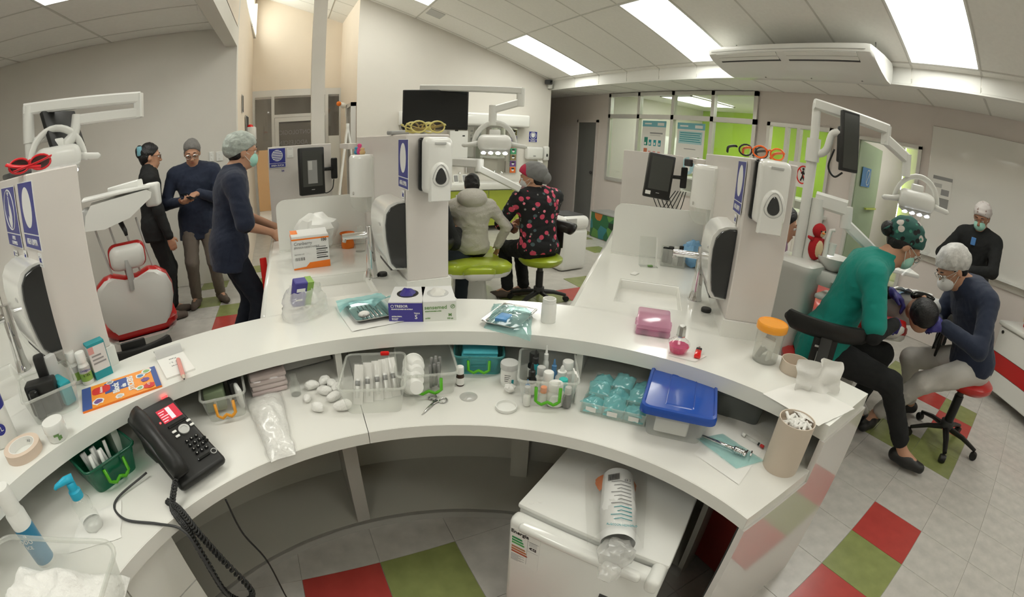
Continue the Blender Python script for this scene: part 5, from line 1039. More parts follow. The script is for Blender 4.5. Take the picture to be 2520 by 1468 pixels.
for q, (x, y, z, m) in enumerate(((.0,-.015,.03,'paper'),(-.02,.01,.035,'tube_grey'),(.015,.015,.04,'paper'),(.005,.0,.07,'tube_grey'),(-.015,-.01,.065,'paper'))):
    o = MB().rbox((0,0,0), (.035,.008,.05), .003, 1).build('small_part', m, None, 40, loc=(1.330+x, .680+y, ZU+z)); o.rotation_euler = (.6*q, .4*q, q); tag(o, 'small part inside the orange-lidded jar', 'part', 'parts in the orange-lidded jar')
ds = thing('round_dish', 'round beige dish with white bits beside the orange-lidded jar', 'dish', (1.358,.573,ZU))
MB().lathe([(.049,0),(.0505,.002),(.0505,.040),(.048,.040),(.048,.003),(.001,.003)], 32).build('dish_wall', 'beige', ds, 45)
for q in range(3): MB().tube([(-.015+.012*q,-.01+.01*q,.008),(.005+.012*q,.0,.011)], .0045, 8).build('cotton_bit', 'cotton', ds, True)
ts = thing('tissue', 'white tissue sheet standing crumpled on the right counter corner', 'tissue', (1.31,.44,ZU), 0)
MB().grid(lambda u, v: (-.19+.20*u+.0*v, -.095+.20*v-.03*u, .0015+.004*abs(nz(u*4, v*4))), 14, 14).build('flat_sheet', 'paper', ts, True)
MB().grid(lambda u, v: (-.075+.13*u+.02*nz(u*3, v*3), .055-.10*u+.03*nz(u*4, v*3, 5)+.02*v, .002+.105*v*(1-.25*abs(u-.65))+.010*nz(u*5, v*5, 2)), 16, 14).build('standing_fold', 'paper', ts, True)
# ---- sink arms
sb_ = thing('syringe_box', 'white and orange carton of disposable syringes by the middle sink', 'box', A('c', 2.035, .033, ZU), RZ('c')-PI/2+.06)
MB().rbox((0,0,.085), (.19,.15,.17), .002, 1).build('carton', 'box_white', sb_)
MB().box(-.0958, .0958, -.0758, .0758, .150, .1575).build('orange_stripe', 'orange', sb_)
MB().add([(-.095,-.0757,.001),(.095,-.0757,.001),(.095,-.0757,.036),(-.01,-.0757,.032),(-.03,-.0757,.012),(-.095,-.0757,.008)], [(0,1,2,3,4,5)]).build('orange_flash', 'orange', sb_)
MB().add([(-.095,-.0753,.1575),(.095,-.0753,.1575),(.095,.04,.182),(-.095,.055,.178)], [(0,1,2,3)]).build('open_flap', 'box_white', sb_); MB().add([(-.095,-.0751,.159),(-.055,-.0751,.159),(-.06,.04,.180),(-.095,.05,.179)], [(0,1,2,3)]).build('flap_print', 'orange', sb_)
text('Cranberry', .022, 'ink_grey', sb_, (-.085,-.0762,.132), (PI/2,0,0), align='LEFT', bold=.0004); text('100', .020, 'ink', sb_, (.068,-.0762,.142), (PI/2,0,0), bold=.0004); text('JERINGA DESECHABLE', .013, 'ink_grey', sb_, (-.085,-.0762,.112), (PI/2,0,0), align='LEFT'); text('3ml 21Gx1.1/2"', .008, 'ink_grey', sb_, (-.085,-.0762,.078), (PI/2,0,0), align='LEFT')
for q in range(6): MB().box(.028, .086-.008*(q % 2), -.0760, -.0757, .050+.011*q, .055+.011*q).build('print_bar', 'ink_grey' if q % 2 else 'ink', sb_)
for q in range(12): MB().box(-.083+.0042*q, -.0812+.0042*q-.001*(q % 3 == 0), -.0760, -.0757, .046, .062).build('barcode_bar', 'ink', sb_)
crumple(A('c', 2.19, -.01, ZU+.02), .105, 'white plastic bag of wipes behind the syringe box', 'wipes_bag', 1.0, .9, .95, seed=3, m=mat('bag_white', (.74,.74,.70), .35), cat='bag')
oc_ = thing('orange_cup', 'orange plastic cup on the middle arm', 'cup', A('c', 2.33, -.205, ZU))
MB().lathe([(.036,0),(.040,.02),(.034,.05),(.036,.075),(.044,.088),(.042,.088),(.033,.072),(.032,.05),(.036,.02),(.033,.004)], 24).build('cup_wall', 'orange', oc_, 45); MB().lathe([(.0445,.084),(.0455,.088),(.0445,.091)], 24, cap0=False, cap1=False).build('lip', 'orange', oc_, True)
gv = thing('glass_flask', 'narrow clear glass flask behind the middle faucet', 'flask', A('c', 2.21, -.262, ZU))
MB().lathe([(.028,0),(.029,.003),(.028,.06),(.019,.10),(.019,.14),(.022,.145),(.020,.145),(.017,.14),(.017,.10),(.026,.06),(.027,.004)], 22).build('flask_wall', M['clear_glass'], gv, 45)
ac_ = thing('acrylic_holder', 'clear acrylic leaflet holder on the right arm', 'holder', A('r', 2.16, -.18, ZU), RZ('r')-PI/2+.25)
MB().xf(Matrix.Rotation(-.25, 4, 'X')).box(-.05, .05, 0, .003, 0, .16).build('back_sheet', M['acrylic'], ac_); MB().box(-.05, .05, -.045, .0, 0, .003).build('foot', M['acrylic'], ac_); MB().xf(Matrix.Rotation(-.25, 4, 'X')).box(.045, .052, -.002, .006, 0, .16).build('bright_edge', 'white', ac_); MB().rbox((.01,-.025,.006), (.03,.02,.008), .003, 1).build('green_clip', 'green_print', ac_)
tlb = thing('caddy_box', 'clear caddy of dark tools behind the right faucet', 'caddy', A('r', 2.24, -.32, ZU), RZ('r')-PI/2)
MB().loft([[(x, y, z) for x, y in rrect(.14, .10, .008, 3)] for z in (0,.10)]+[[(x, y, z) for x, y in rrect(.134, .094, .007, 3)] for z in (.10,.004)]).build('caddy_wall', 'bin', tlb, 40)
for q in range(4): tag(MB().rbox((0,0,.05), (.025,.03,.09+.01*q), .006, 2).build('hand_tool', ['black','packet_dark','light_grey','black'][q], None, 40, loc=loc_in(tlb, -.045+.03*q, .01*(q % 2), .006), rz=.3*q), ['black tool at the left of the caddy','dark packet in the caddy','grey tool in the caddy','black tool at the right of the caddy'][q], 'tool')
crumple(A('r', 2.26, -.43, ZU), .06, 'light blue glove bag behind the right faucet', 'blue_bag', .9, .9, 1.15, seed=5, m=mat('bag_blue', (.22,.45,.72), .35), cat='bag')
tag(MB().rbox((0,0,.003), (.05,.03,.006), .002, 1).build('soap_bar', 'white', None, 40, loc=A('r', 1.95, -.12, ZU), rz=.4), 'small white item lying behind the right sink', 'item')
rb = thing('dust_pan', 'bright red upright dustpan handle beside the middle arm cabinet', 'dustpan', (-.235,3.0,0), .3)
MB().rbox((0,0,.40), (.045,.02,.70), .006, 2).build('handle', 'red_bright', rb, 40); MB().rbox((0,-.05,.03), (.20,.14,.05), .01, 2).build('pan', 'red_bright', rb, 40)

# ---- cotton roll bag on the fridge and a cup at the far left
cg = thing('cotton_roll_bag', 'printed plastic bag of cotton roll lying on the mini fridge', 'bag', (.70,.64,.507), math.radians(52))       # local +x towards the orange end
def roll(u, v):
    a = 2*PI*u; x = -.15+.26*v; rr = .046*(1-.10*(2*v-1)**2)*(1+.05*nz(math.cos(a)*2, math.sin(a)*2, v*6)); return (x, rr*1.08*math.cos(a), max(.001, .044+rr*.92*math.sin(a)))
MB().grid(roll, 24, 14).build('printed_roll', 'box_white', cg, True)
MB().grid(lambda u, v: (.062+.075*v, (u-.5)*(.105+.03*v), .078-.055*(2*u-1)**2-.03*v+.006*nz(u*6, v*6)), 14, 8).build('orange_band', 'orange', cg, True)
MB().grid(lambda u, v: (-.13+.30*v, (u-.5)*(.15+.05*v), .004+.092*(1-(2*u-1)**2)*(1-.35*v)+.008*abs(nz(u*7, v*8, 2))), 18, 20).build('clear_film', M['film_thin'], cg, True)
mbc = MB().ball((-.175,.0,.036), .045, 18, 12, .9, 1.1, .8); mbc.v = [tuple(V_ if False else (a*(1+.0), b, max(.001, c+.010*nz(a*60, b*60, c*60)))) for a, b, c in mbc.v]; mbc.v = [(a+.012*nz(a*50, b*50, c*50), b+.012*nz(b*50, c*50, a*50), c) for a, b, c in mbc.v]; mbc.build('twisted_end', M['film'], cg, 30)
mbc = MB().ball((-.225,.015,.022), .028, 14, 10, 1.2, 1.0, .75); mbc.v = [(a+.010*nz(a*70, b*70, c*70), b+.010*nz(b*70, c*70, a*70), max(.001, c)) for a, b, c in mbc.v]; mbc.build('twisted_tail', M['film'], cg, 30)
for q in range(11):
    MB().tube([(.045-.0145*q, -.030, .0815), (.044-.0145*q, 0, .0905), (.045-.0145*q, .026-.008*(q % 3), .0835)], .0012, 4).build('print_line', 'teal_print' if q > 6 else 'ink_grey', cg)
for q in range(10): MB().box(.052, .078, .004+.0032*q, .0058+.0032*q, .0885-.0012*q, .0895-.0012*q).build('barcode_bar', 'ink', cg)
text('ALGODON HIDROFILO', .010, 'teal_print', cg, (-.126,-.002,.0895), (0, 0, -PI/2), sx=.75)
text('CE 2', .009, 'ink', cg, (.052,-.020,.0868), (.35, 0, -PI/2))
pcu = thing('printed_cup', 'white cup with green leaf print at the left edge', 'cup', (-1.21,1.30,ZU)); MB().lathe([(.030,0),(.038,.10),(.0395,.102),(.037,.10),(.029,.003)], 22).build('cup_wall', 'white', pcu, 45)
for q in range(3): MB().ball((.022,-.027-.001*q,.045+.02*q), .012, 8, 6, .5, .3, 1).build('leaf_print', 'green_print', pcu, True)
# ================================================================ dental units, stools, background
D('unit_white', (.76,.76,.72), .28, coat=.2); D('unit_grey', (.42,.42,.40), .4); D('led', (1,1,1), .3, emit=9.0, emitcol=(1,1,.97)); D('led_blue', (.9,.92,1), .3, emit=7.0, emitcol=(.85,.88,1))
def rel(t, pts): return [tuple(Vector(p)-t.location) for p in pts]
def bar(mb, p, q, w, h):
    """straight bar of rectangular section w (sideways) x h (up)"""
    p, q = Vector(p), Vector(q); d = (q-p).normalized(); up = Vector((0,0,1)) if abs(d.z) < .95 else Vector((0,1,0)); s = d.cross(up).normalized(); u = s.cross(d)
    rr = [[tuple(c+s*(a*w/2)+u*(b*h/2)) for a, b in ((-1,-.7),(-.7,-1),(.7,-1),(1,-.7),(1,.7),(.7,1),(-.7,1),(-1,.7))] for c in (p, q)]
    return mb.loft(rr)
def lamp_head(t, pos, yaw, s=1.0, led='led', tilt=0.0):
    p = Vector(pos)-t.location; X = Matrix.Translation(p) @ Matrix.Rotation(yaw, 4, 'Z') @ Matrix.Rotation(tilt, 4, 'X') @ Matrix.Scale(s, 4)     # local -y faces the desk
    MB().xf(X).rbox((0,0,0), (.27,.16,.135), .05, 4).build('lamp_body', 'unit_white', t, 60)
    arcp = [(.165*math.cos(u), .02, -.02+.185*math.sin(u)) for u in [PI*q/16 for q in range(17)]]
    MB().xf(X).tube(arcp, [(.012,.024)]*17, 10).build('lamp_arch', 'unit_white', t, True)
    for sg in (-1, 1): MB().xf(X).tube([(sg*.13,0,-.005),(sg*.18,-.005,-.015),(sg*.245,-.01,-.022),(sg*.26,-.01,-.024)], [(.022,.026),(.018,.022),(.017,.02),(.006,.008)], 12).build('lamp_handle', 'unit_white', t, True)
    MB().xf(X).rbox((0,-.01,-.066), (.225,.12,.022), .010, 2).build('lamp_rim', 'unit_grey', t, 40)
    for q in range(4): MB().xf(X @ Matrix.Translation((-.085+.057*q,-.055,-.077)) @ Matrix.Rotation(-.5, 4, 'X')).lathe([(.019,-.006),(.019,.004)], 14).build('led_lens', led, t)
    MB().xf(X).rbox((0,.03,.085), (.09,.05,.05), .01, 2).build('neck', 'unit_white', t, 40)
OUTW = 1.0
OUT = [(.185,0),(.225,.10),(.250,.24),(.252,.36),(.225,.47),(.17,.535),(.12,.55),(.075,.525),(.04,.505)]
def outline(f=1.0, dv=0.0): pts = [(x*f, v+dv) for x, v in OUT]; return pts+[(-x, v) for x, v in reversed(pts)]
def dental_chair(label, loc, rz, recline, seat_z, cm, head=(.62, .0), back_len=1.0, leg=True, head_rot=0.0, wide=1.0):
    """local +y points to the feet; the backrest rises towards -y"""
    t = thing('dental_chair', label, 'dental chair', loc, rz)
    MB().loft([[(x, y, z) for x, y in rrect(w, d, .10, 5, 0, .12)] for w, d, z in ((.52,.85,0),(.52,.85,.03),(.44,.70,.055))]).build('base_plate', 'unit_white', t, 45)
    MB().loft([[(x, y, z) for x, y in rrect(w, d, .06, 4, 0, .10)] for w, d, z in ((.30,.36,.05),(.26,.34,seat_z-.14),(.36,.5,seat_z-.07))]).build('pedestal', 'unit_white', t, 45)
    st = MB().loft([[(x, y, z) for x, y in rrect(w, d, .10, 5, 0, .22)] for w, d, z in ((.44,.60,seat_z-.075),(.52,.66,seat_z-.03),(.52,.66,seat_z),(.46,.60,seat_z+.02))]).build('seat', cm, t, 45)
    MB().loft([[(x, y, z) for x, y in rrect(w, d, .10, 5, 0, .22)] for w, d, z in ((.42,.58,seat_z-.11),(.50,.64,seat_z-.07))]).build('seat_shell', 'unit_white', t, 45)
    if leg: MB().loft([[(x, y, z) for x, y in rrect(w, .50, .08, 4, 0, .78)] for w, z in ((.36,seat_z-.10),(.44,seat_z-.07),(.44,seat_z-.03),(.38,seat_z-.01))]).build('leg_rest', cm, t, 45)
    # backrest plane: from hinge up along direction (0,-sin,cos) of recline measured from vertical
    a = recline; X = Matrix.Translation((0,-.06,seat_z-.01)) @ Matrix.Rotation(a, 4, 'X')      # local z along the back, +y = front side
    def lay(o, y): return [(x*wide, y, v*back_len) for x, v in o]
    bk_ = MB().xf(X).loft([lay(outline(.99,.0), -.022), lay(outline(1.04,.01), .002), lay(outline(1.04,.01), .030), lay(outline(.96,.0), .048)]).build('backrest', cm, t, 50)
    MB().xf(X).loft([lay(outline(.90,.0), -.052), lay(outline(1.0,.0), -.034), lay(outline(1.02,.0), -.012)]).build('backrest_shell', 'unit_white', t, 50)
    Z0 = .55*back_len
    MB().xf(X).tube([(0,-.045,Z0-.09),(0,-.05,Z0+.02),(0,-.03,Z0+head[0]*.16)], [(.03,.012),(.028,.012),(.026,.012)], 10).build('headrest_bracket', 'unit_grey', t, 40)
    Xh = X @ Matrix.Translation((0, head[1], Z0+.105)) @ Matrix.Rotation(head_rot, 4, 'X')
    MB().xf(Xh).loft([[(x, y, v) for x, v in rrect(w, hh, .05, 5)] for w, hh, y in ((.20,.13,-.02),(.24,.165,.005),(.24,.165,.03),(.18,.12,.048))]).build('headrest', cm, t, 50)
    MB().xf(Xh).loft([[(x, y, v) for x, v in rrect(w, hh, .05, 5)] for w, hh, y in ((.16,.10,-.045),(.22,.15,-.02),(.225,.155,.0))]).build('headrest_shell', 'unit_white', t, 50)
    return t, X
def stool(label, loc, rz, seat_z, cm, back_m='black', white_base=False, pad_h=.14, pad_w=.34, sticker=False, pad_dz=0.0):
    """local -y is where the back pad stands"""
    t = thing('operator_stool', label, 'stool', loc, rz)
    MB().lathe([(.06,-.05),(.17,-.045),(.20,-.015),(.20,.01),(.17,.032),(.08,.038),(.001,.036)], 30, (0,0,seat_z-.03)).build('seat', cm, t, 50)
    MB().lathe([(.05,.12),(.05,.16),(.026,.165),(.026,seat_z-.07)], 16).build('gas_column', 'dark_grey', t, 45)
    MB().lathe([(.034,.16),(.034,seat_z-.15)], 16).build('column_sleeve', 'black', t, 45)
    for q in range(5):
        a = 2*PI*q/5+.3; c, s = math.cos(a), math.sin(a)
        MB().tube([(.03*c,.03*s,.115),(.15*c,.15*s,.10),(.27*c,.27*s,.065)], [(.026,.020),(.022,.016),(.016,.012)], 8).build('base_leg', 'black' if not white_base else 'unit_white', t, 50)
        MB().xf(Matrix.Translation((.275*c,.275*s,.028)) @ Matrix.Rotation(a, 4, 'Z') @ Matrix.Rotation(PI/2, 4, 'X')).lathe([(.026,-.020),(.028,-.014),(.028,.014),(.026,.020)], 14).build('caster', 'black', t, 45)
    MB().tube(bez([(0,-.02,seat_z-.09),(0,-.15,seat_z-.11),(0,-.26,seat_z-.07),(0,-.30,seat_z+.06),(0,-.285,seat_z+.20)], 6), [(.030,.007)]*25, 8, flat=(1,0,0)).build('back_arm', 'dark_grey', t, 50)
    MB().tube([(.24*math.sin(u)*pad_w/.34, -.02-.26*math.cos(u), seat_z+.235+pad_dz) for u in [-.85+1.7*q/12 for q in range(13)]], [(.012,.02)]+[(.032,pad_h*.45)]*11+[(.012,.02)], 12).build('back_pad', back_m, t, 50)
    MB().rbox((0,-.262,seat_z+.14), (.13,.020,.22), .008, 2).build('back_plate', back_m, t, 40)
    if sticker:
        MB().box(-.03,.03,-.2745,-.2725,seat_z+.06,seat_z+.12).build('label_sticker', 'paper', t); MB().box(-.02,.02,-.2750,-.2742,seat_z+.07,seat_z+.11).build('sticker_print', 'light_grey', t); MB().box(-.05,-.01,-.2745,-.2725,seat_z+.14,seat_z+.15).build('label_strip', 'paper', t)
    return t
# ---- left unit (red)
dental_chair('white and red dental chair seen from behind by the left wall', (-1.14,2.95,0), math.radians(20), math.radians(12), .455, 'red', back_len=.68)
stool('red stool with black back pad in front of the red dental chair', (-.98,2.36,0), math.radians(20), .40, 'red', white_base=True, pad_w=.36, pad_h=.16, pad_dz=-.07)
u1 = thing('dental_unit', 'white dental light arm with monitor over the red chair', 'dental unit', (-1.56,2.60,0))
MB().tube(rel(u1, [(-1.56,2.60,.9),(-1.56,2.60,1.70)]), .030, 14).build('pole', 'unit_white', u1, 50); MB().tube(rel(u1, [(-1.56,2.60,1.66),(-1.555,2.60,1.86)]), .036, 14).build('pole', 'unit_white', u1, 50)
bar(MB(), *rel(u1, [(-1.58,2.59,1.845),(-.925,2.86,1.825)]), .06, .065).build('light_arm', 'unit_white', u1); bar(MB(), *rel(u1, [(-.935,2.855,1.85),(-.935,2.855,1.71)]), .055, .055).build('arm_joint', 'unit_white', u1)
bar(MB(), *rel(u1, [(-.925,2.86,1.735),(-1.30,2.70,1.74)]), .05, .06).build('light_arm', 'unit_white', u1)
MB().tube(rel(u1, bez([(-1.28,2.71,1.77),(-1.29,2.70,1.70),(-1.31,2.69,1.65),(-1.36,2.67,1.61)], 6)), .032, 12).build('light_neck', 'unit_white', u1, 50)
lamp_head(u1, (-1.37,2.60,1.545), math.radians(38), 1.0)
mn = MB().xf(Matrix.Translation((-1.385+1.56,2.72-2.60,1.70)) @ Matrix.Rotation(math.radians(75), 4, 'Z') @ Matrix.Rotation(-.35, 4, 'X')).rbox((0,0,0), (.30,.03,.24), .008, 2).build('monitor', 'black', u1, 40)
MB().tube(rel(u1, bez([(-1.56,2.60,1.45),(-1.54,2.61,1.62),(-1.50,2.62,1.67),(-1.42,2.66,1.67)], 6)), .024, 12).build('monitor_arm', 'unit_white', u1, 50)
u1b = thing('delivery_unit', 'white instrument delivery unit beside the red chair', 'dental unit', (-1.09,2.78,0))
X = Matrix.Rotation(math.radians(22), 4, 'Z') @ Matrix.Rotation(math.radians(-2), 4, 'Y')
side = [(-.22,-.10),(-.20,-.02),(-.16,.03),(.18,.05),(.21,.03),(.20,.0),(.06,-.085),(-.10,-.115)]
MB().xf(Matrix.Translation((0,0,1.235)) @ X).loft([[(x, y, z) for x, z in side] for y in (-.13,-.11)]+[[(x*1.01, y, z) for x, z in side] for y in (.11,.13)]).build('tray_body', 'unit_white', u1b, 50)
MB().xf(Matrix.Translation((0,0,1.235)) @ X).rbox((.0,0,.062), (.42,.24,.016), .007, 2).build('tray_top', 'unit_white', u1b, 40)
MB().xf(Matrix.Translation((0,0,1.235)) @ X).rbox((-.195,-.02,-.035), (.05,.20,.10), .015, 2).build('front_grip', 'unit_grey', u1b, 40)
bar(MB(), (-.10,.16,1.30), (.13,.10,1.325), .06, .05).build('support_arm', 'unit_white', u1b); MB().xf(Matrix.Translation((.21,.09,1.25))).rbox((0,0,0), (.09,.09,.14), .02, 3).build('arm_joint', 'unit_white', u1b, 50)
for q in range(4):
    x = -.17+.085*q; MB().tube(bez([(x,-.02+.03*q,1.13),(x+.03,.0+.03*q,.95),(x+.05,.05+.03*q,.72),(x+.0,.15,.50)], 6), .007, 8).build('hose', 'light_grey', u1b, True)
MB().tube([(.02,-.04,1.13),(.05,-.06,1.08),(.055,-.06,1.05)], [.016,.014,.01], 10).build('handpiece', 'black', u1b, True)
# ---- middle unit (green)
dental_chair('lime green reclined dental chair with a child seated on it', (1.44,3.50,0), math.radians(-16), math.radians(84), .435, 'green_seat', back_len=.78, head_rot=-.25, wide=1.14)
stool('lime green stool under the woman in floral scrubs', (2.06,3.36,0), math.radians(115), .46, 'green_seat', pad_w=.40, pad_h=.13)
u2 = thing('dental_unit', 'white dental light over the green chair with jointed arms', 'dental unit', (1.18,4.05,0))
MB().tube(rel(u2, [(1.18,4.05,.0),(1.18,4.05,1.93)]), .032, 14).build('pole', 'unit_white', u2, 50)
bar(MB(), *rel(u2, [(1.16,4.07,1.93),(1.75,3.25,1.865)]), .06, .055).build('light_arm', 'unit_white', u2); MB().tube(rel(u2, [(1.74,3.27,1.885),(1.74,3.27,1.74)]), .032, 14).build('arm_joint', 'unit_white', u2, 50)
bar(MB(), *rel(u2, [(1.745,3.27,1.775),(1.55,3.37,1.705)]), .05, .06).build('light_arm', 'unit_white', u2); MB().tube(rel(u2, [(1.55,3.37,1.74),(1.55,3.37,1.58)]), .032, 14).build('light_neck', 'unit_white', u2, 50)
lamp_head(u2, (1.56,3.34,1.435), math.radians(-25), 1.0)
bar(MB(), *rel(u2, [(1.20,3.95,1.265),(1.47,3.42,1.265)]), .07, .075).build('tray_arm', 'unit_white', u2); MB().tube(rel(u2, [(1.47,3.42,1.30),(1.47,3.42,1.20)]), .035, 14).build('arm_joint', 'unit_white', u2, 50)
bar(MB(), *rel(u2, [(1.47,3.41,1.22),(1.80,3.34,1.06)]), .06, .06).build('tray_arm', 'unit_white', u2)
tv = thing('television', 'black flat television on the middle dental unit', 'television', (1.24,3.90,1.72), math.radians(-18))
MB().rbox((0,0,0), (.575,.035,.355), .008, 2).build('housing', 'black', tv, 40); MB().box(-.275,.275,-.019,-.0172,-.155,.165).build('screen', 'black_gloss', tv); MB().rbox((.19,-.008,-.183), (.03,.02,.012), .003, 1).build('sensor', 'black', tv)
MB().tube([(0,.02,0),(-.03,.10,0),(-.08,.15,.0)], .02, 8).build('bracket', 'unit_white', tv, True)
# ---- right unit (red)
dental_chair('red dental chair holding the reclined patient', (3.12,.98,0), math.radians(-51), math.radians(70), .55, 'red', back_len=.78, head_rot=-.35)
stool('red stool under the dentist in teal scrubs', (2.43,.92,0), math.radians(-62), .50, 'red', pad_w=.44, pad_h=.15, sticker=True)
stool('red stool under the dentist in navy and white trousers', (3.28,.09,0), math.radians(135+45), .50, 'red', pad_w=.20, pad_h=.16)
u3 = thing('dental_unit', 'white dental light pole with monitor over the right chair', 'dental unit', (2.50,1.22,0))
MB().tube(rel(u3, [(2.50,1.22,.98),(2.50,1.22,1.66)]), .032, 14).build('pole', 'unit_white', u3, 50); MB().tube(rel(u3, [(2.50,1.22,1.6),(2.50,1.22,1.86)]), .026, 14).build('pole', 'unit_white', u3, 50); MB().tube(rel(u3, [(2.50,1.22,1.53),(2.50,1.22,1.66)]), .042, 14).build('pole_collar', 'unit_white', u3, 50)
bar(MB(), *rel(u3, [(2.48,1.23,1.855),(2.80,.88,1.80)]), .055, .06).build('light_arm', 'unit_white', u3); bar(MB(), *rel(u3, [(2.795,.885,1.82),(2.795,.885,1.71)]), .05, .05).build('arm_joint', 'unit_white', u3)
bar(MB(), *rel(u3, [(2.79,.89,1.745),(2.93,.77,1.66)]), .05, .06).build('light_arm', 'unit_white', u3); MB().tube(rel(u3, [(2.92,.775,1.69),(2.93,.77,1.56)]), .028, 12).build('light_neck', 'unit_white', u3, 50)
lamp_head(u3, (2.98,.69,1.435), math.radians(-62), .86, 'led_blue', .1)
MB().tube(rel(u3, bez([(2.50,1.22,1.58),(2.515,1.17,1.585),(2.52,1.14,1.62),(2.525,1.12,1.70),(2.53,1.07,1.715),(2.54,1.04,1.71)], 5)), .022, 12).build('monitor_arm', 'unit_white', u3, 50)
m3 = Matrix.Translation((2.55-2.5,1.02-1.22,1.675)) @ Matrix.Rotation(math.radians(-27), 4, 'Z') @ Matrix.Rotation(-.10, 4, 'X')
MB().xf(m3).rbox((0,0,0), (.13,.028,.33), .006, 2).build('monitor', 'black', u3, 40); MB().xf(m3 @ Matrix.Translation((.0,-.016,0))).box(-.055,.055,0,.003,-.15,.15).build('monitor_screen', M['screen_dark'], u3); MB().xf(m3).rbox((-.02,.03,-.02), (.08,.03,.20), .01, 2).build('monitor_back', 'black', u3, 40)
MB().tube(rel(u3, bez([(2.53,1.10,1.62),(2.52,1.12,1.52),(2.53,1.08,1.47),(2.55,1.04,1.50)], 6)), .006, 6).build('cable', 'black', u3, True)
MB().tube(rel(u3, [(2.54,1.16,.98),(2.54,1.16,1.33)]), .042, 14).build('tray_pole', 'unit_white', u3, 50)
bar(MB(), *rel(u3, [(2.54,1.18,1.325),(2.60,1.0,1.31)]), .07, .09).build('tray_arm', 'unit_white', u3); MB().tube(rel(u3, [(2.60,1.0,1.32),(2.605,.99,1.20)]), .036, 12).build('arm_joint', 'unit_white', u3, 50); bar(MB(), *rel(u3, [(2.60,1.0,1.23),(2.76,.80,1.08)]), .055, .06).build('tray_arm', 'unit_white', u3)
sp = thing('spittoon_column', 'grey white spittoon column with round bowl and cup stand', 'spittoon', (2.47,1.20,0))
MB().loft([[(x, y, z) for x, y in rrect(w, d, .05, 4)] for w, d, z in ((.24,.30,0),(.22,.28,.9),(.26,.32,.93),(.26,.32,.965),(.22,.28,.98))]).build('column', 'unit_white', sp, 45)
MB().loft([[(x+.10, y-.14, z) for x, y in rrect(w, d, .04, 4)] for w, d, z in ((.12,.22,.86),(.16,.26,.90),(.14,.24,.945))]).build('bowl_arm', 'unit_white', sp, 45)
MB().lathe([(.03,-.06),(.06,-.045),(.095,-.01),(.115,.02),(.118,.026),(.112,.026),(.09,.0),(.05,-.025),(.001,-.03)], 30, (.13,-.18,1.0)).build('bowl', 'white_gloss', sp, 50)
MB().tube([(.085,-.13,.99),(.085,-.13,1.11),(.095,-.14,1.17),(.11,-.16,1.175)], [.02,.016,.013,.010], 12).build('cup_filler', 'unit_white', sp, 50); MB().lathe([(.022,0),(.027,.065),(.028,.067),(.026,.067),(.021,.003)], 18, (.12,-.155,1.03)).build('drinking_cup', 'white', sp, 50)
MB().rbox((.10,-.20,.80), (.17,.10,.03), .012, 2).build('instrument_rest', 'unit_white', sp, 40); MB().tube([(.15,-.25,.70),(.14,-.24,.84)], [.006,.012], 10).build('suction_handpiece', 'steel', sp, True); MB().tube([(.10,-.26,.72),(.10,-.25,.83)], [.014,.017], 10).build('suction_handpiece', 'unit_white', sp, True)
for q in range(3): MB().tube(bez([(.09+.03*q,-.22,.78),(.10+.03*q,-.24,.55),(.05+.02*q,-.18,.30),(.0,-.05,.25)], 6), .008, 8).build('hose', 'light_grey', sp, True)
toy = thing('plush_toy', 'red plush bird toy with cream belly behind the spittoon bowl', 'toy', (2.53,1.12,.98), math.radians(-30))
D('plush_red', (.45,.015,.02), .9, bump=.3, bscale=120); D('plush_cream', (.72,.55,.34), .9, bump=.3, bscale=120)
MB().ball((0,0,.075), .05, 16, 12, 1, .85, 1.45).build('body', 'plush_red', toy, True); MB().ball((.0,-.018,.075), .040, 16, 12, .85, .75, 1.35).build('belly', 'plush_cream', toy, True); MB().ball((0,0,.175), .043, 16, 12).build('head', 'plush_red', toy, True); MB().ball((.004,-.014,.170), .034, 14, 10, .95, .9, .9).build('face', 'plush_cream', toy, True)
for sg in (-1, 1): MB().tube([(sg*.03,0,.12),(sg*.075,-.01,.125-.01*sg)], [(.016,.012),(.009,.007)], 8).build('wing', 'plush_red', toy, True); MB().ball((sg*.014,-.045,.178), .005, 8, 6).build('eye', 'black_gloss', toy, True)
MB().ball((0,-.046,.168), .008, 8, 6, 1, 1.5, .7).build('beak', 'orange', toy, True)
# wheeled cabinet and instruments
wc = thing('wheeled_cabinet', 'white wheeled cabinet with a red stripe by the whiteboard', 'cabinet', (4.70,-.02,0), math.atan2(-.56,-.39)+PI)     # local +x back along its front edge, -y faces the room
L_ = .95
MB().box(-L_,0,-.45,.0,.07,.615).build('body', 'unit_white', wc)
for z0, z1, m in ((.08,.24,'unit_white'),(.245,.385,'red'),(.39,.605,'unit_white')): MB().box(-L_+.006,-.006,0,.014,z0,z1).build('drawer_front', m, wc)
MB().rbox((-L_/2,-.22,.635), (L_+.05,.50,.04), .012, 2).build('top', 'unit_white', wc, 40); MB().xf(Matrix.Translation((-.05,.014,.57)) @ Matrix.Rotation(PI/2, 4, 'X')).cyl((0,0,0), .014, -.008, .008, 12).build('keyhole', 'black', wc)
for x in (-.05,-L_+.05):
    for y in (-.05,-.40): MB().xf(Matrix.Translation((x,y,.035)) @ Matrix.Rotation(PI/2, 4, 'Y')).lathe([(.035,-.015),(.035,.015)], 14).build('castor', 'dark_grey', wc)
def on_cab(x, y): return loc_in(wc, x, y, .657)
o = thing('small_model', 'tiny red and cream tooth model on the wheeled cabinet', 'model', on_cab(-.13,-.20)); MB().rbox((0,0,.025), (.05,.04,.05), .01, 2).build('base', 'red', o, 40); MB().ball((-.01,.01,.07), .03, 10, 8, 1, 1, 1.2).build('crown', 'plush_cream', o, True)
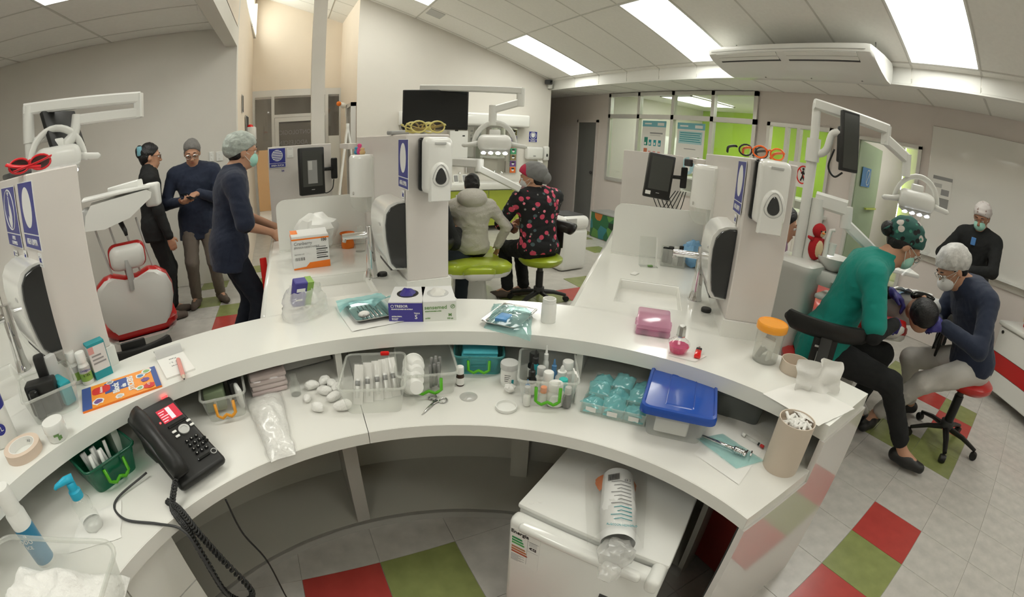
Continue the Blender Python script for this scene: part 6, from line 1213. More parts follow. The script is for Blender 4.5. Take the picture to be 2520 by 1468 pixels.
o = thing('small_model', 'tiny green figure on the wheeled cabinet', 'model', on_cab(-.33,-.12)); MB().lathe([(.03,0),(.02,.03),(.008,.08),(.001,.09)], 10).build('cone', 'green_print', o, 40); MB().ball((.02,-.03,.02), .02, 8, 6).build('grey_ball', 'grey', o, True)
# instrument tray beside the patient
it = thing('instrument_table', 'white instrument table with cups behind the patient', 'table', (3.62,.95,0), .6)
MB().rbox((0,0,.93), (.50,.34,.03), .01, 2).build('table_top', 'unit_white', it, 40); MB().tube([(0,0,.03),(0,0,.92)], .03, 12).build('leg', 'unit_white', it, True); MB().lathe([(.22,0),(.20,.03),(.04,.04)], 20).build('foot', 'unit_white', it, 40)
o = MB().lathe([(.035,0),(.042,.09),(.044,.092),(.040,.09),(.034,.003)], 20).build('paper_cup', 'card', None, 50, loc=(3.52,.93,.945)); tag(o, 'beige cup on the instrument table behind the patient', 'cup')
for q in range(4): tag(MB().ball((0,0,.014), .022, 10, 8, 1.2, .9, .65).build('cotton_wad', 'cotton', None, True, loc=(3.60+.06*q,.95+.03*math.sin(q*2),.945)), 'white cotton wad on the instrument table', 'cotton wad', 'cotton wads on the instrument table')
# ---- air conditioner
ac = thing('air_conditioner', 'large white under-ceiling air conditioner', 'air conditioner', (4.0,2.19,2.45))
PRF = [(3.70,2.575),(3.69,2.545),(3.695,2.505),(3.74,2.47),(3.80,2.445),(3.95,2.395),(4.12,2.355),(4.24,2.35),(4.29,2.37),(4.31,2.43),(4.31,2.53),(4.28,2.575),(4.0,2.585)]
def acp(y, f=1.0): return [((x-4.0)*f, y, (z-2.47)*f+.02) for x, z in PRF]
MB().loft([acp(-.86,.86), acp(-.84,.97), acp(-.80,1.0), acp(.80,1.0), acp(.84,.97), acp(.86,.86)]).build('casing', 'unit_white', ac, 40)
for y0, y1 in ((-.72,-.03),(.06,.74)):
    MB().loft([[(3.700-4.0,y,2.500-2.45),(3.80-4.0,y,2.440-2.45),(3.82-4.0,y,2.462-2.45),(3.72-4.0,y,2.515-2.45)] for y in (y0, y1)]).build('outlet', 'dark_grey', ac)
    for q in range(2): MB().loft([[(3.690+.045*q-4.0,y,2.496-.026*q-2.45),(3.722+.045*q-4.0,y,2.470-.024*q-2.45),(3.726+.045*q-4.0,y,2.475-.024*q-2.45),(3.694+.045*q-4.0,y,2.501-.026*q-2.45)] for y in (y0, y1)]).build('louvre', 'unit_white', ac)
MB().box(3.70-4.0-.014,3.70-4.0-.006,-.80,.80,.075,.079).build('seam', 'light_grey', ac)
for y in (-.62,-.1,.42): MB().cyl((4.12-4.0,y,2.352-2.45), .008, -.003, .004, 8).build('screw', 'grey', ac)
for y in (-.78,.72): MB().tube([(.0,y,.13),(.0,y,.24)], .006, 6).build('hanger', 'grey', ac)
# ---- back wall over the green chair
va = tag(MB().rbox((2.77,6.93,1.79), (2.17,.17,.215), .035, 3).build('light_valance', 'white_gloss', None, 50), 'long white light valance above the wash mirror', 'valance')
mi = thing('wall_mirror', 'wide wash mirror under the white valance', 'mirror', (3.24,7.02,.90)); D('mirror_face', (.72,.74,.70), .03, metal=1.0)
MB().box(-.46,.46,-.012,0,0,.77).build('mirror_glass', 'mirror_face', mi)
for x0, x1, z0, z1 in ((-.47,.47,.76,.785),(-.475,-.455,0,.785),(.455,.475,0,.785)): MB().box(x0,x1,-.018,0,z0,z1).build('frame', 'alu', mi)
for q in range(7):
    o = thing('picture_sticker', ['olive tooth sticker at the top of the mirror edge','violet tooth sticker second from the top','red tooth sticker third from the top','green tooth sticker in the middle of the column','brown tooth sticker third from the bottom','purple tooth sticker second from the bottom','orange tooth sticker at the bottom of the mirror edge'][q], 'sticker', (3.63,7.003,1.545-.108*q), 0, 'tooth stickers on the mirror')
    MB().box(-.055,.055,-.002,0,0,.098).build('square', mat('stk%d' % q, [(.20,.18,.08),(.10,.06,.22),(.45,.03,.05),(.06,.32,.16),(.26,.20,.10),(.16,.07,.26),(.75,.16,.03)][q], .5), o); MB().ball((0,-.004,.052), .026, 10, 8, 1, .15, 1.0).build('tooth', 'sign_white', o, True); MB().ball((0,-.005,.07), .03, 10, 8, 1.05, .15, .5).build('hair_mark', 'ink', o, True)
wsn = thing('sign_plate', 'blue mask sign on the back wall near the corridor', 'sign', (4.015,7.025,1.44)); wsn.rotation_euler = (0,0,0)
MB().box(-.085,.085,-.003,0,0,.19).build('plate', 'sign_white', wsn); MB().box(-.08,.08,-.004,-.002,.05,.186).build('blue_field', 'sign_blue', wsn); MB().box(-.08,.08,-.004,-.002,.004,.044).build('word_field', 'sign_blue', wsn)
MB().tube([(.058*math.cos(u),-.005,.118+.058*math.sin(u)) for u in [2*PI*q/20 for q in range(21)]], .004, 5).build('white_ring', 'sign_white', wsn); MB().add([(x,-.0048,z) for x, z in ((-.04,.135),(-.025,.16),(.025,.16),(.04,.135),(.035,.10),(0,.078),(-.035,.10))], [tuple(range(7))]).build('mask_shape', 'sign_white', wsn)
for q in range(2): MB().box(-.05,.05,-.0048,-.004,.012+.014*q,.019+.014*q).build('word_line', 'sign_white', wsn)
td = thing('towel_dispenser', 'white paper towel dispenser on the back wall', 'dispenser', (4.015,7.03,1.14)); MB().rbox((0,-.07,.11), (.33,.13,.22), .04, 4).build('shell', 'white_gloss', td, 50); MB().grid(lambda u, v: (.06+.10*u,-.09-.03*v,-.005-.05*v+.02*nz(u*3, v*3)), 5, 5).build('paper_end', 'paper', td, True); MB().box(-.05,0,-.137,-.134,.05,.07).build('mark', 'ink_grey', td)
sd = thing('soap_dispenser', 'small white soap dispenser beside the wall towel dispenser', 'dispenser', (4.265,7.03,1.12)); MB().rbox((0,-.05,.13), (.11,.10,.26), .03, 3).build('shell', 'white_gloss', sd, 50); MB().ball((0,-.10,.10), .018, 10, 8, 1, .4, 1.6).build('window', 'smoke', sd, True)
gc = thing('base_cabinet', 'lime green base cabinets under the wash counter', 'cabinet', (2.95,6.55,0)); D('cab_green', (.40,.47,.06), .35)
MB().box(-.95,1.0,.0,.44,.08,.66).build('body', 'white', gc)
for q in range(4): d_ = MB().rbox((-.70+.485*q,-.01,.37), (.475,.02,.57), .004, 1).build('door', 'cab_green', gc); MB().box(-.70+.485*q+.17,-.70+.485*q+.20,-.03,-.02,.50,.60).build('handle', 'alu', d_)
ct = tag(MB().rbox((2.975,6.76,.72), (2.02,.52,.10), .012, 2).build('wash_counter', 'solid', None, 40), 'white wash counter on the green cabinets', 'counter')
for q, x in enumerate((2.60,3.35)):
    f = thing('faucet', ['chrome tap left of the child at the wash counter','chrome tap behind the jointed arm at the wash counter'][q], 'faucet', (x,6.92,.77)); MB().tube([(0,0,0),(0,0,.11),(0,-.05,.15),(0,-.10,.13)], .012, 10).build('spout', 'chrome', f, True); MB().lathe([(.022,0),(.018,.02)], 14).build('base', 'chrome', f, 40)
for q in range(3):
    f = thing('photo_stand', ['small photo stand at the left of the wash counter','dark photo stand on the wash counter','white photo stand beside the child'][q], 'photo stand', (2.50+.15*q,6.72,.77), .3); MB().xf(Matrix.Rotation(-.2, 4, 'X')).box(-.05,.05,0,.01,0,.13).build('frame', 'white', f); MB().xf(Matrix.Rotation(-.2, 4, 'X')).box(-.038,.038,-.002,0,.015,.115).build('photo', ['grey','ink_grey','light_grey'][q], f)
wx = thing('wall_cabinet', 'plain white wall box beside the mirror', 'cabinet', (2.60,7.03,1.15)); MB().rbox((0,-.06,.22), (.31,.12,.44), .006, 1).build('body', 'unit_white', wx); MB().box(.06,.10,-.123,-.12,.35,.37).build('display', 'ink', wx)
ob = thing('wall_socket', 'white switch box on the back wall left of the television', 'switch', (1.70,7.03,1.67)); MB().rbox((0,-.03,.11), (.13,.06,.21), .01, 2).build('box', 'white', ob, 40); MB().box(-.03,.05,-.07,-.06,-.05,.02).build('dark_plug', 'dark_grey', ob)
cc = thing('security_camera', 'small security camera at the corner of the back wall', 'camera', (4.20,6.98,2.50)); MB().xf(Matrix.Rotation(.4, 4, 'Z')).rbox((0,-.06,.02), (.09,.12,.08), .015, 2).build('hood', 'dark_grey', cc, 40); MB().xf(Matrix.Rotation(.4, 4, 'Z') @ Matrix.Translation((0,-.125,.02)) @ Matrix.Rotation(PI/2, 4, 'X')).lathe([(.025,-.006),(.025,.006)], 14).build('lens', 'black_gloss', cc); MB().rbox((.09,.0,.0), (.07,.07,.17), .015, 2).build('mount', 'white', cc, 40)
vt = tag(MB().loft([[(x, y, zc(x)-.008) for x, y in ((1.90,6.35),(2.12,6.35),(2.12,6.62),(1.90,6.62))], [(x, y, zc(x)+.01) for x, y in ((1.90,6.35),(2.12,6.35),(2.12,6.62),(1.90,6.62))]]).build('ceiling_vent', 'light_grey'), 'faint square vent in the sloping ceiling', 'vent')
# ---- alcove furniture
for q, (x, z, w) in enumerate(((-.895,1.345,.055),(-.805,1.34,.075))): o = thing('light_switch', ['narrow light switch on the left wall','wide light switch on the left wall'][q], 'switch', (x,5.25,z)); MB().rbox((0,-.006,.05), (w,.012,.105), .004, 1).build('plate', 'white', o); [MB().rbox((0,-.013,.03+.04*k), (.02,.008,.02), .003, 1).build('rocker', 'white_gloss', o) for k in range(2)]
def wallpic(x, y, z, w, h, label, rot):
    o = thing('wall_notice', label, 'notice', (x, y, z), rot); MB().box(-w/2,w/2,-.012,0,0,h).build('board', 'dark_grey', o); MB().box(-w/2-.012,w/2+.012,-.008,0,-.012,h+.012).build('frame', 'alu', o)
wallpic(-.612,6.02,1.90,.10,.20,'small dark notice on the alcove left wall',PI/2); wallpic(-.625,6.75,1.60,.35,.28,'framed dark notice further along the alcove left wall',PI/2)
hb = thing('alarm_box', 'white box with red dome at the alcove left wall', 'alarm', (-.58,6.75,1.55)); MB().rbox((0,0,.09), (.16,.22,.18), .01, 2).build('box', 'white', hb, 40); MB().ball((0,0,.18), .05, 14, 8, 1, 1, .8).build('dome', 'red_bright', hb, True)
am = thing('alarm_lamp', 'white alarm lamp with orange tip above the alcove side door', 'alarm', (.93,7.9,2.05)); MB().tube([(0,0,0),(-.05,-.03,0),(-.10,-.06,.02)], [.03,.05,.035], 12).build('cone', 'white', am, True); MB().ball((-.13,-.075,.03), .042, 12, 8).build('tip', 'orange', am, True); MB().box(-.01,.04,-.02,.02,-.20,.02).build('stem', 'white', am)
sdr = struct('door_5', MB().box(.93,.975,7.10,7.62,0,1.98), 'alu_dark', label='dark side door at the right of the alcove')
for y0, y1, z0, z1 in ((7.06,7.10,0,2.04),(7.62,7.68,0,2.04),(7.06,7.68,1.98,2.04)): MB().box(.905,.985,y0,y1,z0,z1).build('door_frame', 'alu', sdr)
MB().box(.925,.935,7.20,7.30,.2,1.9).build('glass_strip', 'light_grey', sdr)
ab = thing('folding_board', 'white folding A-frame board behind the dirty area panel', 'board', (.80,6.6,0), .2)
for sg in (-1, 1): bar(MB(), (sg*.16,0,.60), (.0,0,1.66), .03, .045).build('leg', 'white', ab)
MB().box(-.02,.02,-.02,.02,1.58,1.70).build('hinge', 'white', ab); MB().box(-.13,.13,-.01,.01,0,.62).build('lower_board', 'white', ab)
# ---- posters, whiteboard, papers, office contents
def poster(y0, y1, z0, z1, label, kind):
    o = thing('poster', label, 'poster', (XR-.006,(y0+y1)/2,z0), -PI/2); w, h = y0-y1 if y0 > y1 else y1-y0, z1-z0
    MB().box(-w/2,w/2,-.002,.001,0,h).build('sheet', 'paper', o); D('poster_blue', (.20,.50,.58), .5); MB().box(-w/2,w/2,-.003,-.001,h*.87,h).build('blue_header', 'poster_blue', o); MB().box(-w*.4,-w*.1,-.0036,-.0028,h*.92,h*.95).build('logo', 'sign_white', o); MB().box(w*.15,w*.42,-.0036,-.0028,h*.90,h*.96).build('logo', 'sign_white', o)
    if kind == 1:
        MB().box(-w*.15,w*.38,-.003,-.001,h*.72,h*.75).build('title_line', 'ink_grey', o); MB().box(-w*.15,w*.3,-.003,-.001,h*.68,h*.695).build('title_line', 'light_grey', o)
        for r in range(2):
            for q in range(4): p = MB().box(-w*.38+w*.2*q,-w*.38+w*.2*q+w*(.15 if q == 0 else .11),-.003,-.001,h*(.46-.24*r),h*(.46-.24*r)+h*(.18 if q == 0 else .13)).build('picture_tile', ['teal_print','pink_print'][r] if q else mat('tile%d' % r, [(.02,.22,.16),(.55,.16,.08)][r], .5), o); MB().box(-w*.36+w*.2*q,-w*.30+w*.2*q,-.0036,-.0028,h*(.48-.24*r),h*(.53-.24*r)).build('tile_mark', 'sign_white', p)
    else:
        MB().box(-w*.42,w*.42,-.003,-.001,h*.58,h*.83).build('text_block', mat('pale_teal', (.42,.66,.68), .5), o)
        for q in range(5): MB().box(-w*.38,w*.38-.02*(q % 2),-.0036,-.0028,h*.79-h*.042*q,h*.805-h*.042*q).build('text_line', 'teal_print', o)
        MB().box(-w*.2,w*.22,-.003,-.001,h*.47,h*.485).build('title_line', 'ink_grey', o); MB().xf(Matrix.Translation((0,-.002,h*.14)) @ Matrix.Rotation(PI/2, 4, 'X')).lathe([(w*.24,-.001),(w*.24,.001)], 24).build('round_picture', mat('pale_blue', (.40,.62,.68), .5), o); MB().box(-w*.08,w*.08,-.0045,-.0035,h*.04,h*.22).build('tooth_mark', 'sign_white', o)
        for sg, m in ((-1,'pink_print'),(1,'green_print')): MB().xf(Matrix.Translation((sg*w*.35,-.002,h*.28)) @ Matrix.Rotation(PI/2, 4, 'X')).lathe([(w*.07,-.001),(w*.07,.001)], 12).build('small_picture', m, o)
poster(5.70,5.155,1.18,1.945,'white poster with small coloured pictures on the office glass',1)
poster(4.91,4.36,1.18,1.935,'white poster with a blue text block on the office glass',2)
wb = thing('whiteboard', 'large blank whiteboard on the right wall', 'whiteboard', (XR-.004,.05,.90), -PI/2)
MB().rbox((.0,-.012,.66), (2.2,.024,1.32), .008, 2).build('board', mat('board_white', (.80,.79,.75), .12, coat=.5), wb, 40); MB().box(-1.1,1.1,-.07,-.02,.0,.022).build('pen_tray', 'white', wb); MB().box(-1.1,1.1,-.012,0,-.07,.0).build('lower_rail', 'wall', wb)
pn_ = thing('notice_paper', 'paper with grey pictures taped to the whiteboard', 'notice', (XR-.032,.97,1.395), -PI/2); MB().box(-.11,.11,-.001,.001,0,.325).build('sheet', 'paper', pn_)
for x0, x1, z0, z1, m in ((-.11,.11,.29,.325,'ink_grey'),(.0,.09,.14,.20,'ink_grey'),(-.10,.10,.0,.11,'grey'),(-.09,.0,.21,.25,'light_grey')): MB().box(x0,x1,-.002,0,z0,z1).build('picture', m, pn_)
ns_ = thing('notice_paper', 'white no-entry notice with a crossed red walking figure', 'notice', (XR-.05,2.74,1.27), -PI/2)
MB().box(-.17,.17,-.001,.002,0,.30).build('sheet', 'paper', ns_); MB().tube([(.055+.082*math.cos(u),-.004,.155+.105*math.sin(u)) for u in [2*PI*q/24 for q in range(25)]], .008, 6).build('red_ring', 'red_bright', ns_, True); MB().tube([(.0,-.004,.23),(.11,-.004,.08)], .006, 6).build('red_bar', 'red_bright', ns_)
MB().ball((.055,-.004,.225), .016, 8, 6, 1, .3, 1).build('figure_head', 'ink', ns_, True)
for p in ([(.055,-.003,.205),(.055,-.003,.14)],[(.055,-.003,.14),(.03,-.003,.08)],[(.055,-.003,.14),(.085,-.003,.085)],[(.055,-.003,.19),(.085,-.003,.16)],[(.055,-.003,.19),(.03,-.003,.17)]): MB().tube(p, .010, 6).build('figure_limb', 'ink', ns_)
of = thing('office_cabinet', 'tall white cabinet inside the glazed office', 'cabinet', (6.6,6.3,0)); MB().box(-.35,.30,-.25,.30,0,1.75).build('body', 'white', of); MB().rbox((-.36,.0,.9), (.02,.5,1.6), .004, 1).build('door', 'white', of)
od = thing('office_desk', 'low white desk inside the glazed office', 'desk', (7.2,4.4,0)); MB().rbox((0,0,1.0), (.6,3.6,.04), .005, 1).build('desk_top', 'white', od); MB().box(.25,.29,-1.75,1.75,0,.98).build('back_panel', 'white', od)
for y in (-1.7,1.7): MB().box(-.27,.27,y-.02,y+.02,0,.98).build('side_panel', 'white', od)
hp = thing('glazed_cabinet', 'white framed glazed cabinet beyond the open doorway', 'cabinet', (6.9,1.2,0)); MB().box(0,.35,-.35,.35,0,2.0).build('body', 'white', hp); MB().box(-.01,.0,-.22,.22,1.35,1.85).build('pane', 'green_cab', hp); MB().box(-.02,-.008,-.25,.25,1.32,1.35).build('ledge', 'white', hp)
cb_ = thing('storage_box', 'camouflage patterned fabric storage box on the floor', 'box', (4.62,5.45,0), .0); M['camo'] = bpy.data.materials.new('camo'); M['camo'].use_nodes = True
_nt = M['camo'].node_tree; _v = _nt.nodes.new('ShaderNodeTexVoronoi'); _v.inputs['Scale'].default_value = 7; _r = _nt.nodes.new('ShaderNodeValToRGB'); _r.color_ramp.interpolation = 'CONSTANT'
_r.color_ramp.elements[0].color = (.02,.12,.05,1); _r.color_ramp.elements[1].position = .3; _r.color_ramp.elements[1].color = (.03,.18,.22,1)
for pos, c in ((.48,(.10,.25,.06,1)),(.62,(.45,.14,.03,1)),(.75,(.30,.30,.20,1)),(.86,(.01,.03,.02,1))): e = _r.color_ramp.elements.new(pos); e.color = c
_sx = _nt.nodes.new('ShaderNodeSeparateColor'); _nt.links.new(_v.outputs['Color'], _sx.inputs[0]); _nt.links.new(_sx.outputs[0], _r.inputs[0]); _nt.links.new(_r.outputs[0], _nt.nodes['Principled BSDF'].inputs['Base Color']); _tc = _nt.nodes.new('ShaderNodeTexCoord'); _nt.links.new(_tc.outputs['Object'], _v.inputs['Vector'])
MB().rbox((0,0,.20), (.38,.62,.40), .015, 2).build('fabric_body', M['camo'], cb_, 40); MB().rbox((0,0,.41), (.40,.64,.025), .010, 2).build('lid', 'grey', cb_, 40)
pr_ = thing('printer', 'white office printer behind the floral scrubs', 'printer', (2.98,4.35,0), .1); MB().rbox((0,0,.25), (.40,.42,.50), .06, 3).build('stand', 'white', pr_, 50); MB().rbox((0,0,.56), (.40,.44,.16), .06, 4).build('body', 'white_gloss', pr_, 50); MB().box(-.16,-.02,-.226,-.20,.55,.62).build('control_panel', 'light_grey', pr_); MB().rbox((0,0,.645), (.30,.30,.012), .004, 1).build('dark_lid', 'dark_grey', pr_)
# ================================================================ people: smooth bodies from blended limbs (one continuous surface each)
V = Vector
def surface(prims, vox, blend=.03, fold=0.0, cuts=(), seed=0.0):
    """blend tapered limbs / ellipsoids into one closed surface (surface nets)"""
    los, his = [], []
    for p in prims:
        if p[0] == 'c': r = max(p[3], p[4]); los.append([min(p[1][i], p[2][i])-r for i in range(3)]); his.append([max(p[1][i], p[2][i])+r for i in range(3)])
        else: r = max(p[2]); los.append([p[1][i]-r for i in range(3)]); his.append([p[1][i]+r for i in range(3)])
    lo = np.min(los, 0)-3*vox-.02; hi = np.max(his, 0)+3*vox+.02
    n = np.ceil((hi-lo)/vox).astype(int)+1
    F = np.full(n, 1.0, np.float32)
    ax = [lo[i]+vox*np.arange(n[i], dtype=np.float32) for i in range(3)]
    for p, l_, h_ in zip(prims, los, his):
        k = p[-1] if (p[0] == 'c' and len(p) > 5) or (p[0] == 'e' and len(p) > 4) else blend
        m = k+2.5*vox+.012
        s = [slice(max(0, int((l_[i]-m-lo[i])/vox)), min(n[i], int((h_[i]+m-lo[i])/vox)+2)) for i in range(3)]
        x = ax[0][s[0]][:, None, None]; y = ax[1][s[1]][None, :, None]; z = ax[2][s[2]][None, None, :]
        if p[0] == 'c':
            a, b, ra, rb = p[1], p[2], p[3], p[4]; d = [b[i]-a[i] for i in range(3)]; L2 = sum(q*q for q in d)+1e-12
            t = np.clip(((x-a[0])*d[0]+(y-a[1])*d[1]+(z-a[2])*d[2])/L2, 0, 1)
            D_ = np.sqrt((x-a[0]-t*d[0])**2+(y-a[1]-t*d[1])**2+(z-a[2]-t*d[2])**2)-(ra+(rb-ra)*t)
        else:
            c, r, B = p[1], p[2], p[3]
            u = [((x-c[0])*B[i][0]+(y-c[1])*B[i][1]+(z-c[2])*B[i][2])/r[i] for i in range(3)]
            q = np.sqrt(u[0]**2+u[1]**2+u[2]**2); g = np.sqrt((u[0]/r[0])**2+(u[1]/r[1])**2+(u[2]/r[2])**2)+1e-6
            D_ = q*(q-1)/g
        A_ = F[s[0], s[1], s[2]]
        hh = np.clip(k-np.abs(A_-D_), 0, None)/k
        F[s[0], s[1], s[2]] = np.minimum(A_, D_)-hh*hh*k*.25
    if fold:
        X, Y, Z = ax[0][:, None, None], ax[1][None, :, None], ax[2][None, None, :]
        F = F+fold*(np.sin(31*X+9*np.sin(17*Z+seed)+seed)*np.sin(23*Z+6*np.sin(19*Y)+2*seed)+.6*np.sin(57*Z+8*np.sin(21*X+13*Y)+seed))
    for c, nn in cuts:
        X, Y, Z = ax[0][:, None, None], ax[1][None, :, None], ax[2][None, None, :]
        F = np.maximum(F, (X-c[0])*nn[0]+(Y-c[1])*nn[1]+(Z-c[2])*nn[2])
    ins = F < 0
    cnt = np.zeros(n-1, np.int8)
    for i in (0, 1):
        for j in (0, 1):
            for k in (0, 1): cnt += ins[i:n[0]-1+i, j:n[1]-1+j, k:n[2]-1+k]
    act = (cnt > 0) & (cnt < 8); idx = np.argwhere(act)
    if len(idx) == 0: return [], []
    pos = np.zeros((len(idx), 3)); num = np.zeros(len(idx))
    C8 = [(i, j, k) for i in (0, 1) for j in (0, 1) for k in (0, 1)]
    for a in C8:
        for axn in range(3):
            if a[axn]: continue
            b = list(a); b[axn] = 1
            fa = F[idx[:,0]+a[0], idx[:,1]+a[1], idx[:,2]+a[2]]; fb = F[idx[:,0]+b[0], idx[:,1]+b[1], idx[:,2]+b[2]]
            cr = (fa < 0) != (fb < 0); t = np.where(cr, fa/(fa-fb+1e-12), 0)
            q = np.array(a, float)[None, :]+t[:, None]*(np.array(b)-np.array(a))[None, :]
            pos += np.where(cr[:, None], q, 0); num += cr
    verts = lo+vox*(idx+pos/num[:, None])
    vid = -np.ones(n-1, np.int64); vid[act] = np.arange(len(idx))
    faces = []
    for axn in range(3):
        sl0 = [slice(0, n[i]) for i in range(3)]; sl1 = list(sl0); sl0[axn] = slice(0, n[axn]-1); sl1[axn] = slice(1, n[axn])
        a, b = ins[tuple(sl0)], ins[tuple(sl1)]; e = np.argwhere(a != b); o = [i for i in range(3) if i != axn]
        e = e[(e[:, o[0]] > 0) & (e[:, o[1]] > 0) & (e[:, o[0]] < n[o[0]]-1) & (e[:, o[1]] < n[o[1]]-1)]
        q = []
        for d0, d1 in ((0, 0), (1, 0), (1, 1), (0, 1)):
            w = e.copy(); w[:, o[0]] -= d0; w[:, o[1]] -= d1; q.append(vid[w[:, 0], w[:, 1], w[:, 2]])
        q = np.stack(q, 1); fl = ins[e[:, 0], e[:, 1], e[:, 2]]
        if axn == 1: fl = ~fl
        q[~fl] = q[~fl][:, ::-1]; faces.append(q[(q >= 0).all(1)])
    return verts, np.concatenate(faces)
def smesh(name, prims, vox, m, parent, blend=.03, fold=0.0, cuts=(), seed=0.0):
    v, f = surface(prims, vox, blend, fold, cuts, seed)
    if len(v) == 0: return None
    v = v-np.array(parent.location)[None, :]
    me = bpy.data.meshes.new(name); me.vertices.add(len(v)); me.vertices.foreach_set('co', v.astype(np.float32).ravel())
    me.loops.add(len(f)*4); me.loops.foreach_set('vertex_index', f.astype(np.int32).ravel()); me.polygons.add(len(f)); me.polygons.foreach_set('loop_start', np.arange(0, len(f)*4, 4, dtype=np.int32))
    me.update(calc_edges=True); me.polygons.foreach_set('use_smooth', np.ones(len(f), bool))
    me.materials.append(M[m] if isinstance(m, str) else m)
    o = bpy.data.objects.new(name, me); COL.objects.link(o); o.parent = parent
    return o
def frame(f, u):
    f = V(f).normalized(); u = V(u); r = f.cross(u).normalized(); return r, f, r.cross(f).normalized()
def ell(c, r, B, *k): return ('e', tuple(c), r, [tuple(b) for b in B])+tuple(k)
def cap(a, b, ra, rb, *k): return ('c', tuple(a), tuple(b), ra, rb)+tuple(k)
def ik(a, b, l1, l2, pole):
    a, b = V(a), V(b); d = b-a; L = min(d.length, (l1+l2)*.999); dn = d.normalized(); x = (l1*l1-l2*l2+L*L)/(2*L); h = math.sqrt(max(0, l1*l1-x*x))
    p = V(pole); p = (p-dn*p.dot(dn)); p = p.normalized() if p.length > 1e-6 else V((0,0,1)); return a+dn*x+p*h, a+dn*L
def hand_prims(w, d, nrm, side, curl=.5, s=1.0):
    """palm, four bent fingers, thumb from the side of the palm; nrm = back-of-hand normal"""
    d = V(d).normalized(); nrm = V(nrm); nrm = (nrm-d*nrm.dot(d)).normalized(); x = d.cross(nrm)*side; P = []
    pc = V(w)+d*.045*s; P.append(cap(V(w), pc, .021*s, .024*s, .015)); 
    for q, (o, l) in enumerate(((-.028,.070),(-.009,.080),(.010,.076),(.027,.060))):
        b = V(w)+d*.080*s+x*o*s; P.append(cap(pc-d*.01*s+x*o*.6*s, b, .016*s, .0125*s, .012))
        m1 = b+(d*math.cos(curl*.7)-nrm*math.sin(curl*.7))*l*.5*s; m2 = m1+(d*math.cos(curl*1.7)-nrm*math.sin(curl*1.7))*l*.5*s
        P.append(cap(b, m1, .0105*s, .0095*s, .004)); P.append(cap(m1, m2, .0095*s, .0078*s, .004))
    tb = V(w)+d*.030*s-x*.026*s; t1 = tb+(d*.6-x*.7-nrm*.3)*.040*s; t2 = t1+(d*.85-x*.15-nrm*.4)*.032*s
    P.append(cap(tb, t1, .0135*s, .0115*s, .010)); P.append(cap(t1, t2, .0112*s, .0088*s, .004)); return P
D('eye_white', (.75,.73,.70), .25); D('iris', (.03,.018,.010), .2); D('lips', (.36,.13,.10), .5); D('sole', (.55,.53,.50), .7)
M['capfilm'] = mat('capfilm', (.38,.42,.38), .6, noise=.25, nscale=30, bump=.6, bscale=60)
M['capfilm_w'] = mat('capfilm_w', (.55,.54,.51), .6, noise=.2, nscale=30, bump=.6, bscale=60)
M['shield'] = clear('shield', (.9,.9,.9), .02, .1, tint=(.96,.97,.97))
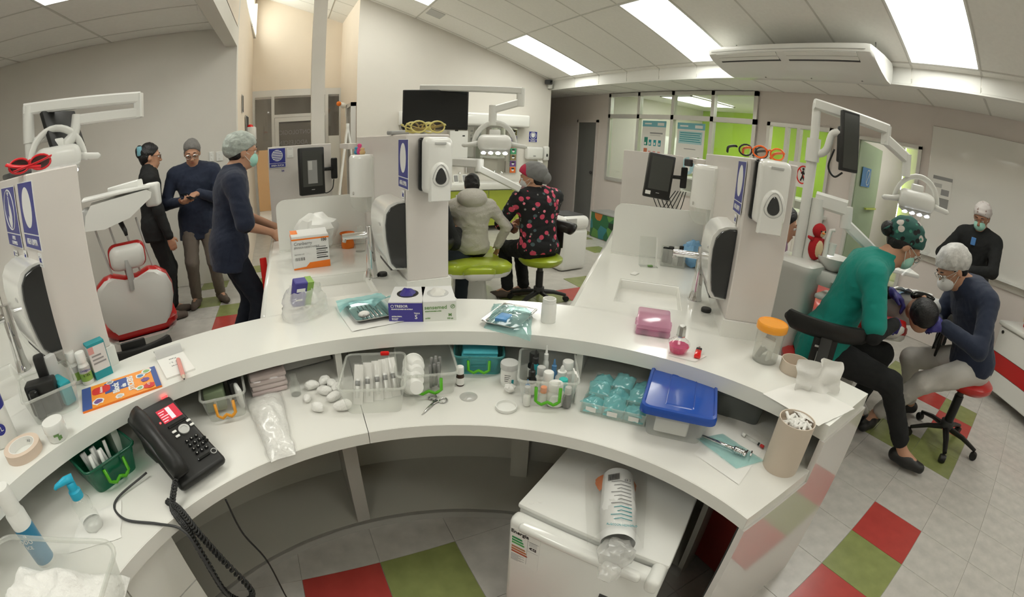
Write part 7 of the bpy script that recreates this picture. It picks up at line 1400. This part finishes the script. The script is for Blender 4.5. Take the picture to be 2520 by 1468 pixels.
def person(label, S, pel, chest, neck, head, hf, hu, fwd, right, wr, an, sk='skin', male=False, top='navy', sleeve=1.0, pants='navy', under=None, pole_e=None, pole_k=None, shoes='black', toe=None, hand=True, glove=None, curl=.6, hn=None, hd=None, body=None, hem=.16, short=None, ank=.93, neckr=.048, bulk=1.0, skip_legs=False, foldk=1.0, collar=.03, legk=1.0):
    """joints in world space; wr/an = ((right),(left)) wrists and ankles"""
    pel, chest, neck, head = V(pel), V(chest), V(neck), V(head); rt = V(right).normalized(); f = V(fwd).normalized()
    up = (chest-pel).normalized(); fb = rt.cross(up)*-1.0; fb = up.cross(rt).normalized()
    if fb.dot(f) < 0: fb = -fb
    B = (rt, fb, up); sh = .165*S*(1.13 if male else 1.0)*bulk
    base = (pel.x, pel.y, 0); t = thing('person', label, 'person', base)
    sR, sL = chest+rt*sh+up*.080*S, chest-rt*sh+up*.080*S; hR, hL = pel+rt*.085*S-up*.03*S, pel-rt*.085*S-up*.03*S
    up_l, fo_l, th_l, sh_l = .285*S, .245*S, .405*S*legk, .40*S*legk
    pe = pole_e or ((rt*.6-V((0,0,1))-f*.2), (-rt*.6-V((0,0,1))-f*.2)); pk = pole_k or (f+V((0,0,.3)), f+V((0,0,.3)))
    eR, wR = ik(sR, wr[0], up_l, fo_l, pe[0]); eL, wL = ik(sL, wr[1], up_l, fo_l, pe[1])
    kR, aR = ik(hR, an[0], th_l, sh_l, pk[0]); kL, aL = ik(hL, an[1], th_l, sh_l, pk[1])
    toe = toe or (f, f)
    hr, hfv, huv = frame(hf, hu); HB = (hr, hfv, huv); s = S
    P = []
    # head: skull, face, jaw, nose, brow, cheeks, ears, neck
    P += [ell(head+huv*.028*s-hfv*.012*s, (.074*s,.092*s,.090*s), HB, .02), ell(head-huv*.035*s+hfv*.018*s, (.060*s,.070*s,.078*s), HB, .03), ell(head-huv*.078*s+hfv*.040*s, (.036*s,.040*s,.032*s), HB, .03)]
    P += [cap(head+hfv*.083*s+huv*.008*s, head+hfv*.104*s-huv*.030*s, .009*s, .0125*s, .014), cap(head+hfv*.100*s-huv*.034*s+hr*.010*s, head+hfv*.100*s-huv*.034*s-hr*.010*s, .008*s, .008*s, .010), cap(head+hfv*.080*s+huv*.022*s+hr*.038*s, head+hfv*.080*s+huv*.022*s-hr*.038*s, .011*s, .011*s, .018), ell(head+hfv*.080*s-huv*.062*s, (.024*s,.012*s,.008*s), HB, .010)]
    for sg in (1, -1): P.append(ell(head+hr*sg*.073*s-hfv*.008*s-huv*.012*s, (.009*s,.020*s,.032*s), HB, .008))
    P += [cap(head-huv*.05*s-hfv*.02*s, neck, .050*s, neckr*s*1.05, .03), cap(neck, chest+up*.11*S, neckr*s*1.1, .055*s, .05)]
    tors = [ell(chest+up*.01*S, (.150*S*bulk*(1.1 if male else 1), .105*S*bulk, .165*S), B, .06), ell(pel+(chest-pel)*.45, (.130*S*bulk, .100*S*bulk, .15*S), B, .07), ell(pel, (.150*S*bulk, .115*S*bulk, .120*S), B, .06), cap(sR-rt*.04*S, sL+rt*.04*S, .058*S, .058*S, .05), cap(sR-rt*.03*S, neck-up*.025*S, .050*S, .045*S, .05), cap(sL+rt*.03*S, neck-up*.025*S, .050*S, .045*S, .05)]
    arms = [cap(sR, eR, .050*S, .040*S, .03), cap(eR, wR, .040*S, .027*S, .02), cap(sL, eL, .050*S, .040*S, .03), cap(eL, wL, .040*S, .027*S, .02)]
    legs = [cap(hR, kR, .080*S, .056*S, .04), cap(kR, aR, .054*S, .036*S, .03), cap(hL, kL, .080*S, .056*S, .04), cap(kL, aL, .054*S, .036*S, .03)]
    H = []
    hd = hd or ((wR-eR), (wL-eL)); hn = hn or (rt+V((0,0,.6)), -rt+V((0,0,.6)))
    if hand: H = hand_prims(wR, hd[0], hn[0], 1, curl, s)+hand_prims(wL, hd[1], hn[1], -1, curl, s)
    feet = [] if skip_legs else [cap(aR, aR+V(toe[0]).normalized()*.12*S-V((0,0,.045)), .035, .03, .02), cap(aL, aL+V(toe[1]).normalized()*.12*S-V((0,0,.045)), .035, .03, .02)]
    shrink = [(p[0], p[1], p[2], p[3]*.9, p[4]*.9)+p[5:] if p[0] == 'c' else (p[0], p[1], tuple(q*.9 for q in p[2]))+p[3:] for p in tors+arms[:]+([] if skip_legs else legs)]
    bare_arm = sleeve < .99
    bodyp = P+[p if (bare_arm and i in (5, 7)) else p for i, p in enumerate(shrink)]+([] if glove else H)+feet
    smesh('body', bodyp, .0075, sk, t, .02)
    # eyes
    for sg in (1, -1):
        e = head+hfv*.078*s+huv*.002*s+hr*sg*.031*s; o = MB().ball(tuple(e-t.location), .0125*s, 10, 8).build('eye', 'eye_white', t, True); MB().ball(tuple(e+hfv*.0085*s-t.location), .0065*s, 8, 6).build('iris', 'iris', o, True)
    for sg in (1, -1):
        MB().tube([tuple(head+hfv*.0895*s+huv*.030*s+hr*sg*.014*s-t.location), tuple(head+hfv*.0885*s+huv*.034*s+hr*sg*.032*s-t.location), tuple(head+hfv*.080*s+huv*.029*s+hr*sg*.048*s-t.location)], [(.0025,.0035),(.003,.004),(.0015,.002)], 6).build('eyebrow', 'hair', t, True)
    MB().ball(tuple(head+hfv*.0885*s-huv*.062*s-t.location), .012*s, 10, 6, 1.5, .5, .45).build('lips', 'lips', t, True) if abs(hfv.y) > .5 else MB().ball(tuple(head+hfv*.0885*s-huv*.062*s-t.location), .012*s, 10, 6, .5, 1.5, .45).build('lips', 'lips', t, True)
    inf = lambda ps, g: [(p[0], p[1], p[2], p[3]+g, p[4]+g)+p[5:] if p[0] == 'c' else (p[0], p[1], tuple(q+g for q in p[2]))+p[3:] for p in ps]
    def lerp(a, b, k): return V(a)+(V(b)-V(a))*k
    def sleeve_prims(k, g):
        out = []
        for s_, e_, w_ in ((sR, eR, wR), (sL, eL, wL)):
            if k <= .5: out.append(cap(s_, lerp(s_, e_, k*2), .056*S+g, (.056-.010*k)*S+g*1.6, .03))
            else: out += [cap(s_, e_, .054*S+g, .044*S+g, .03), cap(e_, lerp(e_, w_, (k-.5)*2), .044*S+g, .033*S+g, .02)]
        return out
    hemp = pel-up*hem*S
    if under:
        sp_ = sleeve_prims(.97, .004); smesh('under_sleeve', sp_[:2], .010, under, t, .03, .0012*foldk); smesh('under_sleeve', sp_[2:], .010, under, t, .03, .0012*foldk)
    skirt = [cap(pel+up*.02*S+rt*.07*S, hemp+rt*.085*S-up*.16*S, .112*S*bulk, .122*S*bulk, .06), cap(pel+up*.02*S-rt*.07*S, hemp-rt*.085*S-up*.16*S, .112*S*bulk, .122*S*bulk, .06)] if hem > .1 else []
    smesh('top', inf(tors, .014)+skirt+sleeve_prims(short if short else sleeve, .010)+[cap(chest+up*.10*S, neck+up*collar, .07*S, .058*S, .04)], .011, top, t, .05, .0022*foldk, cuts=[(hemp, -up), (neck+up*(collar+.012), up+fb*-.25)], seed=S*7+pel.x)
    if not skip_legs:
        bk2 = min(bulk, 1.08); tr = [ell(pel-up*.01, (.150*S*bk2,.112*S*bk2,.12*S), B, .06), cap(hR, kR, .092*S*bk2, .068*S, .04), cap(kR, lerp(kR, aR, ank), .066*S, .056*S, .03), cap(hL, kL, .092*S*bk2, .068*S, .04), cap(kL, lerp(kL, aL, ank), .066*S, .056*S, .03)]
        smesh('trousers', tr, .012, pants, t, .04, .0022*foldk, seed=pel.y*3)
        for a_, tt, nm in ((aR, toe[0], 'shoe'), (aL, toe[1], 'shoe')):
            tt = V(tt).normalized(); h = a_-V((0,0,.030)); so = smesh(nm, [cap(h-tt*.035, h+tt*.05-V((0,0,.008)), .043, .042, .03), cap(h+tt*.05-V((0,0,.012)), h+tt*.145-V((0,0,.018)), .042, .034, .03)], .009, shoes, t, .03, cuts=[(h-V((0,0,.042)), V((0,0,-1)))])
    if glove: h2 = len(H)//2; smesh('glove', inf(H[:h2], .0015)+[cap(wR-(wR-eR).normalized()*.05, wR, .036, .033, .01)], .0075, glove, t, .012); smesh('glove', inf(H[h2:], .0015)+[cap(wL-(wL-eL).normalized()*.05, wL, .036, .033, .01)], .0075, glove, t, .012)
    t['_'] = 0; del t['_']
    return t, dict(head=head, B=HB, s=s, wR=wR, wL=wL, eR=eR, eL=eL, sR=sR, sL=sL, chest=chest, up=up, rt=rt, fb=fb)
def hx(j, r, f, u): return j['head']+j['B'][0]*r*j['s']+j['B'][1]*f*j['s']+j['B'][2]*u*j['s']
def hair(t, j, m, back=.0, name='hair', low=-.03, puff=1.0, brow=.045):
    B, s = j['B'], j['s']
    smesh(name, [ell(hx(j,0,-.014,.036), (.082*s*puff,.099*s*puff,.094*s*puff), B, .02), ell(hx(j,0,-.045,-.01), (.074*s*puff,.066*s*puff,.075*s), B, .03)], .0085, m, t, .03, .0028, cuts=[(hx(j,0,.055,brow), B[1]*.75-B[2]*.62), (hx(j,0,-.05,low-.045), -B[2]*.9+B[1]*.25)])
def bouffant(t, j, m, low=.0, name='bouffant_cap', sc=1.0):
    B, s = j['B'], j['s']*sc
    smesh(name, [ell(hx(j,0,-.022,.050), (.092*s,.115*s,.090*s), B, .03), ell(hx(j,0,-.070,.015), (.080*s,.070*s,.070*s), B, .04)], .0085, m, t, .04, .0028, cuts=[(hx(j,0,.075,.050), B[1]*.55-B[2]*.83), (hx(j,0,-.05,-.035+low), -B[2]*.95+B[1]*.3)])
def mask(t, j, m, duck=False):
    B, s = j['B'], j['s']
    smesh('face_mask', [ell(hx(j,0,.058,-.050), (.058*s,.052*s,.056*s) if not duck else (.056*s,.072*s,.056*s), B, .02)], .0075, m, t, .02, .0008, cuts=[(hx(j,0,.095,-.012), B[1]*.35+B[2]*.94), (hx(j,0,.030,-.05), -B[1])])
    for sg in (1, -1):
        for a, b in ((-.025,-.002),(-.075,-.025)): MB().tube([tuple(hx(j,sg*.052,.055,a)-t.location), tuple(hx(j,sg*.078,.0,b)-t.location)], .002, 5).build('ear_loop', 'white', t)
def specs(t, j, m='steel', lens='lens_clear'):
    g = MB(); B = j['B']
    for sg in (1, -1):
        pts = [hx(j, sg*.034+.026*math.cos(u), .100, .000+.020*math.sin(u)) for u in [2*PI*q/14 for q in range(15)]]
        g.tube([tuple(p-t.location) for p in pts], .0022, 5); g.tube([tuple(hx(j,sg*.060,.098,.006)-t.location), tuple(hx(j,sg*.080,.0,.006)-t.location)], .0020, 5)
        MB().add([tuple(p-t.location) for p in pts[:-1]], [tuple(range(14))]).build('lens', lens, t)
    g.tube([tuple(hx(j,-.008,.104,.002)-t.location), tuple(hx(j,.008,.104,.002)-t.location)], .0022, 5); g.build('spectacles', m, t)
def flowers(name, base, cols, scale):
    m = bpy.data.materials.new(name); m.use_nodes = True; nt = m.node_tree; b = nt.nodes['Principled BSDF']; b.inputs['Roughness'].default_value = .85
    tc = nt.nodes.new('ShaderNodeTexCoord'); last = None; prev = base
    ns_ = nt.nodes.new('ShaderNodeTexNoise'); ns_.inputs['Scale'].default_value = scale*1.6; nt.links.new(tc.outputs['Object'], ns_.inputs['Vector'])
    for q, (c, sc_, th) in enumerate(cols):
        v = nt.nodes.new('ShaderNodeTexVoronoi'); v.inputs['Scale'].default_value = scale*sc_; mp = nt.nodes.new('ShaderNodeMapping'); mp.inputs['Location'].default_value = (q*3.7, q*1.9, q*.7)
        mxv = nt.nodes.new('ShaderNodeMix'); mxv.data_type = 'VECTOR'; mxv.inputs[0].default_value = .06
        nt.links.new(tc.outputs['Object'], mxv.inputs[4]); nt.links.new(ns_.outputs['Color'], mxv.inputs[5]); nt.links.new(mxv.outputs[1], mp.inputs['Vector']); nt.links.new(mp.outputs[0], v.inputs['Vector'])
        lt = nt.nodes.new('ShaderNodeMath'); lt.operation = 'LESS_THAN'; lt.inputs[1].default_value = th; nt.links.new(v.outputs['Distance'], lt.inputs[0])
        mx = nt.nodes.new('ShaderNodeMix'); mx.data_type = 'RGBA'; nt.links.new(lt.outputs[0], mx.inputs[0])
        if last is None: mx.inputs[6].default_value = (*base, 1)
        else: nt.links.new(last.outputs[2], mx.inputs[6])
        mx.inputs[7].default_value = (*c, 1); last = mx
    nt.links.new(last.outputs[2], b.inputs['Base Color']); M[name] = m
flowers('floral', (.008,.008,.009), (((.07,.11,.12),13,.24),((.22,.22,.21),17,.16),((.62,.07,.13),13.5,.33),((.90,.26,.34),13.5,.17)), 1.0)
flowers('cap_print', (.02,.09,.075), (((.50,.46,.42),16,.30),((.01,.01,.01),20,.25),((.05,.22,.15),24,.20)), 1.0)
flowers('cap_dots', (.56,.52,.50), (((.28,.20,.18),26,.22),((.16,.09,.08),30,.10)), 1.0)
Z1 = V((0,0,1))
# 1 woman in black by the left wall
f = V((.93,.30,0)).normalized(); r = V((f.y,-f.x,0)); c = V((-1.33,4.25,0))
t, j = person('woman in black turtleneck standing in profile beside the red chair', .96, c+Z1*.86, c+Z1*1.20, c+Z1*1.36+f*.01, c+Z1*1.475+f*.03, f-Z1*.10, Z1, f, r, (c+r*.21+f*.13+Z1*.74, c-r*.20+f*.05+Z1*.72), (c+r*.09+Z1*.075+f*.0, c-r*.09+Z1*.075+f*.06), top='blackcloth', pants='blackcloth', shoes='shoe_brown', hem=.12, toe=(f, f), bulk=.96, curl=.5, collar=.055)
hair(t, j, 'hair'); smesh('hair_bun', [ell(hx(j,0,-.105,.045), (.045,.040,.060), j['B'], .02)], .009, 'hair', t, .02, .0015); MB().rbox(tuple(hx(j,.035,-.105,.05)-t.location), (.05,.03,.085), .012, 2).build('hair_claw', mat('claw_blue', (.16,.36,.42), .3), t, 40); specs(t, j, 'shoe_brown')
# 2 man with phone
f = V((.16,-.98,0)).normalized(); r = V((f.y,-f.x,0)); c = V((-.955,4.52,0))
ph_ = V((-.965,4.24,1.075))
t, j = person('grey-haired man in navy sweater looking down at his phone', .98, c+Z1*.86, c+Z1*1.20+f*.02, c+Z1*1.345+f*.06, c+Z1*1.465+f*.11, f-Z1*.45, Z1+f*.45, f, r, (ph_+r*.075-f*.07-Z1*.035, ph_-r*.10-f*.07+Z1*.02), (c+r*.13+Z1*.08, c-r*.12+Z1*.08-f*.03), male=True, top='navy2', pants='khaki', shoes='shoe_brown', hem=.20, toe=(f+r*.3, f-r*.4), bulk=1.10, curl=.8, hd=(f-r*.6, f+r*.9), hn=(-Z1+r*.3, Z1*.8-r*.2))
hair(t, j, 'hair_grey', low=-.03); specs(t, j, 'steel')
tag(MB().rbox((0,0,0), (.075,.15,.010), .004, 2).build('mobile_phone', 'black_gloss', None, 40, loc=tuple(ph_+Z1*.012), rz=.5), 'dark mobile phone in the hands of the grey-haired man', 'phone').rotation_euler = (.3, 0, .9)
# 3 nurse at the middle arm
f = V((.95,.25,0)).normalized(); r = V((f.y,-f.x,0)); c = V((-.47,3.12,0))
t, j = person('nurse in navy scrubs with hair net and green mask', .97, c+Z1*.83, c+Z1*1.17+f*.05, c+Z1*1.325+f*.09, c+Z1*1.435+f*.15, f-Z1*.12, Z1+f*.1, f, r, (V((-.165,3.06,.90)), V((-.15,3.28,.90))), (c+r*.10+Z1*.08+f*.02, c-r*.10+Z1*.08-f*.05), top='navy', pants=mat('navy_dark', (.008,.011,.020), .9, bump=.2, bscale=40), under=None, short=.46, sleeve=.5, hem=.15, bulk=1.06, curl=.7, hd=(f-Z1*.8, f-Z1*.8))
[smesh('under_sleeve', [cap(j[a], j[b], .052, .046, .03)], .011, 'blackcloth', t, .03, .001) for a, b in (('sR','eR'),('sL','eL'))]
hair(t, j, 'hair', low=-.02, puff=.97); bouffant(t, j, 'capfilm'); mask(t, j, 'mask_green'); specs(t, j, M['lens_clear'])
# 4 child on the green chair
f = V((.30,.95,0)).normalized(); r = V((f.y,-f.x,0)); c = V((1.45,3.52,0))
t, j = person('child in a pale hooded fleece seated on the green chair', .78, c+Z1*.555, c+Z1*.83+f*.01, c+Z1*.96+f*.02, c+Z1*1.075+f*.03, f-Z1*.15, Z1, f, r, (c+r*.24+Z1*.545+f*.05, c-r*.22+Z1*.56+f*.08), (c+r*.1+f*.55+Z1*.40, c-r*.1+f*.55+Z1*.40), top='hoodie', pants='blackcloth', hem=.08, bulk=1.28, curl=.4, pole_e=(r-f*.3, -r-f*.3), foldk=1.8, hd=(f*.5-Z1, f*.5-Z1))
hair(t, j, 'hair', low=-.02); smesh('hood', [ell(hx(j,0,-.085,-.145), (.125,.075,.085), (r, f, Z1), .03), ell(hx(j,0,-.03,-.12), (.11,.09,.05), (r, f, Z1), .04)], .011, 'hoodie', t, .04, .002)
# 5 woman in floral scrubs on the green stool
f = V((-.10,.99,0)).normalized(); r = V((f.y,-f.x,0)); c = V((2.03,3.36,0)); hf_ = V((-.80,.60,-.15))
t, j = person('woman in black floral scrubs seated with her back to the desk', 1.0, c+Z1*.545, c+Z1*.89+f*.04, c+Z1*1.04+f*.06-r*.03, c+Z1*1.145+f*.07-r*.06, hf_, Z1, f, r, (c+r*.10+f*.36+Z1*.70, c-r*.10+f*.34+Z1*.66), (c+r*.03+f*.24+Z1*.08, c-r*.14+f*.26+Z1*.08), top='floral', pants='blackcloth', shoes='shoe_brown', hem=.06, bulk=1.26, foldk=1.4, pole_e=(r-f*.3-Z1*.3, -r-f*.3-Z1*.3), toe=(f*.5-r, f*.4-r))
hair(t, j, 'hair', low=-.02, puff=.98); bouffant(t, j, mat('capgrey', (.17,.17,.165), .7, bump=.4, bscale=50), sc=1.03); smesh('red_headband', [ell(hx(j,0,.02,.045), (.087,.088,.086), j['B'], .02)], .009, mat('band_red', (.40,.012,.05), .7), t, .02, cuts=[(hx(j,0,-.01,.04), -j['B'][1]+j['B'][2]*.2), (hx(j,0,.075,.05), j['B'][1]*.55-j['B'][2]*.83)]); mask(t, j, 'light_grey')
smesh('cap_bun', [ell(hx(j,0,-.115,-.01), (.065,.055,.060), j['B'], .02)], .011, mat('capgrey2', (.17,.17,.165), .7, bump=.4, bscale=50), t, .02, .002)
# 6 assistant hidden by the middle partition
f = V((.9,.4,0)).normalized(); r = V((f.y,-f.x,0)); c = V((.99,3.44,0))
t, j = person('dark-haired person in black mostly hidden behind the middle partition', .96, c+Z1*.52, c+Z1*.83+f*.05, c+Z1*.96+f*.08, c+Z1*1.055+f*.10, f-Z1*.2, Z1, f, r, (c+f*.30+Z1*.70+r*.1, c+f*.30+Z1*.70-r*.1), (c+f*.30+r*.14+Z1*.08, c+f*.25-r*.14+Z1*.08), top='blackcloth', pants=mat('slate', (.018,.026,.034), .9), hem=.08, bulk=1.05)
hair(t, j, 'hair', puff=1.05, low=-.05)
stool('stool under the person hidden by the middle partition', (.99,3.44,0), 0.0, .42, 'green_seat')
# 7 dentist in teal
f = V((.55,-.83,0)).normalized(); r = V((f.y,-f.x,0)); c = V((2.43,.90,0))
hp_ = V((2.70,.545,.86))
t, j = person('dentist in teal scrubs leaning over the patient', 1.0, c+Z1*.60, c+Z1*.96+f*.12, c+Z1*1.11+f*.24, c+Z1*1.205+f*.335, f-Z1*.75, Z1+f*.75, f, r, (V((2.56,.55,.80)), V((2.80,.68,.90))), (V((2.69,.25,.095)), V((2.84,.70,.085))), top='teal', pants='blackcloth', under='blackcloth', short=.42, hem=.13, bulk=1.08, legk=1.14, pole_k=(f*.3+Z1, f+Z1), glove='glove_blue', curl=.9, shoes='black', toe=(V((.15,-1,0)), V((.6,-.6,0))), ank=.80, foldk=1.2, pole_e=(r*.5-Z1, -r*.5-Z1*.6), hd=(V((.9,.2,-.2)), V((.1,-1,-.3))), hn=(Z1+r*.2, Z1-r*.2))
hair(t, j, 'hair', low=-.04); bouffant(t, j, 'cap_print', name='surgical_cap', sc=.97); mask(t, j, 'mask_green'); specs(t, j, 'steel')
MB().ball(tuple(hx(j,.0,-.13,-.02)-t.location), .042, 14, 10).build('hair_bun', 'hair', t, True); MB().tube([tuple(hx(j,.03,-.11,.0)-t.location), tuple(hx(j,.06,-.15,-.01)-t.location), tuple(hx(j,.055,-.16,-.05)-t.location)], .006, 6).build('cap_tie', 'cap_print', t, True)
MB().grid(lambda u, v: tuple(hx(j, .105*math.sin((u-.5)*2.4), .02+.105*math.cos((u-.5)*2.4), .085-.20*v)-t.location), 14, 6).build('face_shield', M['shield'], t, True)
# 8 dentist in navy with white trousers
f = V((-.62,.78,0)).normalized(); r = V((f.y,-f.x,0)); c = V((3.26,.10,0))
t, j = person('dentist in navy top and white trousers bending over the patient', 1.0, c+Z1*.60, c+Z1*.93+f*.13, c+Z1*1.055+f*.27, c+Z1*1.115+f*.365, f-Z1*.85, Z1*.85+f, f, r, (V((2.98,.40,.80)), V((2.80,.30,.83))), (V((3.42,.42,.09)), V((2.97,.56,.09))), sk='skin', top='navy2', pants='white_trouser', hem=.10, bulk=1.20, glove='glove_blue', curl=.9, pole_e=(r*.5-Z1, -r*.6-Z1*.8), pole_k=(f+Z1, f*.6-r*.5+Z1*.8), toe=(f, V((-.9,.1,0))), ank=.86, hd=(V((-.9,.3,-.1)), V((-.4,.8,-.1))))
hair(t, j, 'hair', low=-.02, puff=.98); bouffant(t, j, 'capfilm_w'); mask(t, j, 'mask_white', True); specs(t, j, 'steel')
# 9 patient in the right chair: head towards the desk
ax_ = V((.777,.629,0)); sd_ = V((ax_.y,-ax_.x,0)); c = V((2.80,.47,.845))
t, j = person('patient lying back in the red chair under a blue bib', .90, c+ax_*.62-Z1*.14, c+ax_*.27-Z1*.05, c+ax_*.135-Z1*.012, c+Z1*.0, Z1-ax_*.25, -ax_+Z1*.25, Z1, sd_*-1, (c+ax_*.55-sd_*.22-Z1*.02, c+ax_*.55+sd_*.22-Z1*.02), (c+ax_*1.36-sd_*.09-Z1*.25, c+ax_*1.36+sd_*.09-Z1*.25), top='light_grey', pants='navy', hem=.10, toe=(Z1+ax_*.3, Z1+ax_*.3), pole_e=(-sd_, sd_), pole_k=(Z1, Z1), hn=(Z1, Z1))
smesh('hair', [ell(c+Z1*.02-ax_*.045, (.088,.095,.085), (sd_, ax_, Z1), .02)], .009, 'hair', t, .02, .002, cuts=[(c+ax_*.045, ax_)])
MB().tube([tuple(c+sd_*.07*math.cos(u)+Z1*(.085+.012*math.sin(u))+ax_*(.02+.02*math.sin(u))-V(t.location)) for u in [PI*q/10 for q in range(11)]], [(.020,.016)]*11, 8).build('dark_goggles', 'black_gloss', t, True)
MB().grid(lambda u, v: tuple(c+ax_*(.15+.30*v)+sd_*(u-.5)*.26+Z1*(.075-.06*v+.012*math.sin(u*9)-.06*(2*u-1)**2)-V(t.location)), 12, 10).build('paper_bib', mat('bib_blue', (.30,.50,.70), .7), t, True)
MB().grid(lambda u, v: tuple(c+ax_*(.12+.20*v)+sd_*(.02+(u-.5)*.20)+Z1*(.092-.04*v+.01*math.sin(u*13+v*5))-V(t.location)), 10, 8).build('white_gauze', 'cotton', t, True)
# 10 standing woman by the whiteboard
f = V((-.96,.12,0)).normalized(); r = V((f.y,-f.x,0)); c = V((4.66,.40,0))
t, j = person('woman in black zip top with dotted cap standing by the whiteboard', .95, c+Z1*.85, c+Z1*1.18+f*.02, c+Z1*1.325+f*.05, c+Z1*1.435+f*.10, f*.9-Z1*.45, Z1+f*.4, f, r, (c+f*.20+r*.10+Z1*1.00, c+f*.26-r*.02+Z1*.985), (c+r*.1+Z1*.08, c-r*.1+Z1*.08), top='blackcloth', pants='blackcloth', hem=.12, bulk=1.12, glove='glove_blue', curl=.9, sk='skin_dark', hd=(f*.4-r, f*.5+r), pole_e=(r-Z1*.5, -r-Z1*.5))
hair(t, j, 'hair', low=-.02, puff=.97); bouffant(t, j, 'cap_dots', name='surgical_cap', sc=.95); mask(t, j, 'mask_green')
MB().rbox(tuple(j['chest']+j['fb']*.135+Z1*.05+r*.02-V(t.location)), (.012,.045,.065), .004, 1).build('name_badge', mat('badge_blue', (.08,.22,.50), .3), t)
tag(MB().xf(Matrix.Rotation(.5, 4, 'Y')).tube([(-.05,0,0),(.05,0,0)], .008, 8).build('instrument_pack', 'mask_green', None, True, loc=tuple(c+f*.31+r*.03+Z1*1.01)), 'small pale packet in the blue gloves of the standing woman', 'packet')
# 11 person behind the right partition
f = V((.6,-.8,0)).normalized(); r = V((f.y,-f.x,0)); c = V((2.58,1.52,0))
t, j = person('dark-haired person in mauve half hidden behind the right partition', .97, c+Z1*.55, c+Z1*.88+f*.05, c+Z1*1.02+f*.08, c+Z1*1.12+f*.11, f-Z1*.2, Z1, f, r, (c+f*.26+Z1*.75+r*.12, c+f*.26+Z1*.75-r*.12), (c+f*.30+r*.12+Z1*.08, c+f*.30-r*.12+Z1*.08), top=mat('mauve', (.20,.11,.17), .85, bump=.2), pants='blackcloth', hem=.08, bulk=1.02)
hair(t, j, 'hair', puff=1.03, low=-.06)
stool('stool under the person half hidden behind the right partition', (2.58,1.52,0), math.radians(30), .46, 'red')
